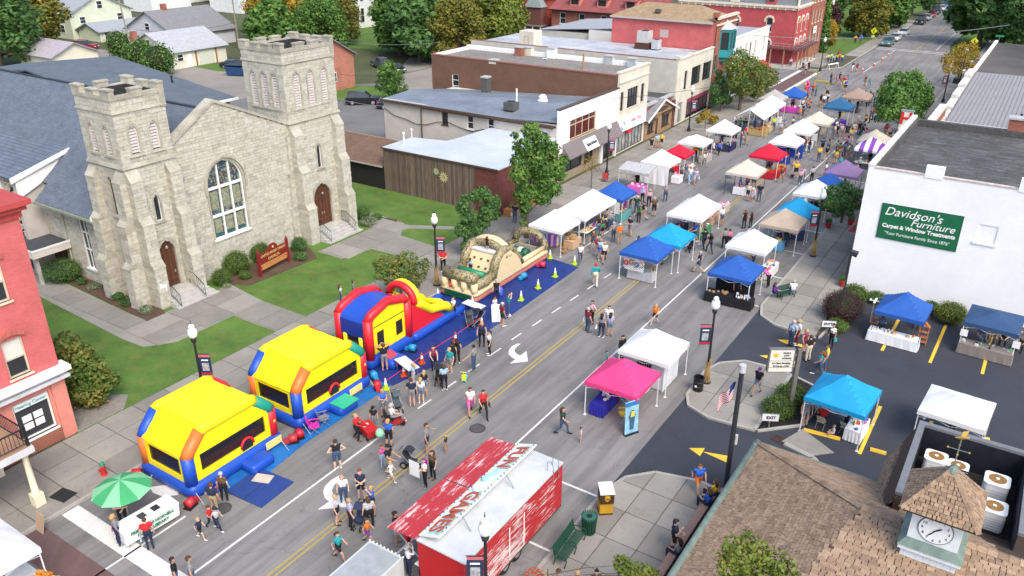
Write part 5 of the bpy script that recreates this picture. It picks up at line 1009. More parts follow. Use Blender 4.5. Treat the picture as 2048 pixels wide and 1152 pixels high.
LO=leaf_mat('leaf_autumn',[(.06,.085,.018),(.13,.15,.028),(.22,.2,.035),(.34,.22,.04)])
LGOLD=leaf_mat('leaf_gold',[(.14,.10,.012),(.26,.18,.02),(.36,.24,.025),(.42,.28,.03)])
LS=leaf_mat('leaf_clipped',[(.045,.09,.014),(.085,.15,.024),(.12,.2,.035),(.17,.25,.05)]);LR=leaf_mat('leaf_barberry',[(.03,.012,.016),(.055,.022,.026),(.08,.035,.034),(.06,.05,.03)],.1)
LMIX=leaf_mat('leaf_turning',[(.045,.1,.022),(.09,.16,.03),(.17,.2,.045),(.33,.2,.06)])
LSAGE=leaf_mat('leaf_sage',[(.12,.17,.09),(.2,.25,.14),(.28,.33,.2),(.35,.38,.26)])
BARK=mat('bark',(.11,.085,.065),.95,.3,5,.4,sc=(2,2,.5))
def leaves(cps,n,size,seed=1,shell=.55,flat=.0):
 r=np.random.default_rng(seed);vol=np.array([c[1][0]*c[1][1]*c[1][2]for c in cps])**.72;cnt=np.maximum(4,(n*vol/vol.sum()).astype(int));V=[]
 for(c,rd),k in zip(cps,cnt):
  d=r.normal(size=(k,3));d/=np.linalg.norm(d,axis=1)[:,None];rr=shell+(1-shell)*r.random(k)**.7;rr*=1+.12*r.normal(size=k)
  p=np.array(c)+d*rr[:,None]*np.array(rd);nm=d*.8+r.normal(size=(k,3))*.6+np.array([0,0,.35]);nm/=np.linalg.norm(nm,axis=1)[:,None]
  t=np.cross(nm,r.normal(size=(k,3)));t/=np.linalg.norm(t,axis=1)[:,None];b=np.cross(nm,t);s=size*(.6+.8*r.random(k))[:,None]
  V.append(np.stack([p-t*s*.5,p+b*s*.32+nm*s*.08,p+t*s*.55,p-b*s*.32+nm*s*.08],1))
 V=np.concatenate(V).reshape(-1,3);m=len(V)//4
 me=bpy.data.meshes.new('crown');me.vertices.add(len(V));me.vertices.foreach_set('co',V.ravel());me.loops.add(len(V));me.loops.foreach_set('vertex_index',np.arange(len(V),dtype=np.int32))
 me.polygons.add(m);me.polygons.foreach_set('loop_start',np.arange(0,len(V),4,dtype=np.int32));me.update(calc_edges=True);me.materials.append(LG);return me
def auto_clumps(seed,R,H,n=14,taper=.35,low=.2,cl=.42):
 r=random.Random(seed);out=[]
 for i in range(n):
  t=(i+.5)/n;z=H*(low+(1-low)*t);w=R*(1-taper*abs(2*t-.75))*r.uniform(.55,1.0)if t<.93 else R*.15;a=i*2.4+r.uniform(-.5,.5)
  k=R*cl*r.uniform(.75,1.25);out.append(((w*.8*cos(a),w*.8*sin(a),z),(k,k,k*.85)))
 out.append(((0,0,H*.62),(R*.5,R*.5,H*.28)));return out
def trunk_mb(cps,r0,h,seed=0,lean=(0,0)):
 mb=MB();r=random.Random(seed);top=(lean[0],lean[1],h)
 mb.tube([(0,0,-.05),(lean[0]*.1,lean[1]*.1,h*.3),(lean[0]*.5,lean[1]*.5,h*.65),top],[r0*1.25,r0,r0*.75,r0*.3],8)
 for c,rd in cps[::2]:
  zz=min(h*.85,max(h*.25,c[2]*.6));s=(lean[0]*zz/h,lean[1]*zz/h,zz);mb.tube([s,(s[0]+(c[0]-s[0])*.5,s[1]+(c[1]-s[1])*.5,s[2]+(c[2]-s[2])*.6),c],[r0*.42,r0*.28,r0*.1],5)
 return mb
_proto={}
def tree(name,label,xy,R,H,m,seed=1,n=3000,size=.45,group=None,cps=None,r0=None,low=.25,ncl=14,z0=0.,taper=.35,cl=.42):
 t=th(name,label,'tree',(xy[0],xy[1],z0),0,group)
 if cps is None:
  key=(seed,n,size,low,ncl,taper,cl)
  if key not in _proto:
   cc=auto_clumps(seed,1.,2.2,ncl,taper,low,cl);_proto[key]=(leaves(cc,n,size/R,seed),cc)
  me,cc=_proto[key];cr=link('crown',me,t);cr.scale=(R,R,H/2.45);cc=[((c[0]*R,c[1]*R,c[2]*H/2.45),r_)for c,r_ in cc];cr.rotation_euler=(0,0,0)
 else:cc=cps;cr=link('crown',leaves(cc,n,size,seed),t)
 setm(cr,m)
 trunk_mb(cc,r0 or R*.055+.05,H*.72,seed).b('trunk',BARK,t);return t
def cpx(base,X,spec,depth=1.):
 out=[]
 for px,py,r,*o in spec:
  p=S(px,py,X=X+(o[0]if o else 0));out.append(((p[0]-base[0],p[1]-base[1],p[2]),(r,r,r*.9)))
 return out
b=G(1053,478);tree('street_maple','tall leafy maple on the pavement behind the clothes canopy',b,2.5,8,LG,3,9000,.27,cps=cpx(b,b[0],[(1062,262,.75),(1080,285,.85,.3),(1045,295,.75),(1100,300,.8),(1065,318,1.05),(1035,322,.6),(1108,335,.95,.4),(1040,350,.85,.4),(1080,360,1.2),(1118,350,.6),(1105,378,.8,.3),(1050,385,.95),(1085,395,.75,.5),(1050,412,.55),(1048,430,.3),(1046,445,.25),(1030,270,.3),(1128,320,.45),(1075,335,1.1)]),r0=.17)
b=G(935,512);tree('street_maple','two lobed dark green young maple before the plank wall',b,2,5.5,LD,5,6500,.22,cps=cpx(b,b[0],[(965,388,.65),(985,405,.7),(950,392,.5),(975,425,.75,.3),(990,430,.45),(965,445,.6),(930,398,.4),(925,415,.55),(935,435,.55,.3),(925,460,.6),(938,478,.5),(930,492,.4),(955,462,.45),(935,450,.6)]),r0=.11)
b=G(803,590);tree('lawn_sapling','small airy pale green tree behind the slide of the bounce house',b,2,4,LMIX,7,2600,.2,cps=cpx(b,b[0],[(775,530,.8),(815,520,.8),(840,540,.7),(790,555,.85,.5),(760,550,.5),(822,560,.8),(800,535,.9),(850,525,.4),(755,528,.4),(815,580,.5)]),r0=.08)
b=(-40.5,18.3);tree('corner_shrub_tree','large bushy shrub with green and rusty leaves beside the red building',b,2,4.5,LMIX,8,6500,.24,cps=[((dx,dy,z),(r,r,r))for dx,dy,z,r in((-.4,.5,3.7,.7),(-1.0,.2,3.2,.8),(.1,.7,3.0,.8),(-.6,.9,2.4,.9),(.5,.9,2.2,.8),(-.2,.2,2.0,1.0),(.6,1.2,1.4,.8),(.2,.2,1.1,.9),(-.7,.6,1.3,1.0),(.8,.6,.8,.7),(.9,1.6,1.3,.55),(-1.3,1.0,2.4,.7),(0,.8,.6,.8))],r0=.09)
b=G(1682,448);tree('street_tree','dark fine leaved tree beside the white store awning',b,2,4.6,LD,9,4500,.2,cps=cpx(b,b[0],[(1665,385,.7),(1690,378,.75),(1712,388,.7),(1655,405,.65),(1680,405,.9),(1708,410,.75),(1725,400,.5),(1675,425,.5),(1697,425,.55),(1735,385,.5)]),r0=.1)
b=G(1808,268);tree('street_tree','big round green tree in front of the blade sign',b,3.4,8,LG,10,9000,.33,cps=cpx(b,b[0],[(1795,165,1.3),(1825,160,1.3),(1845,180,1.3),(1780,190,1.3),(1812,190,1.8),(1840,205,1.4),(1775,212,1.2),(1800,220,1.6),(1828,228,1.3),(1852,198,1.0),(1770,228,.9),(1815,240,1.0)]),r0=.2)
b=G(1914,168);tree('honey_locust','bright golden small leaved tree beside the far lamp',b,2.6,6,LGOLD,11,3000,.26,cps=cpx(b,b[0],[(1905,115,1.1),(1925,100,1.2),(1945,95,1.0),(1950,110,.9),(1900,130,1.0),(1925,125,1.2),(1915,142,.8),(1940,130,.9),(1890,118,.6),(1895,140,.6)]),r0=.1)
b=G(1478,222);tree('street_maple','broad maple turning orange over the far left pavement',b,3.4,8.5,LMIX,12,8000,.3,cps=cpx(b,b[0],[(1480,115,1.3),(1500,130,1.4),(1465,130,1.2),(1520,140,1.4),(1540,150,1.2),(1475,150,1.6),(1505,155,1.7),(1530,165,1.3),(1485,175,1.5),(1510,180,1.3),(1550,160,.7),(1465,165,1.0)]),r0=.2)
b=G(1440,224);tree('street_tree','thin leaved greyish green tree before the stucco block',b,2,5.5,LD,13,3000,.24,cps=cpx(b,b[0],[(1440,160,.8),(1450,175,.9),(1430,180,.8),(1445,195,1.0),(1455,200,.7),(1432,200,.8),(1438,145,.5)]),r0=.08)
b=G(1410,258);tree('honey_locust','small yellow tree on the pavement by the brown shop',b,1.5,3.4,LGOLD,14,1100,.22,cps=cpx(b,b[0],[(1408,232,.55),(1425,238,.6),(1398,240,.45),(1415,226,.5),(1432,236,.35)]),r0=.05)
b=G(1393,212);tree('street_tree','small pale green tree beside the lamp at the stucco block',b,1.3,5,LY,15,1000,.22,cps=cpx(b,b[0],[(1398,195,.6),(1390,185,.5),(1402,175,.45),(1385,200,.4)]),r0=.05)
b=G(1182,378);tree('bare_sapling','thin nearly bare sapling with a few yellow leaves by the white shop',b,1.1,4.2,LGOLD,16,160,.16,cps=cpx(b,b[0],[(1170,325,.5),(1185,318,.5),(1192,335,.4),(1172,340,.4)]),r0=.05)
for b,lb,sd_,n_,sp in(((-3.7,15.8),'lime green young tree in front of the bank roof',17,2300,((1470,1092,10,.32),(1497,1082,10.1,.3),(1518,1102,9.9,.36),(1487,1118,9.7,.45),(1548,1124,9.6,.36),(1572,1143,9.4,.34),(1520,1143,9.3,.5),(1470,1143,9.2,.5),(1455,1115,9.6,.32),(1500,1175,8.8,.6),(1545,1170,8.9,.5))),((-11.8,20.6),'lime green tip of a young tree at the lower edge of the pavement',18,1100,((1245,1130,2.6,.35),(1262,1143,2.4,.4),(1292,1146,2.3,.35),(1238,1116,2.9,.15),(1308,1150,2.2,.25)))):
 tree('young_street_tree',lb,b,1.4,12 if n_>2000 else 2.6,LY,sd_,n_,.13,cps=[((p[0]-b[0],p[1]-b[1],p[2]),(r,r,r))for p,r in((S(x,y,Z=z),r)for x,y,z,r in sp)],r0=.06)
BT=[('big dark green maple at the left picture edge',-150,70,8.5,15,LD,21),('rusty tinged tree at the upper left behind the garage',-164,84,6.3,12,LO,22),('dark tree in the far left corner',-180,84,9,17,LD,23),('tall golden tree above the nearer church tower',-128,112,6.5,13,LGOLD,24),('leafy green tree right behind the taller church tower',-113,98,5,11,LG,25),('orange green tree beside the white house',-122,122,5.5,11,LO,26),('green tree behind the golden one',-140,124,7,14,LD,27),('lime tree left of the white house',-133,130,4.5,9,LY,28),('large green tree over the parked pickup',-103,119,6.5,13,LG,29),('dense dark tree in the middle of the belt',-95,115,6,12.5,LD,30),('orange tinged tree behind the brown wall',-88,117,5.5,12,LO,31),('tall lime tree behind the gravel roof',-88,126,6,13,LY,32),('lime tree near the brick flats',-92,137,5.5,14,LY,33),('green tree behind the lime trees',-100,132,6.5,13,LG,34),('shady tree between the white house and the flats',-112,138,7,14,LD,35),('dark tree at the very top behind the belt',-118,165,9,17,LD,36),('tree above the teal roof',-152,135,5.5,11,LY,37),('far tree left of the white house roof',-160,165,9,17,LD,38),('far tree at the top middle',-95,185,9,16,LD,39),('tree filling the gap above the brick carriage house',-112,108,5.5,11,LG,61),('lime tree between golden tree and white house',-127,118,5.5,11.5,LY,62),('shadowy tree left of the white villa',-150,148,7,14,LD,63),('yellow green tree right of the white villa',-121,150,6.5,14,LY,64),('green tree above the parked pickup',-98,124,6,13,LG,65),('golden tree at the edge of the workshop',-136,118,5.5,12,LGOLD,66),('far green tree behind the flats',-84,168,8,17,LG,67),('hazy tree at the top left behind the roofs',-205,165,9,16,LD,68),('lime tree at the top behind the teal roof',-165,182,9,16,LY,69),('broad dark tree over the far right pavement',-13.8,194,8,17,LD,40),('dark tree at the right picture edge',-3.5,186,7.5,15,LD,41),('second tree back on the right pavement',-11,225,8,17,LD,42),('far right tree at the corner',3,205,9,18,LD,43),('rust tinted tree over the parked teal car',-35.5,192,5,10,LO,44),('green tree over the black parked car',-35,212,6,12,LG,45),('far tree along the left pavement',-34,240,6.5,14,LD,46),('farthest tree on the left pavement',-34,275,7,15,LD,47),('tree behind the far lawn',-52,226,7,14,LD,48),('dark purple tree by the portico',-43,190,3.2,7,LR,49),('small golden tree on the corner lawn',-39.5,176,2.4,5,LGOLD,50),('tree beyond the far lawn',-60,250,9,16,LG,52),('far right tree closing the street',-8,265,9,18,LD,53),('distant tree closing the street on the left',-40,320,10,18,LD,54),('distant tree closing the street on the right',-10,330,11,19,LD,55)]
for lb,x,y,R_,H_,m_,sd_ in BT:tree('yard_tree' if x<-60 else 'roadside_tree',lb,(x,y),R_,H_,m_,1+sd_%5,9000,.8,'trees behind the yards' if x<-60 else 'trees along the far street',ncl=22,low=.2,taper=.3,cl=.36)
tree('yard_sapling','bushy green sapling behind the parked dark cars',G(782,205),2.3,6,LG,6,3000,.3,ncl=12,low=.1)
iv=th('ivy','green ivy climbing the end of the red brick building','ivy',(-38.0,166.6,0));cr=link('foliage',leaves([((0,0,1+i*1.1),(1.1-.08*i,.8,.9))for i in range(9)],2200,.5,77),iv);setm(cr,LG);Tb([(0,0,0),(0,0,7)],[.1,.03],5).b('stem',BARK,iv)
def shrub(label,xy,r,h,m=LG,seed=1,size=.1,n=1600,group=None,z=.06,name='shrub'):
 t=th(name,label,'shrub',(xy[0],xy[1],z),0,group)
 cr=link('foliage',leaves([((0,0,h*.5),(r,r,h*.5))],n,size,seed,.86),t);setm(cr,m)
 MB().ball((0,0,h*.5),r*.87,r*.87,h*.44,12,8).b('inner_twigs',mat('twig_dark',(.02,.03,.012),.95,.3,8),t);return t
gch='clipped shrubs round the church'
for px,py,r,h,m_,lb in((475,545,.98,1.6,LG,'largest clipped round shrub left of the church sign'),(523,522,.85,1.4,LG,'round clipped shrub right behind the church sign'),(445,570,.65,1.15,LG,'small round shrub nearest the left church steps'),(600,503,.6,1.15,LD,'upright round shrub at the corner of the taller tower'),(602,520,.55,.6,LD,'low flat shrub in front of the taller tower'),(492,558,.45,.6,LG,'loose low shrub under the church sign'),(130,560,1.35,1.5,LD,'wide dark shrub beside the flat church canopy'),(237,600,.42,.5,LD,'first low dark shrub in the mulch bed'),(256,612,.42,.5,LD,'second low dark shrub in the mulch bed by the buttress'),(165,570,.35,.45,LD,'tiny dark shrub in the mulch bed near the nave window'),(727,440,.62,1.25,LD,'round dark shrub right of the taller tower steps'),(737,450,.75,.6,LSAGE,'spreading pale grey green shrub near the right steps'),(753,440,.5,.5,LD,'low dark shrub at the edge of the right bed'),(190,578,.45,.35,LSAGE,'pale variegated plant in the mulch bed'),(293,628,.42,.55,LSAGE,'pale rounded plant at the corner of the left steps'),(454,576,.28,.3,LSAGE,'tiny pale plant beside the left lawn bed')):
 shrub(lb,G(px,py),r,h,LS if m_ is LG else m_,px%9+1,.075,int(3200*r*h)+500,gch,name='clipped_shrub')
for px,py,r,h,m_,lb in((1580,805,.85,.95,LG,'broad green shrub behind the bank pole sign'),(1560,820,.6,.8,LY,'lighter green shrub in front of the pole sign'),(1553,832,.85,1.0,LG,'round clipped shrub behind the exit sign'),(1680,640,1.25,1.9,LR,'large purple barberry by the floodlight post'),(1705,605,.9,1.2,LG,'green shrub at the white store corner'),(1672,662,.7,.7,LG,'low green shrub behind the enter sign'),(1898,645,.95,1.3,LY,'bright green shrub between the two lot canopies'),(1750,605,.6,.7,LD,'low dark shrub under the blue lot canopy wall'),(1860,625,.6,.7,LD,'low dark shrub along the white wall')):
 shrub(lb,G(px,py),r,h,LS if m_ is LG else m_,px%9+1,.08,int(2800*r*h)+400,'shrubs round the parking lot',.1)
for(x,y),r,h,lb in((G(290,133),2.2,4.5,'bushy shrub at the corner of the low shed'),(G(322,150),2.6,5,'tall shrub against the pale garage'),(G(245,118),2.3,4.8,'pointed shrub near the leaning utility pole'),(G(270,128),2.0,3.4,'rounded shrub in the hedge by the yard')):shrub(lb,(x,y),r,h,LG,int(x)%7+1,.35,1300,'shrubs behind the church hall',0)
for px,py,lb in((1450,1085,'green tuft in the bank planter by the seated woman'),(1475,1015,'thin green tuft in the bank planter'),(1430,1105,'low yellow green tuft in the bank planter')):p=S(px,py,Z=.4);shrub(lb,(-7.7,p[1]),.4,.5,LG,px%5+1,.1,320,'plants in the bank planter',.38)
ft=th('flower_bed','orange and yellow flowers in a tub at the lower pavement edge','flowers',(*G(1078,1176),.12));Lt((0,0,0),[(.5,0),(.65,.3),(.6,.3)],12).b('tub',mat('tub_stone',(.3,.27,.24),.9),ft)
for nm,c0,m_ in(('orange_blooms',-.25,mat('bloom_orange',(.5,.1,.02),.7)),('yellow_blooms',.45,mat('bloom_yellow',(.7,.5,.03),.7))):
 cr=link(nm,leaves([((c0,0,.42),(.4,.4,.2))],420,.07,4),ft);setm(cr,m_)
## houses behind
def house(name,label,x0,x1,y0,y1,ze,zr,axis,wm,rm,wins=(),ch=None,over=.5):
 h=plc(name,label,'house',((x0+x1)/2,(y0+y1)/2,0));Bx(x0,x1,y0,y1,0,ze).b('wall',wm,h)
 if axis=='x':
  c=(y0+y1)/2;k=(zr-ze)/(c-y0)
  for s_ in(y0,y1):MB().slab([(x0-over,s_+(s_-c)/abs(s_-c)*over,ze-k*over),(x1+over,s_+(s_-c)/abs(s_-c)*over,ze-k*over),(x1+over,c,zr),(x0-over,c,zr)],.15).b('roof',rm,h)
  for x in(x0,x1):MB().plate([(y0,ze-.02),(y1,ze-.02),(c,zr-.1)],(x-.06 if x==x1 else x+.06,0,0),(0,1,0),(1 if x==x1 else-1,0,0),.06).b('gable',wm,h)
 else:
  c=(x0+x1)/2;k=(zr-ze)/(c-x0)
  for s_ in(x0,x1):MB().slab([(s_+(s_-c)/abs(s_-c)*over,y0-over,ze-k*over),(s_+(s_-c)/abs(s_-c)*over,y1+over,ze-k*over),(c,y1+over,zr),(c,y0-over,zr)],.15).b('roof',rm,h)
  for y in(y0,y1):MB().plate([(x0,ze-.02),(x1,ze-.02),(c,zr-.1)],(0,y+.06 if y==y0 else y-.06,0),(1,0,0),(0,-1 if y==y0 else 1,0),.06).b('gable',wm,h)
 for f,a0,a1,z0,z1 in wins:
  w=fbox(f,x1 if f=='x' else y0,a0,a1,z0,z1,-.08,-.02).b('window',WH,h);g_=.1;q=fbox(f,x1 if f=='x' else y0,a0+g_,a1-g_,z0+g_,(z0+z1)/2-.04,-.1,-.05);q.b('pane',DGL,w);fbox(f,x1 if f=='x' else y0,a0+g_,a1-g_,(z0+z1)/2+.04,z1-g_,-.1,-.05).b('pane',DGL,w)
 if ch:Bx(ch[0]-.45,ch[0]+.45,ch[1]-.45,ch[1]+.45,ze,ch[2]).b('chimney',REDB,h)
 return h
def flat_roof_mat(n,c):return mat(n,c,.85,.12,1.5,.1)
MINT=lmt('mint_clapboard',(.62,.66,.50),.16,2,.85);SAGE=lmt('sage_clapboard',(.30,.38,.34),.16,2,.85);WHC=lmt('white_clapboard',(.72,.73,.71),.16,2,.85);GR=flat_roof_mat('grey_house_roof',(.28,.30,.32));GR2=flat_roof_mat('dark_house_roof',(.19,.19,.195));TEAL=flat_roof_mat('teal_metal_roof',(.02,.22,.19));TANR=flat_roof_mat('tan_house_roof',(.36,.25,.16));LAV=mat('pale_lilac_wall',(.52,.53,.56),.8,.06,1)
house('gabled_house','big pale mint house with wide grey gable at the upper left',-186,-172,96,110,5.2,8.6,'x',MINT,GR,[('x',98,99.3,3,4.4),('x',106.5,107.8,3,4.4),('x',102.3,103.6,5.6,7.2),('y',-176,-174.6,1.2,2.8)])
house('house_wing','low wing with grey roof in front of the mint house',-171.5,-164,97,109,2.2,3.6,'y',MINT,GR,[('x',98,99.2,.3,2),('x',103,104.5,.8,2)])
house('teal_shed','low sage green shed under the pink parasol',-160,-154,97,103,2.2,3,'y',SAGE,GR)
house('cream_garage','cream garage with lilac roof at the left',-147,-137,72,80,3.0,4.8,'x',mat('cream_garage_wall',(.66,.62,.50),.8,.06,1),flat_roof_mat('lilac_roof',(.34,.31,.34)))
house('long_grey_house','long house with broad grey roof and brick chimneys',-158,-142,99,113,3.0,6.8,'y',LAV,GR2,[('x',104,105.4,1,2.4),('y',-151,-149.6,3.2,4.6)],(-150,103,7.8))
hg=house('low_workshop','cream plastered workshop with pale grey roof and wooden doors',-137,-125,86,97,3.0,5.6,'y',mat('cream_plaster',(.68,.66,.55),.85,.12,.8),flat_roof_mat('pale_roof',(.36,.365,.385)),[('x',86.8,88.0,1.2,2.4),('y',-134,-132.6,.9,2.1),('y',-131.6,-130.6,3.4,4.5)],(-136,86.6,5.4))
for a0,a1,z1,m_,nm in((88.8,89.7,2.2,WH,'door'),(91.2,94.2,2.7,mat('pale_door',(.58,.60,.50),.8,.1,3),'barn_door')):fbox('x',-125,a0,a1,.05,z1,-.1,-.02).b(nm,m_,hg)
for a in(90.6,94.8):fbox('x',-125,a-.12,a+.12,0,3.0,-.12,0).b('brick_pier',REDB,hg)
house('white_villa','white gabled house with paired sash windows behind the yard trees',-146,-135,139,150,9.5,14,'x',WHC,GR,[('x',141.2,142.4,5.8,8.6),('x',142.9,144.1,5.8,8.6),('x',141.2,142.4,1.2,4.4),('x',142.9,144.1,1.2,4.4),('y',-144,-142.8,5.8,8.6)])
house('white_back_house','white house with grey roof at the top left',-212,-200,134,146,6.5,10,'x',WHC,GR,[('x',137,140,4.4,5.8)]);house('tan_roof_house','white house with tan roof at the top left',-192,-180,146,158,5,8.5,'x',WHC,TANR,[('x',148,149.2,2,3.4)],(-188,152,10));house('teal_roof_house','house with bright teal metal roof at the top left',-182,-168,158,172,5.2,9,'x',WHC,TEAL,[('x',162,163.4,2,4)]);house('far_white_house','distant white house with pale roof above the yards',-230,-214,150,165,6,10,'x',WHC,GR)
brh=house('brick_carriage_house','small red brick house with grey roof right of the taller tower',-97,-89.5,82.5,92.5,5.2,8.0,'x',bmt('orange_brick',(.36,.12,.075),(.44,.16,.10),(.42,.34,.29),.3,.12),GR2,[('x',87.0,88.2,4.8,6.2),('x',87.4,88.6,1.4,2.8)])
fl_=plc('brick_flats','red brick flats with red tiled roof and dormers','building',(-75,152,0));wf=[(x,x+1.3,z,z+2.1)for x in(-84.6,-80.3,-75.5,-71)for z in(.9,4.2)]
wall(fl_,'y',146.5,-86.5,-62,0,6.9,wf,REDB);Bx(-86.4,-62,146.9,158,0,6.8).b('core',REDB,fl_)
for q in wf:wnw(fl_,'y',146.5,*q,WH,1,2,.08,.09)
RT=lmt('red_roof_tile',(.26,.075,.07),.33,0,.6,.7,.15,.25);MB().slab([(-87,145.8,6.9),(-61,145.8,6.9),(-63,152,11.5),(-85,152,11.5)],.15).b('roof',RT,fl_);Bx(-87,-61,145.6,145.8,6.65,6.9).b('gutter',BK,fl_)
for x in(-81.5,-75.5,-69.5):d_=Bx(x-1.1,x+1.1,146.9,150.5,7.7,9.3).b('dormer',SALMON,fl_);Bx(x-.8,x+.8,146.82,146.9,8.0,9.0).b('pane',DGL,d_);MB().slab([(x-1.5,146.5,9.2),(x+1.5,146.5,9.2),(x+1.1,150.5,10.2),(x-1.1,150.5,10.2)],.15).b('dormer_roof',RT,d_)
rp=house('red_porch_house','bright red brick house with grey tower porch beside the flats',-97,-88.5,148,158,9,13,'y',bmt('vivid_red_brick',(.38,.06,.04),(.45,.08,.05),(.3,.1,.08)),GR2,[('y',-95.6,-94.4,5.2,7.6),('y',-95.6,-94.4,1.2,4)])
Bx(-92.4,-88.4,145.4,147.9,3.3,3.6).b('porch_roof',GR2,rp)
for x in(-92.2,-90.4,-88.6):Bx(x-.1,x+.1,145.5,145.7,0,3.3).b('porch_post',WH,rp)
MB().add([(-92.4,145.4,7.0),(-88.4,145.4,7.0),(-88.4,148,7.0),(-92.4,148,7.0),(-90.6,147,10.6)],[(0,1,4),(1,2,4),(2,3,4),(3,0,4),(3,2,1,0)]).b('tower_roof',mat('tower_slate',(.2,.24,.23),.8),rp);Bx(-92.2,-88.6,145.7,147.95,3.6,7.0).b('upper_porch',mat('maroon_wood',(.15,.06,.05),.7),rp)
gw=plc('grey_rear_wing','plain grey rendered wing behind the red hipped block','building',(-65,122,0));Bx(-71,-54.3,117,133,0,7.2).b('wall',MATS['pale_stucco'],gw);MB().slab([(-71.2,116.8,7.3),(-54.2,116.8,8.6),(-54.2,133,8.6),(-71.2,133,7.3)],.1).b('roof',MATS['grey_membrane'],gw)
pv=plc('portico_house','house with tall white columns beyond the red brick row','house',(-48,182,0));Bx(-58,-44,174,192,0,9).b('wall',mat('grey_villa',(.35,.36,.38),.8),pv);Bx(-58,-42,173.5,192.5,9,9.6).b('roof',GR2,pv)
for k in range(5):Lt((-42.4,175+k*3.6,0),[(.5,0),(.5,.3),(.38,.4),(.33,8.4),(.5,8.6),(.5,9)],12).b('column',WH,pv)
Bx(-41.5,-38.5,174,180,3.0,3.3).b('porch_roof',GR2,pv)
for x,y in((-41.3,174.2),(-38.7,174.2),(-38.7,179.8)):Bx(x-.1,x+.1,y-.1,y+.1,0,3).b('porch_post',BRT,pv)
## vehicles
def wheels(t,L,Wd,r,ax):
 for x in ax:
  for s_ in(-1,1):
   w=Tb([(x,s_*(Wd/2-.2),r),(x,s_*(Wd/2),r)],r,14).b('wheel',mat('tyre',(.015,.015,.016),.85),t);Tb([(x,s_*(Wd/2-.01),r),(x,s_*(Wd/2+.012),r)],r*.62,12).b('rim',mat('alloy',(.5,.5,.52),.35,.05,metal=.7),w)
def car(label,xy,rz,col,kind='sedan',name=None,z=0.,group='parked cars'):
 t=th(name or{'sedan':'parked_car','suv':'parked_suv','pickup':'parked_pickup'}[kind],label,'car' if kind!='pickup' else 'pickup',(xy[0],xy[1],z),rz,group)
 m=mat('paint_'+'_'.join('%02d'%int(c*99)for c in col),col,.28,.04,1,spec=.6)
 L,Wd={'sedan':(4.7,1.8),'suv':(4.8,1.92),'pickup':(5.6,1.95)}[kind];r=.34 if kind=='sedan' else .39
 if kind=='sedan':lo=[(-2.35,.45),(-2.3,.85),(-1.5,.98),(1.0,.95),(2.15,.82),(2.35,.55),(2.3,.28),(-2.28,.28)];hi=[(-1.75,.95),(-1.0,1.42),(.25,1.45),(1.1,.93)]
 elif kind=='suv':lo=[(-2.4,.5),(-2.38,1.05),(1.05,1.08),(2.25,.98),(2.4,.6),(2.35,.35),(-2.35,.35)];hi=[(-2.3,1.03),(-2.05,1.72),(.35,1.75),(1.15,1.05)]
 else:lo=[(-2.8,.6),(-2.78,1.1),(1.4,1.12),(2.65,1.05),(2.8,.65),(2.75,.4),(-2.75,.4)];hi=[(-.75,1.08),(-.6,1.75),(.75,1.78),(1.5,1.1)]
 mb=MB();n=len(lo);w2=Wd/2;A=[(x,-w2,z_)for x,z_ in lo];B=[(x,w2,z_)for x,z_ in lo];mb.add(A+B,[tuple(range(n-1,-1,-1)),tuple(range(n,2*n))]+[(i,(i+1)%n,n+(i+1)%n,n+i)for i in range(n)]);mb.b('body',m,t)
 a=w2-.1;c=w2-.28;P=[(hi[0][0],-a,hi[0][1]),(hi[3][0],-a,hi[3][1]),(hi[3][0],a,hi[3][1]),(hi[0][0],a,hi[0][1]),(hi[1][0],-c,hi[1][1]),(hi[2][0],-c,hi[2][1]),(hi[2][0],c,hi[2][1]),(hi[1][0],c,hi[1][1])]
 Hx(P).b('glasshouse',DGL,t);Hx([(hi[1][0]-.04,-c-.02,hi[1][1]-.05),(hi[2][0]+.04,-c-.02,hi[2][1]-.05),(hi[2][0]+.04,c+.02,hi[2][1]-.05),(hi[1][0]-.04,c+.02,hi[1][1]-.05),(hi[1][0],-c+.06,hi[1][1]+.03),(hi[2][0],-c+.06,hi[2][1]+.03),(hi[2][0],c-.06,hi[2][1]+.03),(hi[1][0],c-.06,hi[1][1]+.03)]).b('roof',m,t)
 for s_ in(-1,1):
  for x0,x1 in((hi[0][0]*.55+hi[3][0]*.45-.04,hi[0][0]*.55+hi[3][0]*.45+.04),):
   k=.5;Hx([(x0,s_*(a+.005),hi[0][1]),(x1,s_*(a+.005),hi[0][1]),(x1,s_*(a-.04),hi[0][1]),(x0,s_*(a-.04),hi[0][1]),(x0,s_*(c+.008),hi[1][1]),(x1,s_*(c+.008),hi[1][1]),(x1,s_*(c-.04),hi[1][1]),(x0,s_*(c-.04),hi[1][1])]).b('pillar',m,t)
  Bx(L/2-.12,L/2+.01,s_*w2*.62-.2,s_*w2*.62+.2,.62,.8).b('headlight',mat('headlight',(.7,.7,.68),.2),t);Bx(-L/2-.02,-L/2+.08,s_*w2*.75-.16,s_*w2*.75+.16,.68,.95).b('tail_light',mat('tail_light',(.4,.01,.01),.25),t);Bx(.75,.95,s_*(w2+.02)-.08,s_*(w2+.02)+.08,.98,1.12).b('mirror',m,t)
 if kind=='pickup':Bx(-2.6,-.85,-w2+.12,w2-.12,1.08,1.125).b('bed',BK,t)
 Bx(-L/2-.03,L/2+.03,-w2+.06,w2-.06,.3,.42).b('bumper',mat('bumper_grey',(.1,.1,.1),.6),t);wheels(t,L,Wd,r,(-L*.3,L*.3));return t
DN=-pi/2
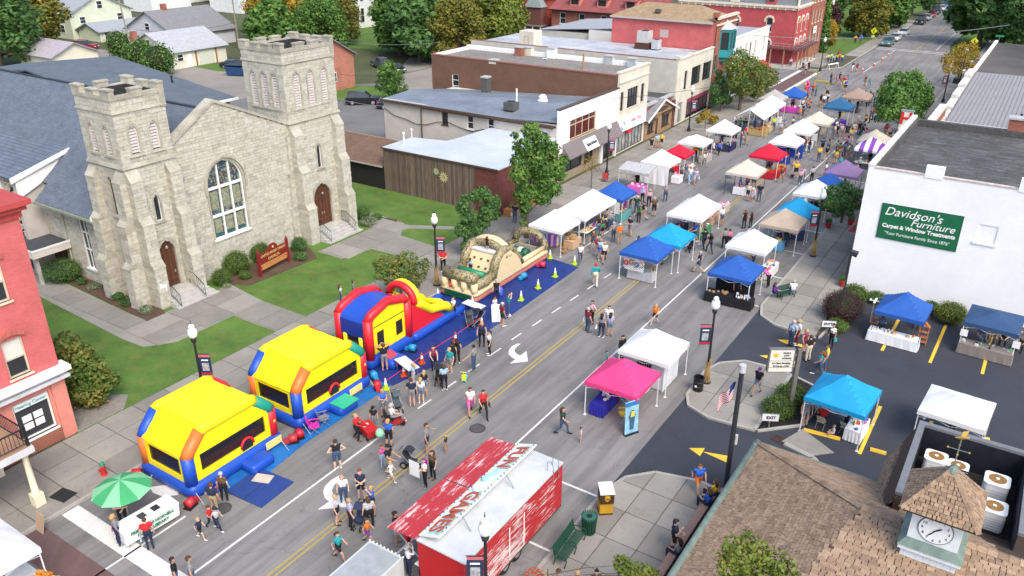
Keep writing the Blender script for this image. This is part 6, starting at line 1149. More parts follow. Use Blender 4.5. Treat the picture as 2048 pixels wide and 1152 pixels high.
for lb,xy,rz,col,k in(('dark red wagon parked beside the mint house',(-158,90.0),rad(30),(.22,.008,.02),'suv'),('black suv nearest the church tower in the rear yard',(-80.0,84.0),rad(35),(.012,.013,.016),'suv'),('dark blue car half hidden behind the clapboard shop',(-74.8,84.5),rad(40),(.012,.018,.03),'sedan'),('grey pickup under the trees by the brick carriage house',(-97,107),rad(-25),(.09,.095,.10),'pickup'),('black trailer car beyond the grey pickup',(-92.5,105.5),rad(-25),(.015,.015,.02),'sedan'),('blue car parked in front of the brick flats',(-82,141.5),rad(170),(.06,.16,.24),'sedan'),('teal green car first in the far kerb row',(-29.2,183.5),DN,(.07,.15,.16),'suv'),('white car second in the far kerb row',(-29.2,191.5),DN,(.7,.7,.7),'sedan'),('white car ahead of the driveway gap in the far row',(-29.2,201),DN,(.72,.72,.72),'sedan'),('black suv in the far kerb row',(-29.2,224),DN,(.012,.012,.014),'suv'),('silver car behind the black suv',(-29.2,233),DN,(.5,.5,.52),'sedan'),('red car in the far kerb row',(-29.2,240.5),DN,(.4,.015,.015),'sedan'),('dark blue car near the end of the far row',(-29.2,249),DN,(.015,.025,.05),'suv'),('pale silver car near the end of the far row',(-29.2,258),DN,(.55,.56,.58),'sedan'),('bright blue pickup at the end of the far row',(-29.2,267),DN,(.03,.09,.3),'pickup'),('distant dark car at the top of the street',(-29.2,288),DN,(.02,.02,.025),'sedan'),('dark car by the workshop doors',(-117.5,92.3),rad(10),(.02,.02,.022),'sedan')):
 car(lb,xy,rz,col,k)
dm=th('dumpster','blue steel dumpster behind the taller tower','dumpster',(-112,88.5,0),rad(20));Hx([(-1.4,-.8,.15),(1.4,-.8,.15),(1.4,.8,.15),(-1.4,.8,.15),(-1.7,-1.0,1.5),(1.7,-1.0,1.5),(1.7,1.0,1.7),(-1.7,1.0,1.7)]).b('bin',mat('dumpster_blue',(.02,.06,.15),.6,.2,2),dm);Bx(-1.7,1.7,-1.05,1.0,1.72,1.8).b('lid',BK,dm)
def upole(label,xy,h,lean=0.,cans=0,arm=True):
 t=th('utility_pole',label,'pole',(xy[0],xy[1],0),rad(40),'utility poles');Tb([(0,0,0),(lean,0,h)],[.17,.11],8).b('pole',mat('pole_wood',(.27,.235,.2),.9,.2,3),t)
 if arm:Bx(lean-1.2,lean+1.2,-.06,.06,h-.7,h-.55).b('crossarm',MATS['pole_wood'],t)
 for k in range(cans):Lt((lean+(-.35,.4)[k],-.3,h-2.2),[(.2,0),(.24,.05),(.24,.9),(.1,1.0),(.06,1.15)],12).b('transformer',mat('transformer_grey',(.5,.52,.54),.5),t)
 return t
upole('leaning wooden utility pole beside the mint house',G(268,118),12.5,-.8,0);upole('utility pole with two grey transformers above the church tower',G(478,95),10.5,0,2);upole('slim utility pole behind the brick carriage house',G(651,100),9,0,0,False);upole('utility pole by the red porch house',G(1038,90),8.5,0,0,False)
def wire(label,a,b,sag=.6,r=.025,m=BK):
 a,b=Vector(a),Vector(b);pts=[a.lerp(b,i/12)-Vector((0,0,sag*4*(i/12)*(1-i/12)))for i in range(13)];mb=MB();mb.tube([tuple(p)for p in pts],r,4);o=mb.b('overhead_wire',m,label=label,cat='wire',group='overhead wires',loc=tuple(a));return o
wire('overhead wire crossing the far end of the street',S(1500,70,X=-39),S(2020,50,X=-6),1.0,.04,GM);wire('overhead wire running past the brick carriage house',S(660,145,Y=90),(-64.3,80.1,7.2),.8);wire('pale wire from the taller tower to the parked suv',(-52.6,47.6,11.5),(-61.0,67.1,5.2),.4,.03,GM);wire('long wire above the pickup',S(640,78,Y=100),S(880,85,Y=100),.6,.03,GM);wire('wire over the workshop roof',S(270,60,X=-140),S(470,45,X=-136),.8);wire('lower wire over the workshop roof',S(270,66,X=-140),S(470,60,X=-136),.9);wire('wire across the nail shop front',(-38.4,76,7.0),(-28,118,5.4),.6,.02)
## lamps, banners, street furniture
IRON=mat('lamp_iron',(.02,.021,.023),.5,.15,5);GLOBE=mat('lamp_globe',(.80,.80,.78),.35,.03);HAYM=mat('corn_stalk',(.38,.25,.10),.9,.25,6,.3,sc=(3,3,.4))
def lamp(label,xy,rz=0,banner=None,stalk=False,z=.12):
 t=th('street_lamp',label,'street lamp',(xy[0],xy[1],z),rz,'street lamps');H_=4.55
 Lt((0,0,0),[(.26,0),(.26,.1),(.2,.16),(.19,.42),(.13,.55),(.1,.75)],12).b('base',IRON,t);Lt((0,0,.75),[(.085,0),(.06,H_-.85)],10).b('pole',IRON,t);Lt((0,0,H_-.1),[(.07,0),(.13,.1),(.16,.22),(.12,.3)],10).b('fitter',IRON,t)
 Lt((0,0,H_+.2),[(.11,0),(.2,.08),(.25,.25),(.22,.48),(.13,.58),(.16,.62),(.13,.72),(.03,.8)],14).b('globe',GLOBE,t,smooth=1);Lt((0,0,H_+1.0),[(.03,0),(.012,.22)],6).b('finial',IRON,t)
 if banner:
  s_=banner
  b=Bx(min(.08*s_,.68*s_),max(.08*s_,.68*s_),-.015,.015,2.55,3.75).b('banner',mat('banner_navy',(.015,.03,.07),.7),t)
  for z_,h_,m_ in((3.6,.15,mat('banner_rose',(.45,.12,.15),.7)),(2.55,.12,mat('banner_red',(.4,.02,.03),.7))):Bx(min(.08*s_,.68*s_)-.001,max(.08*s_,.68*s_)+.001,-.018,.018,z_,z_+h_).b('stripe',m_,b)
  Bx(.2*s_ if s_>0 else .56*s_,.56*s_ if s_>0 else .2*s_,-.02,.02,2.78,3.25).b('portrait_panel',mat('portrait_grey',(.32,.32,.33),.7,.5,9),b);Bx(min(.2*s_,.56*s_),max(.2*s_,.56*s_),-.02,.02,3.38,3.46).b('title_line',WH,b)
  Tb([(0,0,3.78),(.72*s_,0,3.78)],.015,5).b('banner_arm',IRON,t);Tb([(0,0,2.52),(.72*s_,0,2.52)],.015,5).b('banner_arm',IRON,t)
 if stalk:
  mb=MB();r=random.Random(3)
  for k in range(14):a=k*.45;mb.tube([(.22*cos(a),.22*sin(a),.05),(.1*cos(a),.1*sin(a),1.0),(.16*cos(a+.4),.16*sin(a+.4),1.35+r.uniform(0,.3))],[.03,.03,.015],4)
  mb.b('corn_stalk_bundle',HAYM,t,kind='stuff')
 return t
lamp('street lamp beside the camouflage obstacle course',G(874,573),rad(33),1,True);lamp('street lamp on the paved island by the ticket booth',G(1412,768),rad(33),-1,True);lamp('street lamp with banner before the white store',G(1625,515),rad(33),-1,True);lamp('street lamp outside the white fronted shop',G(1213,352),rad(33),1);lamp('street lamp outside the stucco block',G(1377,264),rad(33),1);lamp('far lamp on the mansard corner',G(1640,143),0);lamp('far right lamp with pale banner near the golden tree',G(1885,206),rad(33),-1)
p=S(384,662,X=-33.9);lamp('street lamp behind the nearest bounce house',(-33.9,p[1]),rad(33),1);p=S(970,1062,Z=5.05);lamp('street lamp in front of the red trailer',(p[0],p[1]),rad(33),-1)
lamp('far lamp behind the golden tree',G(1918,168),0)
fp=th('flag_pole','dark lamp pole carrying a hanging american flag near the bank','pole',(*G(1449,988),.1));Lt((0,0,0),[(.12,0),(.11,6.6)],10).b('pole',mat('dark_bronze',(.03,.032,.04),.5),fp);Lt((0,0,6.6),[(.16,0),(.16,.35),(.02,.37)],12).b('photo_cell',mat('cell_grey',(.45,.46,.48),.5),fp)
Lt((.16,.05,2.8),[(.07,0),(.07,.5)],8).b('junction_box',mat('box_grey',(.5,.5,.45),.5),fp)
fl_o=th('flag','american flag hanging in soft folds from the dark pole','flag',(fp.location[0]-.12,fp.location[1]-.05,3.85),rad(30));FR,FWh,FB=mat('flag_red',(.38,.02,.03),.8),mat('flag_white',(.7,.68,.68),.8),mat('flag_blue',(.02,.035,.15),.8)
def flag_strip(u0,u1,v0,v1,m,nm):
 mb=MB();n=10
 def q(u,v):return(-.04-.62*u-.08*v,.1*sin(u*8+v*3),2.35-v*.85-u*.75)
 for i in range(n):
  a,b=u0+(u1-u0)*i/n,u0+(u1-u0)*(i+1)/n;mb.quad(q(a,v0),q(b,v0),q(b,v1),q(a,v1));mb.quad(q(a,v1),q(b,v1),q(b,v0),q(a,v0))
 mb.b(nm,m,fl_o)
for k in range(13):flag_strip(.4 if k<7 else 0,1,k/13,(k+1)/13,FR if k%2==0 else FWh,'stripe')
flag_strip(0,.4,0,7/13,FB,'canton')
hy=th('fire_hydrant','red fire hydrant with green cap on the pavement','hydrant',(*G(210,953),.12));HR=mat('hydrant_red',(.45,.025,.02),.5,.1,5);Lt((0,0,0),[(.16,0),(.16,.05),(.11,.08),(.11,.48),(.14,.5),(.14,.54)],12).b('barrel',HR,hy);Lt((0,0,.54),[(.13,0),(.12,.1),(.06,.18),(.03,.24)],12).b('cap',mat('hydrant_green',(.02,.24,.13),.5),hy)
for a in(0,pi):Tb([(0,0,.4),(.2*cos(a),.2*sin(a),.4)],.06,8).b('side_outlet',HR,hy)
Tb([(0,0,.34),(0,-.2,.34)],.08,8).b('front_outlet',HR,hy)
tag(MB().cbox((0,0,0),.95,.75,.03,rad(10)).b('rubber_mat',mat('rubber',(.02,.02,.022),.9),loc=None),'black rubber mat on the pavement next to the cream column','mat').location=(*G(128,995),.13)
tag(Hx([(-.3,-.02,0),(.3,-.02,0),(.3,.02,0),(-.3,.02,0),(-.3,.2,.85),(.3,.2,.85),(.3,.24,.85),(-.3,.24,.85)]).b('tan_board',mat('cardboard',(.40,.28,.18),.85,.06,3)),'tan board leaning at the kerb by the lower canopy','board').location=(*G(80,1065),.05)
GRN=mat('bench_green',(.012,.065,.038),.45,.1,5)
bn=th('park_bench','dark green slatted metal bench on the lower pavement','bench',(*G(1140,1110),.12),rad(94))
for k in range(9):Bx(-.95,.95,-.24+k*.052,-.24+k*.052+.03,.42,.45).b('seat_slat',GRN,bn)
for k in range(8):a=k/7;Bx(-.95,.95,.24+.12*a,.265+.12*a,.5+.42*a,.54+.42*a).b('back_slat',GRN,bn)
for x in(-.97,0,.97):
 mb=MB();mb.tube([(x,-.24,.62),(x,-.28,.45),(x,-.2,.02)],.025,5);mb.tube([(x,-.24,.44),(x,.26,.44)],.025,5);mb.b('frame',GRN,bn);Tb([(x,.26,.44),(x,.38,.95)],.025,5).b('back_post',GRN,bn);Tb([(x,.22,.44),(x,.3,.02)],.025,5).b('leg',GRN,bn);Tb([(x,-.24,.62),(x,.1,.68),(x,.3,.64)],.025,5).b('armrest',GRN,bn)
tb=th('litter_bin','dark green slatted litter bin with domed rim on the lower pavement','bin',(*G(1177,1068),.12))
for k in range(22):a=2*pi*k/22;Hx([(.3*cos(a-.09),.3*sin(a-.09),.04),(.3*cos(a+.09),.3*sin(a+.09),.04),(.28*cos(a+.09),.28*sin(a+.09),.04),(.28*cos(a-.09),.28*sin(a-.09),.04),(.36*cos(a-.08),.36*sin(a-.08),.95),(.36*cos(a+.08),.36*sin(a+.08),.95),(.34*cos(a+.08),.34*sin(a+.08),.95),(.34*cos(a-.08),.34*sin(a-.08),.95)]).b('slat',GRN,tb)
Lt((0,0,0),[(.27,0),(.27,.05)],16).b('base',GRN,tb);Lt((0,0,.05),[(.26,0),(.26,.8)],16).b('liner',BK,tb);Lt((0,0,.84),[(.35,0),(.33,.04),(.14,.07),(.13,.03)],20).b('lid',mat('bin_lid',(.03,.12,.08),.5),tb);Lt((0,0,.905),[(.13,0),(.13,.004)],16).b('opening',BK,tb)
ub=th('parcel_box','brown and yellow parcel drop box with shield emblem','drop box',(*G(1209,1025),.12),rad(38));UB,UY=mat('parcel_brown',(.055,.028,.012),.5),mat('parcel_yellow',(.5,.28,.02),.5)
Bx(-.3,.3,-.3,.3,.05,.72).b('lower_body',UY,ub);Bx(-.31,.31,-.42,.3,.72,1.25).b('upper_body',UB,ub);Hx([(-.33,-.45,1.25),(.33,-.45,1.25),(.33,.33,1.25),(-.33,.33,1.25),(-.33,-.38,1.32),(.33,-.38,1.32),(.33,.33,1.38),(-.33,.33,1.38)]).b('top',mat('parcel_top',(.6,.6,.58),.5),ub);Bx(.302,.32,-.2,.24,.78,1.15).b('hatch',UY,ub);Bx(-.31,.31,-.31,.31,0,.08).b('foot',UB,ub)
MB().plate([(-.12,.95),(-.12,1.15),(0,1.19),(.12,1.15),(.12,.95),(0,.85)],(0,-.425,0),(1,0,0),(0,-1,0),.01).b('shield_emblem',UY,ub);text('lettering','ups',.13,UB,(0,-.44,1.0),(1,0,0),(0,0,1),ub)
br_=th('trash_barrel','black steel trash barrel at the foot of the island lamp','barrel',(*G(1395,783),.12));Lt((0,0,0),[(.29,0),(.29,.28),(.305,.3),(.29,.32),(.29,.56),(.305,.58),(.29,.6),(.29,.86),(.27,.86),(.27,.1)],20).b('drum',mat('barrel_black',(.013,.013,.014),.35),br_);Lt((0,0,.1),[(.27,0),(.27,.02)],20).b('liner',BK,br_);Bx(-.1,.02,-.31,-.285,.3,.42).b('sticker',WH,br_)
bs_=th('pole_sign','bank pole sign with yellow leaf and banking hours board','sign',(*G(1578,826),.1),rad(33));TP=mat('taupe_metal',(.16,.145,.13),.5)
Bx(-.1,.1,-.1,.1,0,3.9).b('post',TP,bs_);cab=Bx(-1.62,-.25,-.12,.12,2.55,3.95).b('cabinet',TP,bs_)
for z0,z1 in((3.28,3.9),(2.86,3.24),(2.6,2.82)):Bx(-1.55,-.32,-.135,-.12,z0,z1).b('face_panel',mat('sign_face',(.66,.65,.56),.5),cab)
Bx(-.25,-.1,-.04,.04,2.9,3.0).b('bracket',TP,bs_);Bx(-.25,-.1,-.04,.04,3.5,3.6).b('bracket',TP,bs_)
LFY=mat('leaf_gold_sign',(.62,.42,.03),.5);MB().plate([(-1.28+.2*rr*cos(a),3.6+.2*rr*sin(a))for a,rr in[(rad(90+k*30),1.0 if k%2==0 else .45)for k in range(12)]],(0,-.14,0),(1,0,0),(0,-1,0),.008).b('leaf_emblem',LFY,cab)
for s_,x,z,sz in(('MAPLE',-.7,3.74,.13),('CITY',-.7,3.58,.13),('SAVINGS',-.68,3.42,.12),('24 Hour Banking',-.93,3.13,.14),('Drive-up ATM',-.93,2.95,.14)):text('lettering',s_,sz,BK,(x,-.142,z),(1,0,0),(0,0,1),cab,bold=.003)
for s_,q,lb in(('EXIT',(1541,835),'small white exit board in front of the clipped shrub'),('ENTER',(1658,648),'small white enter board below the barberry')):
 sg=th('direction_board',lb,'sign',(*G(*q,.8),.1),rad(28));Bx(-.03,.03,.02,.05,0,.6).b('post',TP,sg);Bx(-.42,.42,-.02,.02,.5,.9).b('board',mat('board_white',(.7,.7,.72),.5),sg);Bx(-.45,.45,-.015,.025,.47,.93).b('edge',GM,sg);text('lettering',s_,.24,BK,(.03,-.03,.7),(1,0,0),(0,0,1),sg,bold=.004)
for q,lb in(((1742,95),'yellow diamond crossing sign on the far left verge'),((1941,118),'yellow diamond crossing sign by the golden tree')):
 sg=th('crossing_sign',lb,'sign',(*G(*q),.05));Bx(-.04,.04,0,.06,0,3.6).b('post',GM,sg);MB().plate([(0,2.5),(.65,3.15),(0,3.8),(-.65,3.15)],(0,-.02,0),(1,0,0),(0,1,0),.03).b('diamond',mat('sign_lime',(.62,.62,.02),.5),sg);Bx(-.3,.3,-.02,.01,1.9,2.3).b('arrow_plate',MATS['sign_lime'],sg);MB().plate([(-.08,2.8),(.08,2.8),(.1,3.3),(0,3.5),(-.1,3.3)],(0,-.03,0),(1,0,0),(0,-1,0),.005).b('walker_symbol',BK,sg)
sg=th('street_name_sign','green street name sign at the far right corner','sign',(*G(1990,112),.05));Bx(-.03,.03,-.03,.03,0,3.6).b('post',GM,sg);Bx(-.7,.7,-.02,.02,3.4,3.75).b('name_plate',mat('name_green',(.02,.25,.1),.5),sg)
CO,CW_,CL=mat('cone_orange',(.62,.09,.015),.6),mat('cone_white',(.75,.75,.74),.5),mat('cone_lime',(.42,.62,.02),.5)
def cone(label,xy,kind='orange',z=0.,h=.72,gr='traffic cones'):
 t=th('traffic_cone',label,'cone',(xy[0],xy[1],z),rad(rnd.uniform(0,90)),gr);m=CO if kind=='orange' else CL
 Bx(-.19,.19,-.19,.19,0,.04).b('base',m,t);Lt((0,0,.04),[(.15,0),(.095,h*.42)],14).b('body',m,t);Lt((0,0,.04+h*.42),[(.094,0),(.06,h*.28)],14).b('collar',CW_,t);Lt((0,0,.04+h*.7),[(.059,0),(.03,h*.25)],12).b('tip',m if kind=='orange' else CW_,t)
for q,lb in(((1725,143),'nearest orange cone on the far lane line'),((1748,132),'second orange cone on the far lane line'),((1764,121),'third orange cone on the far lane line'),((1776,112),'last orange cone on the far lane line'),((844,727),'orange cone beside the red rope near the slide'),((911,685),'orange cone midway along the red rope'),((963,650),'orange cone at the upper end of the red rope'),((808,752),'orange cone under the folding table edge')):cone(lb,G(*q),'orange',.03)
for q,lb in(((772,779),'lime cone by the tarp corner near the second bounce house'),((876,596),'lime cone between slide and obstacle course'),((945,612),'lime cone at the near corner of the obstacle course'),((1042,601),'first lime cone on the tarp beside the obstacle course'),((1076,577),'second lime cone on the tarp beside the obstacle course'),((1110,554),'third lime cone on the tarp beside the obstacle course'),((1149,529),'lime cone at the outer corner of the tarp'),((1100,517),'lime cone at the far end of the obstacle course')):cone(lb,G(*q),'lime',.03)
for a,b_,lb,m_ in(((1628,172),(1657,176),'yellow barricade left of the far tan canopy','y'),((1640,160),(1620,150),'yellow barricade by the brick crossing','y'),((1655,140),(1682,135),'white folded barricade on the far corner','w')):
 A,B=Vector((*G(*a),0)),Vector((*G(*b_),0));bm_=th('barricade',lb,'barricade',tuple(A),math.atan2(B.y-A.y,B.x-A.x),'road barricades');L=min(3.,(B-A).length);mm=mat('barricade_yellow',(.55,.42,.06),.6)if m_=='y' else WH
 Bx(0,L,-.04,.04,.8,1.0).b('rail',mm,bm_)
 for x in(.15,L-.15):
  for s_ in(-.3,.3):Tb([(x,s_,0),(x,0,.95)],.035,5).b('leg',mm,bm_)
## pop-up canopies
def cloth(name,c,tr=.18):
 if name in MATS:return MATS[name]
 m,n,l,b=_new(name);MATS[name]=m;no=_ns(n,l,_ps(n,l),1.6,4);k=_rp(n,l,no,[(.3,tuple(x*.93 for x in c)),(.7,tuple(min(.92,x*1.05)for x in c))]);l.new(k,b.inputs['Base Color']);b.inputs['Roughness'].default_value=.7;b.inputs['Specular IOR Level'].default_value=.3
 t=n.new('ShaderNodeBsdfTranslucent');l.new(k,t.inputs[0]);mx=n.new('ShaderNodeMixShader');mx.inputs[0].default_value=tr;l.new(b.outputs[0],mx.inputs[1]);l.new(t.outputs[0],mx.inputs[2]);l.new(mx.outputs[0],n['Material Output'].inputs[0]);return m
CC={'white':(.86,.86,.85),'pink':(.80,.06,.22),'royal':(.025,.11,.42),'cyan':(.015,.33,.62),'red':(.62,.015,.045),'beige':(.52,.42,.32),'cream':(.68,.60,.49),'navy':(.035,.085,.19),'steel':(.03,.13,.27),'purple':(.26,.17,.33),'tan':(.36,.26,.20),'grey':(.45,.42,.40)}
LEGW,LEGK=mat('leg_white',(.72,.72,.72),.4),mat('leg_dark',(.06,.06,.065),.45)
_tm={}
def canopy_mesh(w,L,zp,ze,seed,val):
 key=(w,L,zp,ze,seed,val)
 if key in _tm:return _tm[key]
 n=14;r=random.Random(seed);mb=MB();ph=r.uniform(0,6)
 nx,ny=n,max(n,int(n*L/w));ny+=ny%2
 def h(x,y):
  d=min(w/2-abs(x),L/2-abs(y))/(w/2);d=max(0,d);e=1-d
  sag=-.07*math.sin(pi*min(1,d*1.0))*(1-abs(abs(x)/(w/2)-abs(y)/(L/2)))*1.0
  return ze+(zp-ze)*d**.95+sag+.02*math.sin(x*5+ph)*math.cos(y*4+ph)
 for i in range(nx):
  for j in range(ny):
   q=[]
   for a,b in((i,j),(i+1,j),(i+1,j+1),(i,j+1)):
    x,y=-w/2+w*a/nx,-L/2+L*b/ny;q.append((x,y,h(x,y)))
   mb.quad(*q)
 me=mb.mesh('canopy',WH)
 weld(me)
 vb=MB();k=12
 for(a,b)in(((-w/2,-L/2),(w/2,-L/2)),((w/2,-L/2),(w/2,L/2)),((w/2,L/2),(-w/2,L/2)),((-w/2,L/2),(-w/2,-L/2))):
  for i in range(k):
   t0,t1=i/k,(i+1)/k;p=[(a[0]+(b[0]-a[0])*t*1.0,a[1]+(b[1]-a[1])*t)for t in(t0,t1)];s_=[.035*math.sin(pi*t)for t in(t0,t1)];o_=1.006
   vb.quad((p[0][0]*o_,p[0][1]*o_,ze+.004),(p[1][0]*o_,p[1][1]*o_,ze+.004),(p[1][0]*o_,p[1][1]*o_,ze-val+s_[1]),(p[0][0]*o_,p[0][1]*o_,ze-val+s_[0]))
 vm=vb.mesh('valance',WH);weld(vm)
 _tm[key]=(me,vm);return me,vm
TN={}
def tent(key,label,peak,col,w=3.05,L=None,rz=0.,zp=3.3,ze=2.15,leg='w',val=.26,seed=1,xy=None,z0=0.,walls='',wallcol=None,name='pop_up_canopy',half=False):
 L=L or w;xy=xy or G(peak[0],peak[1],zp+z0);t=th(name,label,'canopy',(xy[0],xy[1],z0),rz,'market canopies');TN[key]=(xy,rz,w,L,z0)
 me,vm=canopy_mesh(w,L,zp,ze,seed,val);m=cloth('canopy_'+col,CC[col])if isinstance(col,str)else col
 for nm,k in(('canopy',me),('valance',vm)):
  o=link(nm,k,t);setm(o,m)
 lm=LEGW if leg=='w' else LEGK;cs=[(-1,-1),(1,-1),(1,1),(-1,1)]+([(-1,0),(1,0)]if L>w*1.6 else[])
 for sx,sy in cs:
  x,y=sx*(w/2-.06),sy*(L/2-.06);Bx(x-.022,x+.022,y-.022,y+.022,.02,ze).b('leg',lm,t);Bx(x-.07,x+.07,y-.07,y+.07,0,.02).b('foot',lm,t)
 for(ax,ay),(bx,by)in(((-1,-1),(1,-1)),((1,-1),(1,1)),((1,1),(-1,1)),((-1,1),(-1,-1))):
  A,B=Vector((ax*(w/2-.06),ay*(L/2-.06),0)),Vector((bx*(w/2-.06),by*(L/2-.06),0));M_=(A+B)/2
  for p,q in((A,M_),(M_,B)):
   for za,zb in((ze-.08,ze-.42),(ze-.42,ze-.08)):Tb([(p.x,p.y,za),(q.x,q.y,zb)],.012,4).b('truss_bar',lm,t)
 wm=cloth('canopy_'+(wallcol or(col if isinstance(col,str)else 'white')),CC[wallcol or(col if isinstance(col,str)else 'white')])
 for s_ in walls:
  a={'S':((-w/2,-L/2),(w/2,-L/2)),'N':((-w/2,L/2),(w/2,L/2)),'E':((w/2,-L/2),(w/2,L/2)),'W':((-w/2,-L/2),(-w/2,L/2))}[s_];mb=MB();k=10
  for i in range(k):
   P=[(a[0][0]+(a[1][0]-a[0][0])*t_,a[0][1]+(a[1][1]-a[0][1])*t_)for t_ in(i/k,(i+1)/k)];e=[.04*math.sin(t_*23)for t_ in(i/k,(i+1)/k)];d=(1,0)if s_ in 'EW' else(0,1)
   mb.quad((P[0][0],P[0][1],ze-.1),(P[1][0],P[1][1],ze-.1),(P[1][0]+d[0]*e[1],P[1][1]+d[1]*e[1],.05),(P[0][0]+d[0]*e[0],P[0][1]+d[1]*e[0],.05))
  mb.b('side_wall',wm,t)
 return t
def stripes_mat(name,c1,c2,per,ax=1):
 m,n,l,b=_new(name);MATS[name]=m;tc=n.new('ShaderNodeTexCoord');sp=n.new('ShaderNodeSeparateXYZ');l.new(tc.outputs['Object'],sp.inputs[0]);d=n.new('ShaderNodeMath');d.operation='DIVIDE';d.inputs[1].default_value=per;l.new(sp.outputs[ax],d.inputs[0]);f=n.new('ShaderNodeMath');f.operation='FRACT';l.new(d.outputs[0],f.inputs[0])
 l.new(_rp(n,l,f.outputs[0],[(0,c1),(.5,c2)],'CONSTANT'),b.inputs['Base Color']);b.inputs['Roughness'].default_value=.7;return m
PSTR=stripes_mat('purple_white_stripe',(.20,.05,.36),(.8,.8,.82),.9,0);BSTR=stripes_mat('black_white_stripe',(.04,.04,.04),(.75,.75,.75),.12,0)
T=tent
T('pink','hot pink canopy over the blue clothed table',(1249,716),'pink',seed=2);T('booth','white canopy over the grey ticket booth',(1312,657),'white',3.1,seed=3);T('clothes','white canopy hung with dresses nearest the obstacle course',(1110,418),'white',seed=4);T('long1','long white canopy with dark pennant beside the clothes stall',(1172,386),'white',3.05,5.6,seed=5);T('blue5','blue canopy with lattice skirt behind the long white one',(1232,361),'royal',2.9,seed=2)
T('sheet7','white canopy with closed side walls on the left',(1324,298),'white',walls='SW',seed=6);T('red8','red canopy on the left pavement side behind the walled white canopy',(1359,288),'red',2.6,zp=2.9,ze=2.0,seed=1);T('white9','low white canopy just behind the left red one',(1393,268),'white',2.9,zp=2.9,seed=7);T('white10','white canopy with hanging shirts further up the left side',(1450,238),'white',seed=4);T('white12','white canopy left of the far blue one',(1544,190),'white',seed=3)
T('grey13','grey canopy beside the far left pavement',(1550,178),'grey',seed=5,leg='k');T('blue14','bright blue canopy farthest up the left side',(1590,172),'royal',2.9,seed=6);T('tan15','tan patterned canopy at the far end of the market',(1718,175),'tan',3.6,leg='k',seed=7);T('steel16','steel blue canopy over the purple clothed table',(1682,194),'steel',3.3,seed=1);T('beige17','peach canopy in the middle of the far market',(1639,222),'cream',3.2,leg='k',seed=2)
T('white18','wide white canopy in the far middle row',(1606,238),'white',3.05,3.8,seed=3);T('white19','white canopy with blue back cloth in the middle row',(1577,261),'white',seed=4);T('red20','red canopy with red clothed tables in the middle row',(1540,286),'red',seed=5);T('beige21','cream canopy on dark legs in the middle row',(1496,318),'cream',3.05,leg='k',seed=6);T('stripe22','purple and white striped canopy by the white store',(1746,273),PSTR,2.9,seed=7,leg='k');T('cream23','cream canopy behind the striped one',(1753,258),'cream',seed=1,leg='k')
T('purple24','dusty purple canopy on dark legs on the right side',(1692,319),'purple',seed=2,leg='k');T('blue25','blue canopy between the purple and white ones',(1662,345),'royal',2.8,seed=3);T('white26','white canopy half hidden by the store front lamp',(1634,358),'white',seed=4);T('cyan27','turquoise canopy with feather banner on the right side',(1600,394),'cyan',2.9,seed=5);T('beige28','beige canopy with rounded top on the right side',(1572,416),'beige',3.1,seed=6);T('white29','bright white canopy full of balloons and toys',(1508,457),'white',seed=7);T('blue30','blue canopy over the black clothed stall at the drive',(1477,509),'royal',seed=1,walls='',ze=2.15)
T('white31','large white canopy in the middle of the road',(1392,392),'white',3.05,4.6,seed=2);T('cyan32','turquoise canopy standing over the yellow line',(1342,445),'cyan',seed=3);T('blue33','royal blue canopy with lattice of wreaths on the yellow line',(1297,470),'royal',seed=4)
T('lotblue','blue canopy over the white clothed table in the lot',(1816,583),'royal',2.9,seed=5,leg='k',rz=rad(-2));T('lotnavy','slate navy awning canopy at the right picture edge',(1995,622),'navy',3.0,seed=6,rz=rad(-3),zp=2.7);T('lotcyan','turquoise canopy with white seams in the lot',(1695,749),'cyan',3.05,seed=7,rz=rad(-4));T('lotwhite','white canopy in the lot beside the bank roof',(1922,788),'white',3.05,seed=1,rz=rad(-4),zp=2.9);T('corner','white canopy cut by the lower left picture corner',None,'white',3.05,seed=2,xy=(-30.5,8.8))
mq=th('marquee','long white pitched marquee full of produce on the left side','canopy',(*G(1515,222,2.4),0),0,'market canopies');TN['marq']=((mq.location[0],mq.location[1]),0,3.6,6,0);CWH=cloth('canopy_white',CC['white'])
for s_ in(-1,1):MB().slab([(s_*1.8,-3,2.1),(s_*1.8,3,2.1),(0,3,3.1),(0,-3,3.1)],.02).b('roof_sheet',CWH,mq)
for x in(-1.8,0,1.8):
 for y in(-3,0,3):Tb([(x,y,0),(x,y,2.1 if x else 3.1)],.025,6).b('leg',LEGW,mq)
aw=th('striped_awning_stall','black and white striped awning stall with pink clothed table','stall',(*G(1276,338,2.0),0),0);MB().slab([(-1.6,-1.0,2.0),(1.6,-1.0,2.0),(1.6,.9,2.35),(-1.6,.9,2.35)],.02).b('awning',BSTR,aw);Bx(-1.6,1.6,-1.02,-1.0,1.75,2.0).b('fringe',BSTR,aw)
for x in(-1.55,1.55):
 for y in(-.95,.85):Tb([(x,y,0),(x,y,2.1)],.02,6).b('leg',LEGW,aw)
TN['awn']=((aw.location[0],aw.location[1]),0,3.2,1.9,0)
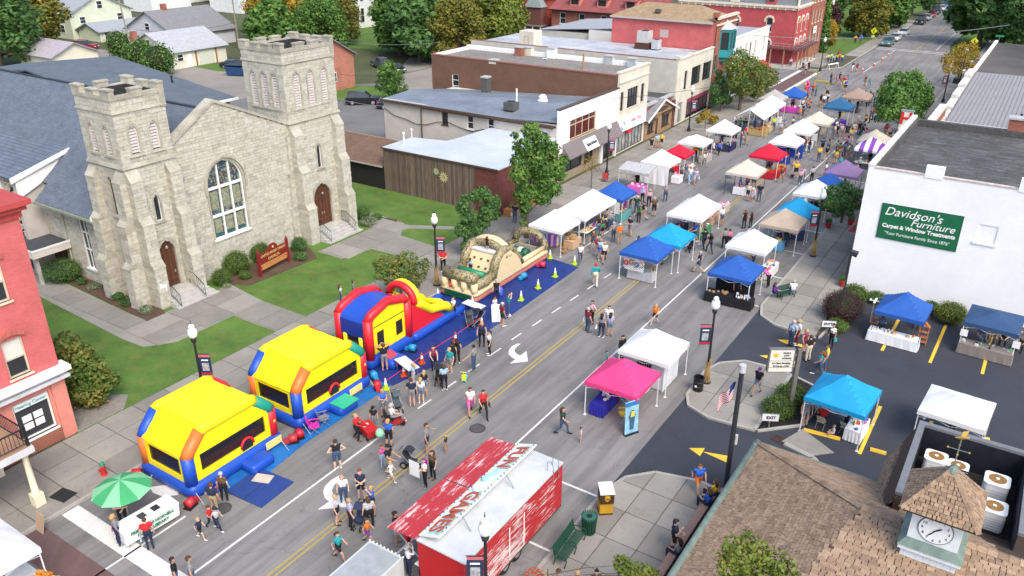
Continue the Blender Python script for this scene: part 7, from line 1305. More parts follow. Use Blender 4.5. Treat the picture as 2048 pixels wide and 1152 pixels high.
## tables and wares
def tbl(label,key=None,off=(0,0),L=1.9,Wd=.75,rz=0.,cl=None,xy=None,z0=0.,fold=True,group='market tables'):
 if key:(c,r0,_,_,zz)=TN[key];xy=(c[0]+off[0]*cos(r0)-off[1]*sin(r0),c[1]+off[0]*sin(r0)+off[1]*cos(r0));rz+=r0;z0=zz
 t=th('folding_table',label,'table',(xy[0],xy[1],z0),rz,group);Bx(-L/2,L/2,-Wd/2,Wd/2,.71,.74).b('table_top',mat('table_white',(.62,.62,.6),.5),t)
 for x in(-L/2+.15,L/2-.15):
  for y in(-Wd/2+.08,Wd/2-.08):Tb([(x,y,0),(x,y,.71)],.016,5).b('leg',GM,t)
 if cl is not None:
  mb=MB();e=.025;n=16;mb.box(-L/2-e,L/2+e,-Wd/2-e,Wd/2+e,.742,.75)
  per=[(-L/2-e+(L+2*e)*i/n,-Wd/2-e)for i in range(n)]+[(L/2+e,-Wd/2-e+(Wd+2*e)*i/n)for i in range(n)]+[(L/2+e-(L+2*e)*i/n,Wd/2+e)for i in range(n)]+[(-L/2-e,Wd/2+e-(Wd+2*e)*i/n)for i in range(n)]
  for i in range(len(per)):
   a,b=per[i],per[(i+1)%len(per)];f0,f1=1.02+.03*math.sin(i*1.9),1.02+.03*math.sin((i+1)*1.9);mb.quad((*a,.748),(*b,.748),(b[0]*f1,b[1]*f1*1.03,.06),(a[0]*f0,a[1]*f0*1.03,.06))
  m_=mat('cloth_%02d_%02d_%02d'%tuple(int(c*99)for c in cl),cl,.85,.06,2);bm_=mb.b('tablecloth',m_,t)
 return t,(xy[0],xy[1],z0+.752),rz,L,Wd
_wm={};CN=dict(red=(.5,.05,.05),blue=(.08,.12,.4),yellow=(.6,.5,.1),white=(.72,.7,.68),green=(.1,.35,.15),purple=(.45,.12,.35),brown=(.3,.18,.09),orange=(.6,.25,.05),black=(.05,.05,.06),pink=(.7,.3,.42),grey=(.35,.35,.38))
def wares(tb,n,pal,label,group,seed=1,kinds='bjcps',smax=1.,tiers=0):
 t,(x,y,z),rz,L,Wd=tb;r=random.Random(seed)
 for i in range(n):
  k=r.choice(kinds);c=r.choice(pal);key=(k,c);s_=r.uniform(.8,1.25)*smax
  if key not in _wm:
   mb=MB()
   if k=='b':mb.hexa([(-.09,-.07,0),(.09,-.07,0),(.09,.07,0),(-.09,.07,0),(-.085,-.065,.1),(.085,-.065,.1),(.085,.065,.1),(-.085,.065,.1)])
   elif k=='j':mb.lathe((0,0,0),[(.045,0),(.05,.02),(.05,.11),(.035,.13),(.04,.15),(.035,.16)],8)
   elif k=='c':mb.add([(-.09,-.02,0),(.09,-.02,0),(.09,.07,0),(-.09,.07,0),(-.08,.03,.2),(.08,.03,.2)],[(0,1,5,4),(1,2,5),(2,3,4,5),(3,0,4),(3,2,1,0)])
   elif k=='p':mb.ball((0,0,.07),.09,.09,.07,8,6);mb.tube([(0,0,.13),(.01,0,.18)],.015,4)
   elif k=='s':mb.lathe((0,0,0),[(.05,0),(.1,.05),(.13,.1),(.115,.1),(.09,.05)],10)
   elif k=='k':mb.lathe((0,0,0),[(.12,0),(.17,.1),(.18,.17),(.16,.17),(.12,.04)],10);mb.tube([(.17*cos(a),0,.17+.16*sin(a))for a in[pi*i_/6 for i_ in range(7)]],.014,4)
   _wm[key]=mb.mesh('ware',mat('ware_%02d_%02d_%02d'%tuple(int(v*99)for v in c),c,.6,.1,9))
  u,v=r.uniform(-L/2+.12,L/2-.12),r.uniform(-Wd/2+.12,Wd/2-.12);nm={'b':'box','j':'jar','c':'card_sign','p':'gourd','s':'bowl','k':'basket'}[k]
  o=link(nm,_wm[key],None,(x+u*cos(rz)-v*sin(rz),y+u*sin(rz)+v*cos(rz),z),rz+r.uniform(-.6,.6),label%(min(CN,key=lambda q:math.dist(CN[q],c))+' '+nm.replace('_',' ')),nm.replace('_',' '),group);o.scale=(s_,)*3
MIX=[(.5,.05,.05),(.08,.12,.4),(.6,.5,.1),(.7,.7,.68),(.1,.35,.15),(.45,.12,.35),(.15,.08,.05),(.6,.3,.1)];WOOD=[(.35,.2,.1),(.45,.28,.14),(.28,.16,.08),(.5,.36,.2)];FALL=[(.6,.2,.02),(.55,.3,.05),(.4,.1,.03),(.65,.5,.15)];PINKS=[(.7,.25,.4),(.6,.1,.3),(.75,.6,.65),(.5,.1,.45)];PALE=[(.75,.75,.72),(.6,.62,.66),(.7,.6,.45),(.3,.35,.5)];DARKS=[(.03,.03,.04),(.1,.05,.12),(.15,.1,.08),(.3,.3,.32)]
for key,off,L_,rz_,cl,n,pal,lab,kinds in(('pink',(-.85,-.3),2.0,pi/2,(.02,.02,.28),9,PALE,'blue clothed table under the pink canopy','bc'),('clothes',(1.2,.9),1.4,pi/2,(.5,.34,.2),12,WOOD,'tan clothed basket table at the clothes canopy','ks'),('long1',(1.1,-1.2),2.4,pi/2,None,22,MIX,'table along the front of the long white canopy','bjcps'),('long1',(1.1,1.6),2.2,pi/2,(.05,.05,.07),18,MIX,'dark clothed table under the long white canopy','bjcp'),('blue5',(1.0,-.4),1.8,pi/2,(.1,.3,.3),14,MIX,'teal clothed table under the lattice canopy','bjcps'),('awn',(.6,-1.2),1.7,0,(.62,.12,.4),10,PINKS,'pink clothed table below the striped awning','cb'),('sheet7',(1.7,.4),1.0,pi/2,(.75,.7,.72),6,PINKS,'pale table beside the walled white canopy','cb'),('red8',(1.3,-.2),1.8,pi/2,None,14,MIX,'table beside the left red canopy','bjps'),('white9',(1.3,0),1.8,pi/2,(.4,.35,.3),12,MIX,'drab table under the low white canopy','bjs'),('white10',(1.1,-.6),2.2,pi/2,(.02,.02,.06),18,DARKS+MIX,'dark table below the hanging shirts','bjcs'),('white10',(.1,-1.35),2.2,0,(.03,.03,.08),14,DARKS+MIX,'front table of the shirt stall','bjcs'),('marq',(.9,-2.4),2.4,0,(.4,.28,.12),26,FALL+WOOD,'produce table at the near end of the marquee','pksb'),('marq',(1.5,.6),2.4,pi/2,(.5,.4,.2),26,FALL+MIX,'produce table along the open side of the marquee','pksb'),('white12',(.8,-.6),1.8,0,(.6,.6,.6),8,MIX,'pale table under the white canopy near the crossing','bjs'),('blue14',(.2,-1.3),2.4,0,(.55,.06,.4),14,PINKS,'magenta clothed table below the far blue canopy','bcs'),('steel16',(0,-1.4),2.6,0,(.09,.03,.32),16,PALE,'purple clothed table under the steel blue canopy','bcj'),('beige17',(-.6,-1.0),1.9,0,(.7,.7,.7),10,MIX,'white clothed table under the peach canopy','bcj'),('white18',(1.0,-.3),2.0,pi/2,(.72,.72,.72),12,MIX,'white clothed table under the wide white canopy','bcj'),('white19',(-.3,-1.2),2.2,0,(.02,.05,.3),16,MIX,'blue clothed table in the middle row','bcj'),('red20',(0,-1.3),2.4,0,(.45,.015,.03),18,FALL,'red clothed table at the front of the middle red canopy','pks'),('red20',(1.3,.2),2.0,pi/2,(.45,.015,.03),12,FALL,'red clothed table on the side of the middle red canopy','pkb'),('beige21',(.3,-.9),1.9,0,(.72,.72,.74),10,PINKS,'white clothed table under the cream canopy','bcs'),('stripe22',(0,-1.1),2.2,0,None,16,MIX,'table under the striped canopy','bjcp'),('purple24',(-.1,-1.3),2.4,0,(.05,.05,.06),14,PALE,'black clothed table under the purple canopy','bcj'),('blue25',(.1,-1.0),2.2,0,(.03,.03,.04),12,MIX,'dark table under the right blue canopy','bcj'),('white26',(-.6,-.8),1.9,0,(.6,.6,.62),10,MIX,'pale table under the half hidden white canopy','bcj'),('cyan27',(0,-1.0),2.0,0,(.05,.06,.15),10,MIX,'navy clothed table under the feather banner canopy','bcj'),('beige28',(-.5,-.9),1.9,0,(.1,.3,.5),8,MIX,'blue table under the beige canopy','bcj'),('white29',(.4,-1.0),2.2,0,(.55,.55,.58),26,PINKS+MIX,'toy table under the balloon canopy','bjcps'),('white29',(1.6,-.3),2.2,pi/2,(.62,.6,.56),20,PINKS+MIX,'toy table outside the balloon canopy','bjcps'),('blue30',(-.5,-1.25),2.0,0,(.012,.012,.016),8,[(.45,.28,.12),(.4,.25,.1)],'black clothed counter below the drive canopy','b'),('blue30',(1.1,-1.2),1.3,0,(.012,.012,.016),12,PALE,'black clothed side table at the drive canopy','bjc'),('white31',(-.9,-.9),2.2,pi/2,(.03,.03,.04),20,MIX+PINKS,'dark table under the large white canopy','bjcp'),('white31',(.9,-.2),2.2,pi/2,(.06,.2,.1),14,MIX,'green clothed table under the large white canopy','bjcs'),('white31',(.4,3.4),2.4,pi/2,(.45,.3,.2),22,PINKS+MIX,'open air table beyond the large white canopy','bjcs'),('white31',(.3,6.0),2.4,pi/2,(.5,.42,.36),22,PINKS+PALE,'second open air table in the middle of the road','bjcs'),('blue33',(0,-.7),1.9,0,(.4,.4,.42),12,DARKS+MIX,'grey table behind the wreath lattice','bjc'),('lotblue',(-.1,-1.1),2.9,0,(.72,.73,.75),22,PALE+WOOD,'long white clothed table under the lot blue canopy','bjc'),('lotcyan',(-.6,.6),1.9,0,None,16,MIX,'trestle table at the back of the turquoise lot canopy','bjp'),('lotcyan',(1.0,-.1),1.6,pi/2,(.7,.7,.7),10,MIX,'white clothed table on the side of the turquoise lot canopy','bc'),('lotnavy',(0,-1.2),2.9,0,(.22,.19,.17),10,[(.05,.3,.1),(.02,.02,.02),(.6,.6,.58)],'long drab table under the navy awning','bpj'),('corner',(1.8,1.2),1.3,0,None,16,FALL,'small table of autumn flowers by the corner canopy','pks')):
 zz=0;tb=tbl(lab,key,off,L_,.78,rz_,cl);wares(tb,n,pal,'%s on the '+lab,'wares on the '+lab,len(lab),kinds)
(c,r0,_,_,_)=TN['booth'];tk=th('ticket_booth','small pale grey ticket booth with barred window under the white canopy','booth',(c[0],c[1],0));BG=mat('booth_grey',(.52,.55,.58),.6,.06,1)
Bx(-1.1,1.1,-1.05,1.05,.05,2.05).b('body',BG,tk)
for s_ in(-1,1):Bx(s_*1.12-.03,s_*1.12+.03,-1.08,1.08,0,2.1).b('corner_trim',mat('booth_trim',(.62,.64,.66),.6),tk)
wd=Bx(-.55,.35,-1.075,-1.05,.95,1.75).b('window',DGL,tk)
for k in range(7):Tb([(-.5+k*.14,-1.1,.95),(-.5+k*.14,-1.1,1.75)],.014,5).b('bar',GM,wd)
Bx(-.62,.42,-1.14,-1.05,.88,.94).b('sill',GM,wd);Bx(-1.15,1.15,-1.1,1.1,2.05,2.1).b('roof',BG,tk)
pb=th('pull_up_banner','tall blue pull up banner with figure leaning by the pink canopy','banner',(*G(1262,868),0),rad(62));Bx(-.43,.43,-.1,.1,0,.08).b('cassette',BK,pb);Hx([(-.42,-.01,.08),(.42,-.01,.08),(.42,.01,.08),(-.42,.01,.08),(-.42,.09,2.0),(.42,.09,2.0),(.42,.11,2.0),(-.42,.11,2.0)]).b('sheet',mat('banner_sky',(.25,.48,.65),.6,.25,2),pb)
Hx([(-.41,.06,1.72),(.41,.06,1.72),(.41,.075,1.72),(-.41,.075,1.72),(-.41,.075,1.95),(.41,.075,1.95),(.41,.09,1.95),(-.41,.09,1.95)]).b('title_strip',mat('banner_deep',(.03,.16,.4),.6),pb);MB().plate([(-.12,.3),(.12,.3),(.16,.9),(.2,1.2),(.08,1.3),(.08,1.5),(-.08,1.5),(-.08,1.3),(-.2,1.2),(-.16,.9)],(0,.0,0),(1,0,0),(0,-1,0),.02).b('printed_figure',mat('print_dark',(.05,.12,.2),.6,.5,6),pb);MB().plate([(-.14,1.1),(.14,1.1),(.1,1.45),(-.1,1.45)],(0,-.022,0),(1,0,0),(0,-1,0),.005).b('printed_shirt',mat('print_yellow',(.6,.55,.1),.6),pb)
def cch(label,xy,rz,col,z=0.):
 t=th('camp_chair',label,'chair',(xy[0],xy[1],z),rz,'folding camp chairs');m=mat('chair_%02d_%02d_%02d'%tuple(int(c*99)for c in col),col,.75,.06,3)
 Hx([(-.26,-.24,.42),(.26,-.24,.42),(.26,.24,.38),(-.26,.24,.38),(-.26,-.24,.44),(.26,-.24,.44),(.26,.24,.4),(-.26,.24,.4)]).b('seat',m,t);Hx([(-.27,.22,.42),(.27,.22,.42),(.27,.24,.42),(-.27,.24,.42),(-.3,.38,.95),(.3,.38,.95),(.3,.4,.95),(-.3,.4,.95)]).b('backrest',m,t)
 for x in(-.28,.28):
  Tb([(x,-.26,0),(x,.3,.62)],.014,4).b('leg',GM,t);Tb([(x,.28,0),(x,-.24,.6)],.014,4).b('leg',GM,t);Bx(x-.03,x+.03,-.26,.28,.6,.63).b('armrest',m,t)
cch('yellow camp chair by the pull up banner',G(1247,840),rad(-50),(.6,.5,.03));cch('turquoise camp chair behind the blue clothed table',G(1248,808),rad(-70),(.02,.35,.5));cch('bright pink camp chair beside the second bounce house',G(630,864),rad(140),(.75,.02,.35));cch('grey camp chair next to the pink one',G(648,848),rad(150),(.2,.2,.22));cch('blue camp chair beside the middle red canopy',G(1462,358),rad(20),(.1,.3,.55));cch('turquoise camp chair under the beige right canopy',G(1556,462),rad(40),(.02,.35,.5));cch('dark camp chair near the beige right canopy',G(1572,478),rad(60),(.05,.05,.06));cch('dark red camp chair behind the blue lattice canopy',G(1210,366),rad(30),(.3,.03,.04))
def fch(label,xy,rz):
 t=th('folding_chair',label,'chair',(xy[0],xy[1],.012),rz,'metal folding chairs');m=mat('chair_beige',(.45,.38,.29),.5);Bx(-.2,.2,-.2,.2,.42,.45).b('seat',m,t);Hx([(-.2,.2,.6),(.2,.2,.6),(.2,.22,.6),(-.2,.22,.6),(-.2,.26,.82),(.2,.26,.82),(.2,.28,.82),(-.2,.28,.82)]).b('backrest',m,t)
 for x in(-.2,.2):Tb([(x,-.25,0),(x,.27,.82)],.013,4).b('leg',m,t);Tb([(x,.22,0),(x,-.15,.44)],.013,4).b('leg',m,t)
for q,a,lb in(((1640,855),175,'beige folding chair of the person in red under the turquoise canopy'),((1688,868),160,'beige folding chair at the front of the turquoise lot canopy'),((1705,858),190,'beige folding chair beside the table of the turquoise lot canopy')):fch(lb,G(*q),rad(a))
gb=th('green_bench','green slatted bench on the pavement beside the drive canopy','bench',(*G(1572,598),.12),rad(60))
for k in range(5):Bx(-.7,.7,-.2+k*.09,-.13+k*.09,.42,.45).b('seat_slat',GRN,gb);Bx(-.7,.7,.24,.27,.5+k*.09,.56+k*.09).b('back_slat',GRN,gb)
for x in(-.6,.6):Tb([(x,-.18,0),(x,-.18,.42)],.03,5).b('leg',GRN,gb);Tb([(x,.24,0),(x,.26,.92)],.03,5).b('leg',GRN,gb)
tw,_,_,_,_=tbl('white folding table beside the ticket seller near the slide',None,xy=G(815,748),L=1.7,Wd=.75,rz=rad(-20));tbl('white folding table by the pushchair near the obstacle course',None,xy=G(948,628),L=1.6,Wd=.7,rz=rad(-5))
af=th('a_frame_sign','white a frame sign by the obstacle course tarp','sign',(*G(995,640),0),rad(40));Hx([(-.4,-.3,0),(.4,-.3,0),(.4,-.28,0),(-.4,-.28,0),(-.4,0,1.15),(.4,0,1.15),(.4,.02,1.15),(-.4,.02,1.15)]).b('front_board',WH,af);Hx([(-.4,.3,0),(.4,.3,0),(.4,.32,0),(-.4,.32,0),(-.4,.03,1.15),(.4,.03,1.15),(.4,.05,1.15),(-.4,.05,1.15)]).b('back_board',WH,af)
(c,_,_,_,_)=TN['clothes'];rk=th('clothes_rack','rail of purple and teal dresses under the white canopy','clothes rack',(c[0]-.1,c[1]-1.35,0));Tb([(-1.35,0,1.75),(1.35,0,1.75)],.018,5).b('rail',GM,rk)
for x in(-1.35,1.35):Tb([(x,0,0),(x,0,1.75)],.018,5).b('upright',GM,rk)
DC=[(.05,.25,.35),(.2,.05,.3),(.05,.05,.2),(.3,.02,.1),(.1,.1,.12),(.15,.3,.35),(.3,.15,.4),(.35,.3,.3)]
for i in range(26):
 x=-1.28+i*.1;c_=rnd.choice(DC);h_=rnd.uniform(.75,1.0);Hx([(x-.04,-.2,1.68-h_),(x+.04,-.2,1.68-h_),(x+.04,.2,1.68-h_),(x-.04,.2,1.68-h_),(x-.02,-.14,1.7),(x+.02,-.14,1.7),(x+.02,.14,1.7),(x-.02,.14,1.7)]).b('dress',mat('dress_%02d_%02d_%02d'%tuple(int(v*99)for v in c_),c_,.8,.15,5),rk)
for i,q in enumerate([(1092,498),(1103,493),(1113,494),(1122,492),(1130,500),(1137,497),(1140,488),(1128,507),(1136,470),(1142,455)]):
 b_=link('wicker_basket',Lt((0,0,0),[(.16,0),(.24,.14),(.26,.24),(.23,.24),(.17,.04)],12).mesh('wicker_basket',mat('wicker',(.36,.2,.09),.85,.25,12,.3)),None,(*G(*q),0 if i<8 else 1.0 if False else 0),0,'round wicker basket on the ground by the clothes canopy','basket','wicker baskets on the road');Tb([(.24*cos(a),0,.24+.2*sin(a))for a in[pi*i_/6 for i_ in range(7)]],.018,4).b('handle',MATS['wicker'],b_)
(c,_,_,_,_)=TN['white10'];rk=th('shirt_rack','row of dark shirts hung along the front of the canopy','clothes rack',(c[0],c[1]+1.0,0));Tb([(-1.3,0,1.8),(1.3,0,1.8)],.018,5).b('rail',GM,rk)
for i in range(9):x=-1.2+i*.3;c_=[(.04,.02,.1),(.1,.1,.4),(.4,.02,.05),(.02,.02,.03),(.1,.3,.1)][i%5];Bx(x-.12,x+.12,-.03,.03,1.0,1.75).b('shirt',mat('shirt_%02d_%02d_%02d'%tuple(int(v*99)for v in c_),c_,.8),rk)
def lattice(label,xy,rz,w,h,z,m=WH,wreath=0):
 t=th('lattice_panel',label,'panel',(xy[0],xy[1],z),rz,'lattice panels');n=int((w+h)/.16)
 for i in range(n):
  a=-h+i*.16
  for s_ in(1,-1):
   p=[(max(0,a),max(0,-a)),(min(w,a+h),min(h,w-a))]
   if p[1][0]-p[0][0]<.03:continue
   q=[(k[0]if s_>0 else w-k[0],k[1])for k in p];Tb([(q[0][0]-w/2,.008*s_,q[0][1]),(q[1][0]-w/2,.008*s_,q[1][1])],.018,4).b('strip',m,t)
 for k in range(wreath):
  c_=[(.35,.04,.05),(.25,.12,.06),(.1,.12,.2),(.5,.35,.3)][k%4];Tb([(-.6+k*.42+.16*cos(a),-.06,.55+.12*(k%2)+.16*sin(a))for a in[2*pi*i_/9 for i_ in range(10)]],.06,5).b('wreath',mat('wreath_%d'%k,c_,.9,.3,12),t)
(c,_,_,_,_)=TN['blue33'];lattice('white lattice hung with wreaths under the royal blue canopy',(c[0]-.4,c[1]-1.35),0,1.6,1.05,.85,wreath=4);(c,_,_,_,_)=TN['blue5'];lattice('white lattice panel at the back of the blue canopy',(c[0]-.1,c[1]-1.4),0,2.6,1.3,.8)
(c,_,_,_,_)=TN['blue30'];tag(Bx(-1.4,1.4,-.02,.02,.1,2.0).b('back_curtain',mat('curtain_black',(.012,.012,.015),.9)),'black curtain hanging behind the drive canopy stall','curtain').location=(c[0],c[1]+.2,0)
(c,_,_,_,_)=TN['white19'];tag(Bx(-1.4,1.4,-.02,.02,.1,1.6).b('back_curtain',mat('curtain_blue',(.02,.06,.4),.9)),'blue cloth hung at the back of the middle white canopy','curtain').location=(c[0]+.2,c[1]+1.2,0)
fb=th('feather_banner','white feather banner standing before the turquoise canopy','banner',(*G(1592,468),0),rad(33));Tb([(0,0,0),(0,0,2.4),(.12,0,3.1),(.4,0,3.3)],.015,5).b('pole',GM,fb);MB().plate([(.02,.8),(.5,1.0),(.55,2.8),(.4,3.25),(.1,3.05),(.02,2.4)],(0,0,0),(1,0,0),(0,1,0),.01).b('sail',mat('feather_white',(.62,.65,.7),.7),fb);Bx(.2,.38,-.012,0,1.2,2.6).b('lettering_band',mat('feather_navy',(.04,.06,.2),.7),fb)
## tarps and inflatables
def vinyl(name,c,rough=.42):return mat(name,c,rough,.07,3.2,.45,spec=.45)
YEL,BLU,RED_,ORG,GRV,DKM=vinyl('vinyl_yellow',(.86,.70,.006)),vinyl('vinyl_blue',(.012,.07,.42)),vinyl('vinyl_red',(.62,.015,.025)),vinyl('vinyl_orange',(.62,.16,.03)),vinyl('vinyl_green',(.01,.25,.17)),mat('mesh_dark',(.02,.016,.02),.7)
def netting():
 m,n,l,b=_new('safety_net');b.inputs['Base Color'].default_value=(.015,.014,.018,1);b.inputs['Roughness'].default_value=.8;t=n.new('ShaderNodeBsdfTransparent');mx=n.new('ShaderNodeMixShader');mx.inputs[0].default_value=.4;l.new(t.outputs[0],mx.inputs[1]);l.new(b.outputs[0],mx.inputs[2]);l.new(mx.outputs[0],n['Material Output'].inputs[0]);return m
NET=netting();TARP=gmt('blue_tarp',(.014,.035,.17),3,.5,.3,.25,.45,.4);TARP2=gmt('bright_tarp',(.015,.13,.38),3,.5,.25,.2,.45,.4)
def tarp(label,pts,m,z=.012):
 x0,y0=min(p[0]for p in pts),min(p[1]for p in pts);ins=pli(pts);mb=MB();mb.prism(pts,z-.008,z);o=mb.b('ground_tarp',m,label=label,cat='tarp',loc=(x0,y0,0));return o
tarp('dark blue tarp under the slide and obstacle course',[(-33.0,29.6),(-27.6,29.6),(-26.9,33.0),(-26.8,40.5),(-26.9,50.5),(-32.9,51.2)],TARP);tarp('bright blue tarp strip beside the second bounce house',[(-28.7,22.6),(-27.7,22.6),(-27.7,29.6),(-28.7,29.6)],TARP2);tarp('bright blue tarp along the nearest bounce house',[(-28.8,17.2),(-27.3,19.2),(-27.7,22.9),(-28.8,22.9)],TARP2,.016)
gm=th('crash_mat','folded navy crash mat at the entrance of the nearest bounce house','mat',(*G(520,975),.02),rad(4));Bx(-1.15,-.02,-1.05,1.05,0,.05).b('panel',mat('mat_navy',(.02,.05,.2),.6,.1,2),gm);Bx(.02,1.15,-1.05,1.05,0,.05).b('panel',MATS['mat_navy'],gm);MB().cbox((-.3,.5,.05),.9,.6,.02,.3).b('sand_cover',mat('canvas_cover',(.5,.42,.34),.9),gm)
def rdd(mb,x0,x1,y0,y1,z0,z1,r=.25):
 P=[]
 for z,i in((z0,r*.6),(z0+r*.5,0),(z1-r*.6,0),(z1-r*.15,r*.35),(z1,r)):
  ring=[]
  for cx,cy,a0 in((x1,y1,0),(x0,y1,90),(x0,y0,180),(x1,y0,270)):
   for k in range(4):a=rad(a0+k*30);R_=max(.02,r-i*.3);ring.append((cx+(-r if cx==x1 else r)*1.0+(R_-i*.6)*cos(a),cy+(-r if cy==y1 else r)+(R_-i*.6)*sin(a),z))
  P.append(ring)
 k=len(mb.v);n=16
 for ring in P:mb.v.extend(ring)
 for i in range(len(P)-1):
  for j in range(n):mb.f.append((k+i*n+j,k+i*n+(j+1)%n,k+(i+1)*n+(j+1)%n,k+(i+1)*n+j));mb.m.append(0)
 mb.f.append(tuple(k+(len(P)-1)*n+j for j in range(n)));mb.m.append(0);mb.f.append(tuple(k+j for j in range(n-1,-1,-1)));mb.m.append(0);return mb
def bounce(label,x0,x1,y0,y1,ymid):
 t=plc('bounce_house',label,'bounce house',((x0+x1)/2,(y0+y1)/2,0),'yellow bounce houses');zb,zc,zt,r=.72,2.2,3.2,.3;ya,yb=y0+1.25,y1-1.3;c0,c1=y0+r,y1-r
 rdd(MB(),x0-.05,x1+.12,y0-.08,y1+.08,0,zb,.35).b('base',BLU,t,smooth=1)
 for xx,col in((x0+r,(ORG,BLU,RED_,RED_)),(x1-r,(BLU,ORG,GRV,RED_))):
  for m_,pts in((col[0],[(c0,zb-.15),(c0,zc)]),(col[3],[(c1,zb-.15),(c1,zc)]),(col[1],[(c0-.02,zc-.12),(c0+.14,zc+.18),(ya-.1,zt-.08)]),(col[2],[(c1+.02,zc-.12),(c1-.14,zc+.18),(yb+.1,zt-.08)]),(YEL,[(ya-.15,zt-.1),(ya+.1,zt),(yb-.1,zt),(yb+.15,zt-.1)])):
   Tb([(xx,a,z)for a,z in pts],r,14).b('frame_tube',m_,t,smooth=1)
  sx=.12 if xx>(x0+x1)/2 else-.12;w0,w1,z0,z1=y0+.85,y1-.8,1.12,2.05
  for q in([(c0,zb),(c1,zb),(c1,z0),(c0,z0)],[(c0,z1),(c1,z1),(c1,zc),(yb,zt),(ya,zt),(c0,zc)],[(c0,z0),(w0,z0),(w0,z1),(c0,z1)],[(w1,z0),(c1,z0),(c1,z1),(w1,z1)]):MB().plate(q,(xx+sx-.06,0,0),(0,1,0),(1,0,0),.12).b('side_panel',YEL,t)
  MB().plate([(w0,z0),(w1,z0),(w1,z1),(w0,z1)],(xx+sx,0,0),(0,1,0),(1,0,0),.01).b('net_window',NET,t)
 for yy in(c0,c1):
  d=-.1 if yy==c0 else .1
  for q in((x0+r,x1-r,zb-.1,1.0),(x0+r,x1-r,1.95,zc+.1),(x0+r,x0+.75,1.0,1.95),(x1-.75,x1-r,1.0,1.95)):Bx(q[0],q[1],yy+d-.06,yy+d+.06,q[2],q[3]).b('end_panel',YEL,t)
  Bx(x0+.75,x1-.75,yy+d-.005,yy+d+.005,1.0,1.95).b('net_window',NET,t)
 def sheet_(nm,p,q,sag):
  mb=MB();n=14;f=lambda u,v:(x0+.1+(x1-x0-.2)*u,p[0]+(q[0]-p[0])*v,p[1]+(q[1]-p[1])*v-sag*math.sin(pi*u)*math.sin(pi*v)+.02*math.sin(u*21+v*4)*math.sin(pi*u)+.012*math.sin(v*17+u*9))
  for i in range(n):
   for k in range(n):mb.quad(f(i/n,k/n),f((i+1)/n,k/n),f((i+1)/n,(k+1)/n),f(i/n,(k+1)/n))
  o=mb.mesh(nm,YEL,True);weld(o);o.transform(Matrix.Translation(-Vector(t['_w'])));link(nm,o,t)
 sheet_('roof_slope',(c0-.22,zc),(ya,zt+.2),.05);sheet_('roof_top',(ya,zt+.2),(yb,zt+.2),.14);sheet_('roof_slope',(c1+.22,zc),(yb,zt+.2),.05)
 Bx(x0+.4,x1-.4,y0+.4,y1-.4,zb-.02,zb+.03).b('floor',BLU,t);Bx(x0+.62,x0+.7,y0+.5,y1-.5,zb+.03,1.35).b('inner_bolster',mat('inner_red',(.25,.03,.03),.6),t);Bx(x1-.75,x1-.7,y0+.5,y1-.5,zb+.03,1.2).b('inner_bolster',MATS['inner_red'],t)
 Tb([(x1-.08,ymid+.36*cos(a),zb+.3+.42*sin(a))for a in[pi*k/8 for k in range(9)]],.07,8).b('door_arch',RED_,t,smooth=1);Bx(x1-.12,x1-.08,ymid-.32,ymid+.32,zb+.1,zb+.62).b('door_flap',DKM,t);rdd(MB(),x1-.1,x1+1.0,ymid-.7,ymid+.7,0,.52,.2).b('entrance_step',BLU,t,smooth=1)
 Bx(x1+.1,x1+.13,ymid+.9,ymid+1.9,.2,.62).b('warning_label',mat('label_yellow',(.75,.62,.2),.6),t);Bx(x1-.01,x1+.015,y1-.36,y1-.24,1.45,1.58).b('number_patch',mat('patch_gold',(.7,.5,.1),.6),t)
 for k,(a,b)in enumerate(((x1+.7,y0+.1),(x1+.8,y1-.3),(x0+1.2,y0-.7))):Tb([(a-.5 if k<2 else a,b if k<2 else b+.5,.5),(a,b,.02)],.012,4).b('tether',mat('tether_white',(.6,.6,.58),.7),t)
 return t
bounce('nearest yellow bounce house with blue base on the left',-32.6,-28.75,16.85,22.3,20.3);bounce('second yellow bounce house with green entrance step',-32.6,-28.75,23.5,29.0,26.3)
tag(Bx(-.55,.55,-.6,.6,0,.06).b('green_ramp',vinyl('vinyl_mint',(.03,.42,.25))),'mint green ramp lying on the entrance step of the second bounce house','ramp').location=(-28.2,26.3,.53)
cb_=plc('slide_combo','red and blue inflatable castle with yellow gable front and curved slide','bounce house',(-31,34,0));x0,x1,y0,y1=-32.5,-29.75,30.15,34.1
rdd(MB(),x0-.1,x1+.1,y0-.1,y1+.2,0,.8,.35).b('base',BLU,cb_,smooth=1)
for xx in(x0+.22,x1-.22):
 for a,b in(((y0+.25,.6),(y0+.25,3.2)),((y1-.25,.6),(y1-.25,3.2))):Tb([(xx,a[0],a[1]),(xx,b[0],b[1])],.3,12).b('corner_column',RED_,cb_,smooth=1)
 Tb([(xx,y0+.25,3.1),(xx,y0+.5,3.4),(xx,(y0+y1)/2,3.8),(xx,y1-.5,3.4),(xx,y1-.25,3.1)],.28,12).b('gable_tube',RED_,cb_,smooth=1)
 MB().plate([(y0+.4,.8),(y1-.4,.8),(y1-.4,3.2),((y0+y1)/2,3.7),(y0+.4,3.2)],(xx-.06,0,0),(0,1,0),(1,0,0),.12).b('front_panel' if xx>-31 else 'back_panel',YEL,cb_)
for yy in(y0+.9,y1-1.35):Bx(x1-.16,x1-.12,yy,yy+.55,1.25,2.15).b('net_window',DKM,cb_)
for q in((y0+.5,y1-.5,2.55,2.6),):Bx(x1-.155,x1-.145,*q).b('panel_line',BK,cb_)
mb=MB();n=10
prof=[(y0+.08,2.5),(y0+.12,3.15),(y0+.5,3.4),(y0+1.2,3.6),((y0+y1)/2,3.72),(y1-1.2,3.6),(y1-.5,3.4),(y1-.2,3.1)]
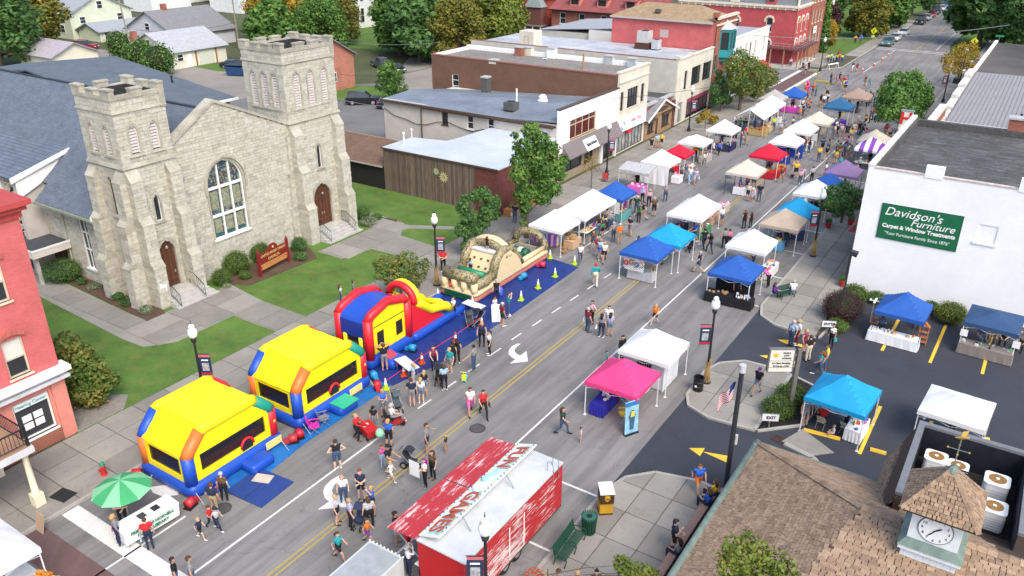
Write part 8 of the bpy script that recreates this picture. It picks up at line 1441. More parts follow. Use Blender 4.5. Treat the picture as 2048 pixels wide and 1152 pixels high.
for i in range(len(prof)-1):
 for k in range(6):
  xa,xb=x0+.4+(x1-x0-.8)*k/6,x0+.4+(x1-x0-.8)*(k+1)/6;sg_=lambda x:-.12*math.sin(pi*(x-x0-.4)/(x1-x0-.8));mb.quad((xa,prof[i][0],prof[i][1]+sg_(xa)),(xb,prof[i][0],prof[i][1]+sg_(xb)),(xb,prof[i+1][0],prof[i+1][1]+sg_(xb)),(xa,prof[i+1][0],prof[i+1][1]+sg_(xa)))
o=mb.mesh('roof',BLU,True);weld(o);o.transform(Matrix.Translation(-Vector(cb_['_w'])));link('roof',o,cb_)
Bx(x0+.4,x1-.4,y0+.08,y0+.16,1.95,2.95).b('side_band',vinyl('vinyl_navy',(.012,.04,.3)),cb_);Bx(x0+.4,x1-.4,y0+.1,y0+.14,.8,1.95).b('net_window',NET,cb_)
for xx in(x0+.75,x1-.75):Tb([(xx,y0+.15,.7),(xx,y0+.15,2.0)],.16,8).b('wall_post',YEL,cb_,smooth=1)
Tb([(x0+.4,y0+.4,1.3),(x1-.4,y0+.4,1.3)],.18,8).b('inner_bolster',ORG,cb_,smooth=1)
rdd(MB(),x1+.05,x1+1.1,y0+.7,y0+2.0,0,.55,.2).b('entrance_step',BLU,cb_,smooth=1);Hx([(x1+.1,y0+1.0,.5),(x1+1.2,y0+1.0,.25),(x1+1.2,y0+1.7,.25),(x1+.1,y0+1.7,.5),(x1+.1,y0+1.0,.75),(x1+1.2,y0+1.0,.35),(x1+1.2,y0+1.7,.35),(x1+.1,y0+1.7,.75)]).b('entrance_ramp',vinyl('vinyl_rose',(.6,.05,.08)),cb_)
sx0,sx1=-32.2,-30.0
for k,(m_,rr,dx)in enumerate(((RED_,1.05,.0),(YEL,1.05,.36))):Tb([((sx0+sx1)/2+rr*cos(a),34.7+dx,2.55+rr*1.0*sin(a))for a in[pi*i/14 for i in range(15)]],.24,10).b('slide_arch',m_,cb_,smooth=1)
for s_,xx in((-1,sx0),(1,sx1)):
 Tb([(xx,34.9,2.6),(xx,35.2,2.35),(xx,36.2,1.55),(xx,37.2,1.35),(xx,37.9,1.1),(xx,38.2,.7)],[.28,.3,.3,.32,.3,.26],10).b('slide_rail',YEL,cb_,smooth=1);MB().plate([(34.3,.6),(37.6,.6),(36.6,1.15),(35.2,2.2),(34.3,2.6)],(xx-.08,0,0),(0,1,0),(1,0,0),.16).b('slide_side',RED_,cb_)
Tb([(sx0,38.15,.75),((sx0+sx1)/2,38.5,.8),(sx1,38.15,.75)],.27,10).b('slide_end',YEL,cb_,smooth=1);Hx([(sx0+.1,34.5,2.3),(sx1-.1,34.5,2.3),(sx1-.1,37.6,.6),(sx0+.1,37.6,.6),(sx0+.1,34.5,2.45),(sx1-.1,34.5,2.45),(sx1-.1,37.6,.72),(sx0+.1,37.6,.72)]).b('slide_lane',mat('slide_brown',(.14,.11,.12),.45),cb_)
rdd(MB(),x0+.1,x1+.1,34.2,38.6,0,.62,.3).b('slide_base',BLU,cb_,smooth=1)
for xx in(sx0-.1,sx1+.1):rdd(MB(),xx-.22,xx+.22,38.5,40.2,0,.5,.18).b('landing_bolster',BLU,cb_,smooth=1)
Bx(sx0,sx1,38.7,38.95,.1,.5).b('landing_panel',YEL,cb_)
rp_=MB();pts=[(*G(772,779),.55),(*G(844,727),.5),(*G(911,685),.55),(*G(963,650),.6)];rp_.tube(pts,.018,5);tag(rp_.b('barrier_rope',mat('rope_red',(.6,.03,.08),.6),loc=pts[0]),'pink red rope strung from cone to cone past the slide','rope')
def camo():
 m,n,l,b=_new('camouflage_print');tc=n.new('ShaderNodeNewGeometry');no=_ns(n,l,_ps(n,l),5.5,3,.6);n2=_ns(n,l,_ps(n,l,(1,1,1),(.6,.3,1)),9,3,.7)
 c=_rp(n,l,no,[(0,(.05,.042,.018)),(.4,(.11,.095,.03)),(.47,(.40,.33,.19)),(.53,(.14,.10,.03)),(.60,(.40,.35,.22)),(.66,(.045,.04,.02)),(.75,(.2,.08,.03))],'CONSTANT');k=_rp(n,l,n2,[(.6,0.),(.64,1.)]);l.new(_mx(n,l,k,c,(.45,.4,.28)),b.inputs['Base Color']);b.inputs['Roughness'].default_value=.5;return m
CAMO=camo();TANV=vinyl('vinyl_tan',(.66,.52,.30));BRV=vinyl('vinyl_brick',(.36,.13,.10));DGV=vinyl('vinyl_darkgreen',(.01,.085,.04));CRV=vinyl('vinyl_cream',(.62,.60,.42))
oc=plc('obstacle_course','camouflage inflatable obstacle course with climbing wall and tan arches','inflatable',(-31.5,46,0));x0,x1,y0,y1=-33.0,-29.75,40.9,50.9
rdd(MB(),x0,x1,y0,y1,0,.42,.3).b('lower_base',BRV,oc,smooth=1);rdd(MB(),x0+.03,x1-.03,y0+.03,y1-.03,.36,.8,.3).b('base',TANV,oc,smooth=1)
Bx(x0+.5,x1-.5,y0-.02,y0+.2,.1,.55).b('entrance_panel',DGV,oc)
for xx in(x0+.35,x0+1.2,x1-1.2,x1-.35):Tb([(xx,y0+.3,.5),(xx,y0+.3,1.35)],.26,10).b('entry_post',TANV,oc,smooth=1)
Tb([(x0+.3,y0+.45,1.65),(x1-.3,y0+.45,1.65)],.42,12).b('front_bolster',CAMO,oc,smooth=1)
for xx in(x0+.3,x1-.3):
 Tb([(xx,y0+.5,1.2),(xx,y0+1.6,1.1),(xx,y0+2.3,1.35)],.36,10).b('side_bolster',CAMO,oc,smooth=1);Tb([(xx,43.4,1.1),(xx,43.8,2.2),(xx,44.6,2.75),(xx,45.6,2.6),(xx,46.5,1.6),(xx,47.0,1.0)],.34,10).b('tower_side',CAMO,oc,smooth=1);MB().plate([(43.4,.6),(47.0,.6),(46.2,1.9),(45.2,2.6),(44.2,2.5),(43.6,1.6)],(xx-.12+(.2 if xx>-31 else-.2),0,0),(0,1,0),(1,0,0),.24).b('tower_skirt',TANV,oc)
Tb([(x0+.5,y0+1.7,1.45),(x1-.5,y0+1.7,1.45)],.27,12).b('green_roller',vinyl('vinyl_roller',(.015,.2,.09)),oc,smooth=1)
Hx([(x0+.6,43.0,.7),(x1-.6,43.0,.7),(x1-.6,44.6,.7),(x0+.6,44.6,.7),(x0+.6,44.2,2.5),(x1-.6,44.2,2.5),(x1-.6,44.6,2.5),(x0+.6,44.6,2.5)]).b('climbing_wall',TANV,oc);Bx(x0+.6,x1-.6,44.1,44.9,2.5,2.62).b('wall_top',mat('net_white',(.6,.62,.66),.7),oc)
for i in range(3):
 for j in range(3):z_=1.0+j*.5;yy=43.0+1.2*(z_-.7)/1.8-.04;Bx(x0+1.0+i*.6,x0+1.13+i*.6,yy-.06,yy+.04,z_,z_+.12).b('hand_hold',mat('hold_dark',(.1,.08,.05),.7),oc)
Tb([((x0+x1)/2+1.45*cos(a),45.2,2.2+.95*sin(a))for a in[pi*i/16 for i in range(17)]],.3,10).b('tan_arch',TANV,oc,smooth=1);Tb([((x0+x1)/2+1.42*cos(a),44.75,2.15+.88*sin(a))for a in[pi*i/16 for i in range(17)]],.27,10).b('camo_arch',CAMO,oc,smooth=1)
for k,yy in enumerate((47.6,48.5)):
 for i in range(5):xa=x0+.55+i*(x1-x0-1.1)/5;Tb([(xa,yy,1.05),(xa+(x1-x0-1.1)/5,yy,1.05)],.42,12).b('hump_band',DGV if i%2==0 else CRV,oc,smooth=1)
Bx(x0+.5,x1-.5,48.6,50.4,.78,.84).b('lane_floor',mat('lane_grey',(.2,.19,.17),.7),oc)
Tb([((x0+x1)/2+1.4*cos(a),50.5,.9+1.15*sin(a))for a in[pi*i/16 for i in range(17)]],.3,10).b('end_arch',CAMO,oc,smooth=1)
for xx in(x0+.28,x1-.28):Tb([(xx,47.0,1.0),(xx,50.4,1.0)],.2,8).b('rail_tube',CAMO if xx<-31 else TANV,oc,smooth=1);MB().quad((xx,48.8,1.0),(xx,50.4,1.0),(xx,50.4,2.2),(xx,49.4,1.5)).b('side_net',NET,oc)
Tb([(x0+1.0+k_*.001+.1*cos(a),y0+.02,.95+.12*sin(a))for k_,a in enumerate([2*pi*i/10 for i in range(11)])],.05,6).b('entry_badge',RED_,oc,smooth=1)
def blower(label,q,col,rz=0):
 t=th('air_blower',label,'blower',(*G(*q),.02),rz,'inflatable blowers');m=vinyl('blower_%02d'%int(col[0]*99+col[2]*9),col);Bx(-.2,.2,-.28,.28,0,.06).b('base',BK,t);Tb([(0,-.2,.26),(0,.2,.26)],.22,12).b('drum',m,t,smooth=1);Hx([(-.12,.1,.05),(.12,.1,.05),(.12,.5,.05),(-.12,.5,.05),(-.12,.1,.3),(.12,.1,.3),(.12,.5,.24),(-.12,.5,.24)]).b('outlet',m,t)
for q,c_,lb in(((276,955),(.5,.02,.03),'red blower tube behind the nearest bounce house'),((382,1014),(.45,.03,.04),'red and black blower at the front corner of the nearest bounce house'),((587,885),(.4,.03,.04),'red blower beside the nearest bounce house entrance'),((600,875),(.5,.04,.05),'second red blower beside the nearest bounce house'),((755,777),(.5,.04,.05),'red blower by the second bounce house corner'),((748,757),(.02,.25,.5),'blue blower near the folding table'),((825,703),(.02,.28,.5),'blue blower at the castle base'),((1085,535),(.6,.03,.08),'red blower at the obstacle course end'),((1047,558),(.02,.2,.5),'blue blower along the obstacle course'),((1000,587),(.05,.1,.5),'blue blower at the obstacle course side')):blower(lb,q,c_,rnd.uniform(0,6))
## games trailer
def faded():
 m,n,l,b=_new('faded_red_paint');a=_ns(n,l,_ps(n,l,(3.2,.35,3.2)),2.6,6,.75);bgn=_ns(n,l,_ps(n,l),.45,4,.6);ad=n.new('ShaderNodeMath');ad.operation='MULTIPLY_ADD';ad.inputs[1].default_value=.75;l.new(bgn,ad.inputs[0]);l.new(a,ad.inputs[2]);k=_rp(n,l,ad.outputs[0],[(.9,0.),(1.0,.85)]);l.new(_mx(n,l,k,(.40,.025,.03),(.66,.60,.58)),b.inputs['Base Color']);b.inputs['Roughness'].default_value=.55;return m
FAD=faded();TRED=lmt('trailer_red',(.47,.012,.015),.1,2,.75,.5,.05,.25);TRW=gmt('trailer_roof',(.5,.52,.52),3,.6,.06,.12,.6,.05)
gt=plc('games_trailer','red and white carnival trailer with fun games roof sign and raised flaps','trailer',(-15.2,21.9,0));tx0,tx1,ty0,ty1,tz=-16.35,-14.05,18.3,25.6,2.75
Bx(tx1-.06,tx1,ty0,ty1,.45,tz).b('side_wall',FAD,gt);Bx(tx0,tx1-.06,ty0,ty0+.06,.45,tz).b('end_wall',TRED,gt);Bx(tx0,tx1-.06,ty1-.06,ty1,.45,tz).b('end_wall',TRED,gt);Bx(tx0,tx1,ty0,ty1,.38,.46).b('floor',BRT,gt);Bx(tx0-.02,tx1+.03,ty0-.03,ty1+.03,tz,tz+.06).b('roof',TRW,gt);Bx(tx0,tx0+.05,ty0,ty1,.45,1.3).b('counter_front',TRED,gt);Bx(tx0-.3,tx0+.3,ty0+.1,ty1-.1,1.3,1.35).b('counter',WH,gt);Bx(tx0+.5,tx1-.1,ty0+.1,ty1-.1,.46,.5).b('inner_floor',BRT,gt)
for k in range(16):Bx(tx1,tx1+.015,ty0+.02,ty1-.02,.5+k*.14,.515+k*.14).b('siding_rib',FAD,gt)
Bx(tx1,tx1+.02,ty0+3.0,ty0+4.1,.6,2.3).b('side_door',FAD,gt)
for yy in(ty0+3.0,ty0+4.1):Bx(tx1+.02,tx1+.035,yy-.03,yy+.03,.6,2.3).b('door_trim',WH,gt)
for y0_,y1_ in((ty0+.02,21.9),(21.98,ty1-.02)):
 Hx([(tx0-1.55,y0_,2.62),(tx0+.02,y0_,2.75),(tx0+.02,y1_,2.75),(tx0-1.55,y1_,2.62),(tx0-1.55,y0_,2.67),(tx0+.02,y0_,2.8),(tx0+.02,y1_,2.8),(tx0-1.55,y1_,2.67)]).b('raised_flap',FAD,gt)
 for yy in(y0_+.15,y1_-.15):Tb([(tx0-1.3,yy,2.62),(tx0+.02,yy,1.6)],.02,5).b('flap_strut',GM,gt)
SGB=mat('sign_offwhite',(.66,.68,.66),.6,.08,2);s0,s1=tx0+.05,tx0+.95
def sgp(u,v,n=0.):return(tx0+.02+v*1.0-n*.45,ty0+.1+u,tz+.18+v*.35+n*.8)
sl=ty1-ty0-.2;mb=MB();mb.hexa([sgp(0,0),sgp(sl,0),sgp(sl,1),sgp(0,1),sgp(0,0,.05),sgp(sl,0,.05),sgp(sl,1,.05),sgp(0,1,.05)]);sb2=mb.b('sign_board',SGB,gt)
uu,vv=Vector((0,1,0)),Vector((.82,0,.35));vn_=vv.normalized();LR=mat('sign_letter_rust',(.42,.09,.05),.6,.1,4);AQ=mat('sign_aqua',(.25,.55,.58),.6,.15,3)
for s_,u,sz in(('GAMES',1.7,.92),('FUN',5.9,.92)):
 p=sgp(u,.5,.07);text('lettering',s_,sz,LR,p,(0,-1,0),tuple(vn_),gt,bold=.03,sx=1.0)
 text('letter_shadow',s_,sz*1.08,AQ,sgp(u,.5,.063),(0,-1,0),tuple(vn_),gt,bold=.05,ext=.002)
for i in range(30):
 for v in(.07,.93):p=sgp(.12+(sl-.24)*i/29,v,.08);MB().ball(p,.035,n=6,m=4).b('bulb',mat('bulb_%d'%(i%4),[(.6,.45,.05),(.03,.25,.12),(.05,.08,.3),(.45,.1,.05)][i%4],.4),gt)
Tb([sgp(3.9,.3,.07),sgp(4.3,.4,.07),sgp(4.7,.6,.07)],.12,8).b('ribbon',AQ,gt);MB().ball(sgp(3.45,.5,.1),.28,.36,.12,10,6).b('painted_oval',mat('oval_white',(.72,.74,.74),.6,.15,5),gt)
for yy in(ty0+1.5,ty0+4.6):Tb([sgp(yy-ty0,1,.02),(tx0+1.5,yy,tz+.06)],.025,5).b('sign_brace',GM,gt)
for yy in(ty1-.9,ty1-.45):
 Tb([(tx1-.25,yy,tz+.06),(tx1-.25,yy,tz+.55),(tx1-.05,yy,tz+.62),(tx1+.06,yy,tz+.3),(tx1+.06,yy,tz-.5)],.02,5).b('ladder_rail',GM,gt)
for yy in(21.1,22.0):
 for xx in(tx1-.16,tx0+.2):w_=Tb([(xx-.1,yy,.36),(xx+.12,yy,.36)],.36,16).b('wheel',MATS['tyre'],gt);Tb([(xx-.1,yy,.36),(xx+.135,yy,.36)],.2,12).b('rim',MATS['alloy'],w_)
lt=th('small_trailer_box','pale open topped trailer box with bulbs at the lower edge','trailer',(*G(770,1150),0),rad(0));Bx(-.9,.9,-2.4,.2,.3,1.25).b('box',mat('box_pale',(.5,.53,.52),.6,.1,2),lt);Bx(-.8,.8,-2.3,.1,1.25,1.27).b('top_inset',mat('inset_grey',(.3,.33,.34),.6),lt)
for i in range(10):MB().ball((-.9+i*.2,.2,1.28),.04,n=6,m=4).b('bulb',WH,lt)
## library cart with parasol
lc=th('library_stand','white lettered counter of the library friends under the green parasol','stand',(*G(300,1060),0),rad(86));Hx([(-1.25,-.4,.2),(1.25,-.4,.2),(1.25,.4,.2),(-1.25,.4,.2),(-1.3,-.45,.88),(1.3,-.45,.88),(1.3,.45,.88),(-1.3,.45,.88)]).b('counter',mat('counter_white',(.74,.74,.73),.5),lc);Bx(-1.3,1.3,-.48,.48,.88,.92).b('counter_top',WH,lc)
LGN=mat('letter_green',(.03,.2,.1),.6)
for s_,z_,sz in(('FRIENDS OF HORNELL',.68,.2),('PUBLIC LIBRARY',.44,.2)):text('lettering',s_,sz,LGN,(0,-.455,z_),(1,0,0),(0,0,1),lc,bold=.006)
for x in(-1.1,1.1):Tb([(x,-.3,0),(x,-.3,.2)],.03,5).b('leg',GM,lc);Tb([(x,.3,0),(x,.3,.2)],.03,5).b('leg',GM,lc)
for x,c_ in((-.8,(.7,.66,.6)),(-.2,(.05,.05,.06)),(.45,(.03,.03,.04)),(.95,(.7,.7,.68))):Bx(x-.16,x+.16,-.15,.2,.922,.95).b('book_pile',mat('pile_%d'%int(c_[0]*99+x),c_,.7),lc)
um=th('garden_parasol','large green and white watercolour parasol over the library stand','parasol',(*G(262,1050),0));Tb([(0,0,0),(0,0,2.45)],.025,6).b('pole',GM,um);GP1,GP2=cloth('parasol_green',(.06,.36,.14)),cloth('parasol_light',(.22,.55,.30))
for k in range(10):
 a0,a1=2*pi*k/10,2*pi*(k+1)/10;mb=MB();prev=[(0,0,2.5)]*2
 for i in range(1,6):
  rr=1.25*i/5;z_=2.5-.5*(i/5)**1.6;cur=[(rr*cos(a0),rr*sin(a0),z_),(rr*cos(a1),rr*sin(a1),z_)]
  if i==1:mb.add([prev[0]]+cur,[(0,1,2)])
  else:mb.add(prev+cur,[(0,2,3,1)])
  prev=cur
 mb.b('panel',GP1 if k%2 else GP2,um);Tb([(0,0,2.48),(.7*cos(a0),.7*sin(a0),2.28),(1.24*cos(a0),1.24*sin(a0),2.0)],.014,4).b('rib',WH,um)
for q,lb,c_ in(((1790,625),'small white model plane on a stand by the lot table',(.7,.7,.68)),):
 sp=th('model_plane',lb,'model',(*G(1740,645),.012));Tb([(0,0,0),(0,0,1.5)],.02,5).b('stand',WH,sp);Tb([(-.3,0,1.6),(.3,0,1.62)],[.03,.05],6).b('fuselage',WH,sp);Bx(-.02,.12,-.45,.45,1.62,1.64).b('wing',WH,sp);Bx(-.3,-.2,-.15,.15,1.62,1.64).b('tailplane',WH,sp)
for q,lb in(((1748,660),'orange wooden ornament house left of the lot table'),((1842,688),'orange wooden display tower right of the lot table')):
 o_=th('display_tower',lb,'display',(*G(*q),.012));m_=mat('stained_wood',(.42,.14,.05),.6)
 for x in(-.25,.25):Tb([(x,-.15,0),(x,0,1.3)],.025,5).b('upright',m_,o_);Tb([(x,.15,0),(x,0,1.3)],.025,5).b('upright',m_,o_)
 for z_ in(.15,.5,.85):Bx(-.28,.28,-.14,.14,z_,z_+.03).b('shelf',m_,o_)
 MB().add([(-.3,-.12,1.25),(.3,-.12,1.25),(.3,.12,1.25),(-.3,.12,1.25),(0,-.12,1.55),(0,.12,1.55)],[(0,1,4),(2,3,5),(1,2,5,4),(3,0,4,5),(3,2,1,0)]).b('peak',m_,o_)
(c,_,_,_,_)=TN['lotnavy']
for s_,lb in((-1,'left paper notice taped to the navy awning leg'),(1,'right paper notice taped to the navy awning leg')):tag(Bx(-.2,.2,-.01,.01,0,.45).b('paper_notice',WH),lb,'notice').location=(c[0]+s_*1.4,c[1]-1.56,1.25)
pc=th('popcorn_cart','red popcorn cart beside the walled white canopy','cart',(*G(1350,345),0),rad(20));Bx(-.4,.4,-.3,.3,.45,.8).b('body',RED_,pc);Bx(-.32,.32,-.25,.25,.8,1.4).b('glass_case',mat('case_glass',(.55,.5,.4),.2),pc);Bx(-.4,.4,-.32,.32,1.4,1.5).b('case_top',RED_,pc)
for s_ in(-1,1):w_=Tb([(.2,s_*.34,.3),(.2,s_*.38,.3)],.3,16).b('wheel',RED_,pc)
tag(Bx(-.5,.5,-.03,.03,0,1.5).b('price_board',mat('board_pink',(.7,.42,.5),.7,.1,4)),'tall pink price board beside the striped awning','sign').location=(*G(1320,362),.02)
tag(Bx(-.25,.25,-.2,.2,0,.35).b('cooler_box',mat('cooler_red',(.55,.03,.03),.5)),'red and white cooler under the royal blue canopy','cooler').location=(*G(1278,522),0)
for q,lb,c_ in(((1258,522),'pink upright round decoration under the royal blue canopy',(.4,.15,.2)),):o_=tag(Tb([(-.12,0,.35),(.12,0,.35)],.34,16).b('round_cushion',mat('cushion_rose',c_,.8)),lb,'cushion');o_.location=(*G(*q),0)
bm_=th('balloon_bunch','cluster of pink and magenta balloons beside the far blue canopy','balloons',(*G(1610,197),0));Tb([(0,0,0),(0,0,1.2)],.01,4).b('string',WH,bm_)
for k in range(7):MB().ball((.22*cos(k*2.4),.22*sin(k*2.4),1.3+.18*k),.2,.2,.24,10,7).b('balloon',mat('balloon_%d'%(k%3),[(.7,.1,.4),(.75,.4,.1),(.7,.05,.15)][k%3],.3),bm_,smooth=1)
for q,lb in(((1700,452),'red flower tub by the dark tree'),((1683,575),'tall red planter pot beside the white wall'),((1655,458),'red and blue flower tub on the store pavement')):
 pt=th('flower_pot',lb,'planter',(*G(*q),.12),0,'flower pots');Lt((0,0,0),[(.2,0),(.28,.45),(.25,.45)],12).b('pot',mat('pot_red',(.4,.03,.03),.5),pt);cr=link('foliage',leaves([((0,0,.6),(.3,.3,.22))],260,.1,3),pt);setm(cr,LG)
tag(Bx(-.35,.35,-.35,.35,0,.75).b('street_bin',mat('bin_dark',(.02,.035,.025),.6)),'dark green bin beside the golden tree','bin').location=(*G(1910,168),.12)
pg=th('planter_box','orange stained timber planter along the plank shop front','planter',(-37.6,60.5,.12));Bx(-.3,.3,-4,4,0,.7).b('box',mat('orange_timber',(.38,.16,.05),.7,.15,3),pg);cr=link('foliage',leaves([((0,-3+i*1.5,.85),(.28,.7,.3))for i in range(5)],500,.16,6),pg);setm(cr,LMIX)
## people
PAL=dict(bk=(.018,.018,.02),nv=(.022,.03,.06),jn=(.05,.085,.15),lj=(.13,.19,.28),gy=(.22,.22,.23),lg=(.42,.43,.45),wh=(.74,.73,.71),rd=(.5,.025,.03),mr=(.2,.03,.05),pk=(.65,.12,.32),lp=(.6,.38,.42),or_=(.7,.16,.02),ye=(.65,.46,.05),lm=(.45,.65,.06),gn=(.03,.2,.06),dg=(.02,.06,.035),tl=(.02,.28,.3),bl=(.03,.12,.5),lb=(.3,.45,.6),pu=(.16,.05,.3),lv=(.4,.36,.52),kh=(.34,.25,.15),br=(.12,.07,.04),cr=(.6,.54,.42),sk=(.55,.33,.23),sd=(.3,.16,.1))
HAIRC=dict(b=(.02,.014,.01),n=(.07,.035,.018),y=(.42,.27,.11),g=(.4,.38,.36),r=(.2,.05,.015),p=(.25,.02,.2))
def pm(k):return mat('fabric_'+k,PAL[k],.85,.1,14,.1,spec=.2)
SKIN=[mat('skin_a',(.52,.31,.22),.6,.06,9),mat('skin_b',(.44,.24,.16),.6,.06,9),mat('skin_c',(.56,.36,.27),.6,.06,9)]
HAIRM={k:mat('hair_'+k,c,.6,.25,20,.2)for k,c in HAIRC.items()}
EYEM,LIPM=mat('eye_dark',(.03,.02,.015),.3),mat('lip',(.35,.12,.1),.5)
def pose_joints(pose,fem,child):
 sw=.165 if fem else .195;hw=.1 if fem else .09;J=dict(pel=(0,0,.95),ch=(0,.0,1.27),nk=(0,.01,1.46),hd=(0,-.02,1.615))
 for s,n in((-1,'l'),(1,'r')):
  J['sh'+n]=(s*sw,.01,1.41);J['el'+n]=(s*(sw+.07),.03,1.13);J['wr'+n]=(s*(sw+.08),-.05,.88);J['hp'+n]=(s*hw,0,.9);J['kn'+n]=(s*(hw+.01),-.01,.49);J['an'+n]=(s*(hw+.02),.02,.08)
 def st(**k):J.update(k)
 if pose in 'wv':
  a,b=('l','r')if pose=='w' else('r','l');s=-1 if a=='l' else 1
  st(**{'kn'+a:(s*hw,-.24,.52),'an'+a:(s*hw,-.32,.09),'kn'+b:(-s*hw,.06,.5),'an'+b:(-s*hw,.36,.17),'el'+a:(s*(sw+.06),.17,1.16),'wr'+a:(s*(sw+.05),.14,.92),'el'+b:(-s*(sw+.06),-.08,1.15),'wr'+b:(-s*(sw+.02),-.26,1.0)});J['ch']=(0,-.03,1.27)
 if pose=='h':st(ell=(-sw-.2,.08,1.17),wrl=(-.14,-.03,1.02),elr=(sw+.2,.08,1.17),wrr=(.14,-.03,1.02))
 if pose=='f':st(ell=(-sw-.05,-.02,1.15),wrl=(.06,-.23,1.17),elr=(sw+.05,-.02,1.14),wrr=(-.03,-.24,1.1))
 if pose=='p':st(ell=(-sw-.04,-.14,1.16),wrl=(-sw+.02,-.42,1.08),elr=(sw+.04,-.14,1.16),wrr=(sw-.02,-.42,1.08),knl=(-hw,-.14,.5),anl=(-hw,-.1,.08),anr=(hw,.2,.12))
 if pose=='u':st(ell=(-sw-.18,-.12,1.5),wrl=(-.06,-.17,1.66),elr=(sw+.12,-.16,1.5),wrr=(.08,-.2,1.62))
 if pose=='o':st(elr=(sw+.16,-.12,1.18),wrr=(sw+.34,-.28,1.02))
 if pose=='t':
  for n,s in(('l',-1),('r',1)):J['kn'+n]=(s*.13,-.43,.5);J['an'+n]=(s*.13,-.42,.08);J['hp'+n]=(s*.1,0,.5);J['el'+n]=(s*(sw+.05),-.06,.72);J['wr'+n]=(s*.12,-.3,.62);J['sh'+n]=(s*sw,.03,.98)
  st(pel=(0,.02,.52),ch=(0,.05,.84),nk=(0,.04,1.03),hd=(0,-.0,1.18))
 if pose=='b':
  st(ch=(0,-.22,1.18),nk=(0,-.42,1.27),hd=(0,-.56,1.3))
  for n,s in(('l',-1),('r',1)):J['sh'+n]=(s*sw,-.36,1.25);J['el'+n]=(s*(sw+.04),-.42,.97);J['wr'+n]=(s*.12,-.5,.76)
 return J
def body_proto(pose,fem,child):
 J={k:np.array(v,float)for k,v in pose_joints(pose,fem,child).items()}
 if child:
  for k in J:
   if k[:2]in('el','wr'):J[k]=J['sh'+k[2]]+(J[k]-J['sh'+k[2]])*.86
 C=[]
 def cap(a,b,ra,rb,g):C.append((np.array(a,float),np.array(b,float),ra,rb,g))
 w=.9 if fem else 1.;up=J['nk']-J['pel'];up=up/np.linalg.norm(up)
 sx=np.array([1.,0,0])
 for s in(-1,1):
  cap(J['pel']+sx*s*.06,J['pel']+sx*s*.05+up*.12,.125 if fem else .115,.11,4);cap(J['ch']-up*.2+sx*s*.05,J['ch']+sx*s*.07,.10*w,.118*w,1)
 cap(J['ch'],J['nk']-up*.07,.125*w,.09,1);cap(J['shl'],J['shr'],.072*w,.072*w,1);cap(J['nk']-up*.04,J['hd']-np.array([0,0,.05]),.052,.05,0)
 if fem:
  for s in(-1,1):cap(J['ch']+sx*s*.07+np.array([0,-.07,.03]),J['ch']+sx*s*.07+np.array([0,-.075,.02]),.07,.07,1)
 hs=1.28 if child else 1.;h=J['hd'];cap(h+np.array([0,.015,.04])*hs,h+np.array([0,.0,-.0]),.092*hs,.09*hs,0);cap(h+np.array([0,-.03,-.04])*hs,h+np.array([0,-.035,-.075])*hs,.066*hs,.045*hs,0);cap(h+np.array([0,-.09,.0])*hs,h+np.array([0,-.108,-.03])*hs,.012,.017,0)
 for s in(-1,1):cap(h+np.array([s*.088,.01,-.01])*hs,h+np.array([s*.092,.015,.02])*hs,.018,.02,0)
 for n in 'lr':
  a,e,q=J['sh'+n],J['el'+n],J['wr'+n];m=(a+e)/2;cap(a,m,.06*w,.052*w,2);cap(m,e,.05*w,.042*w,3);cap(e,q,.042*w,.03,3)
  d=(q-e)/np.linalg.norm(q-e);side=np.cross(d,[0,1,0]);side=side/(np.linalg.norm(side)+1e-6)if np.linalg.norm(side)>.1 else np.array([0,0,1.]);fw=np.cross(side,d);cap(q,q+d*.075,.03,.034,0)
  for k,(o,L)in enumerate(((-.03,.06),(-.01,.075),(.012,.07),(.032,.052))):cap(q+d*.075+fw*o,q+d*(.075+L*.6)+fw*o*1.15,.0115,.0115,0);cap(q+d*(.075+L*.6)+fw*o*1.15,q+d*(.075+L)+fw*o*1.15+side*.015,.0115,.01,0)
  cap(q+d*.03-fw*.03,q+d*.075-fw*.065,.013,.012,0)
  hp,k_,an=J['hp'+n],J['kn'+n],J['an'+n];m1=hp+(k_-hp)*.55;cap(hp,m1,.09 if fem else .088,.075,4);cap(m1,k_,.073,.057,5);cap(k_,(k_+an)/2-np.array([0,0,.0])+np.array([0,.015,0]),.056,.055,6);cap((k_+an)/2+np.array([0,.015,0]),an,.053,.038,6)
  f=np.array([0,-1.,0]);cap(an+np.array([0,.03,-.035]),an+f*.16+np.array([0,0,-.045]),.042,.035,7)
 mb=MB()
 for a,b,ra,rb,g in C:
  n=8 if max(ra,rb)<.02 else 10;L=np.linalg.norm(b-a)
  mb.ball(tuple(a),ra,n=n,m=6);mb.ball(tuple(b),rb,n=n,m=6)
  if L>.005:mb.tube([tuple(a),tuple(b)],[ra,rb],n)
 me=mb.mesh('person',WH);ob=bpy.data.objects.new('tmp_body',me);COL.objects.link(ob)
 r=ob.modifiers.new('r','REMESH');r.mode='VOXEL';r.voxel_size=.0135;s_=ob.modifiers.new('s','SMOOTH');s_.factor=.4;s_.iterations=2;d_=ob.modifiers.new('d','DECIMATE');d_.ratio=.16
 out=bpy.data.meshes.new_from_object(ob.evaluated_get(bpy.context.evaluated_depsgraph_get()));bpy.data.objects.remove(ob)
 n=len(out.polygons);ctr=np.empty(n*3);out.polygons.foreach_get('center',ctr);ctr=ctr.reshape(-1,3);best=np.full(n,9.);reg=np.zeros(n,int)
 for a,b,ra,rb,g in C:
  ab=b-a;L2=max(1e-9,ab@ab);t=np.clip((ctr-a)@ab/L2,0,1);dd=np.linalg.norm(ctr-a-t[:,None]*ab,axis=1)-(ra+(rb-ra)*t);mk=dd<best;best[mk]=dd[mk];reg[mk]=g
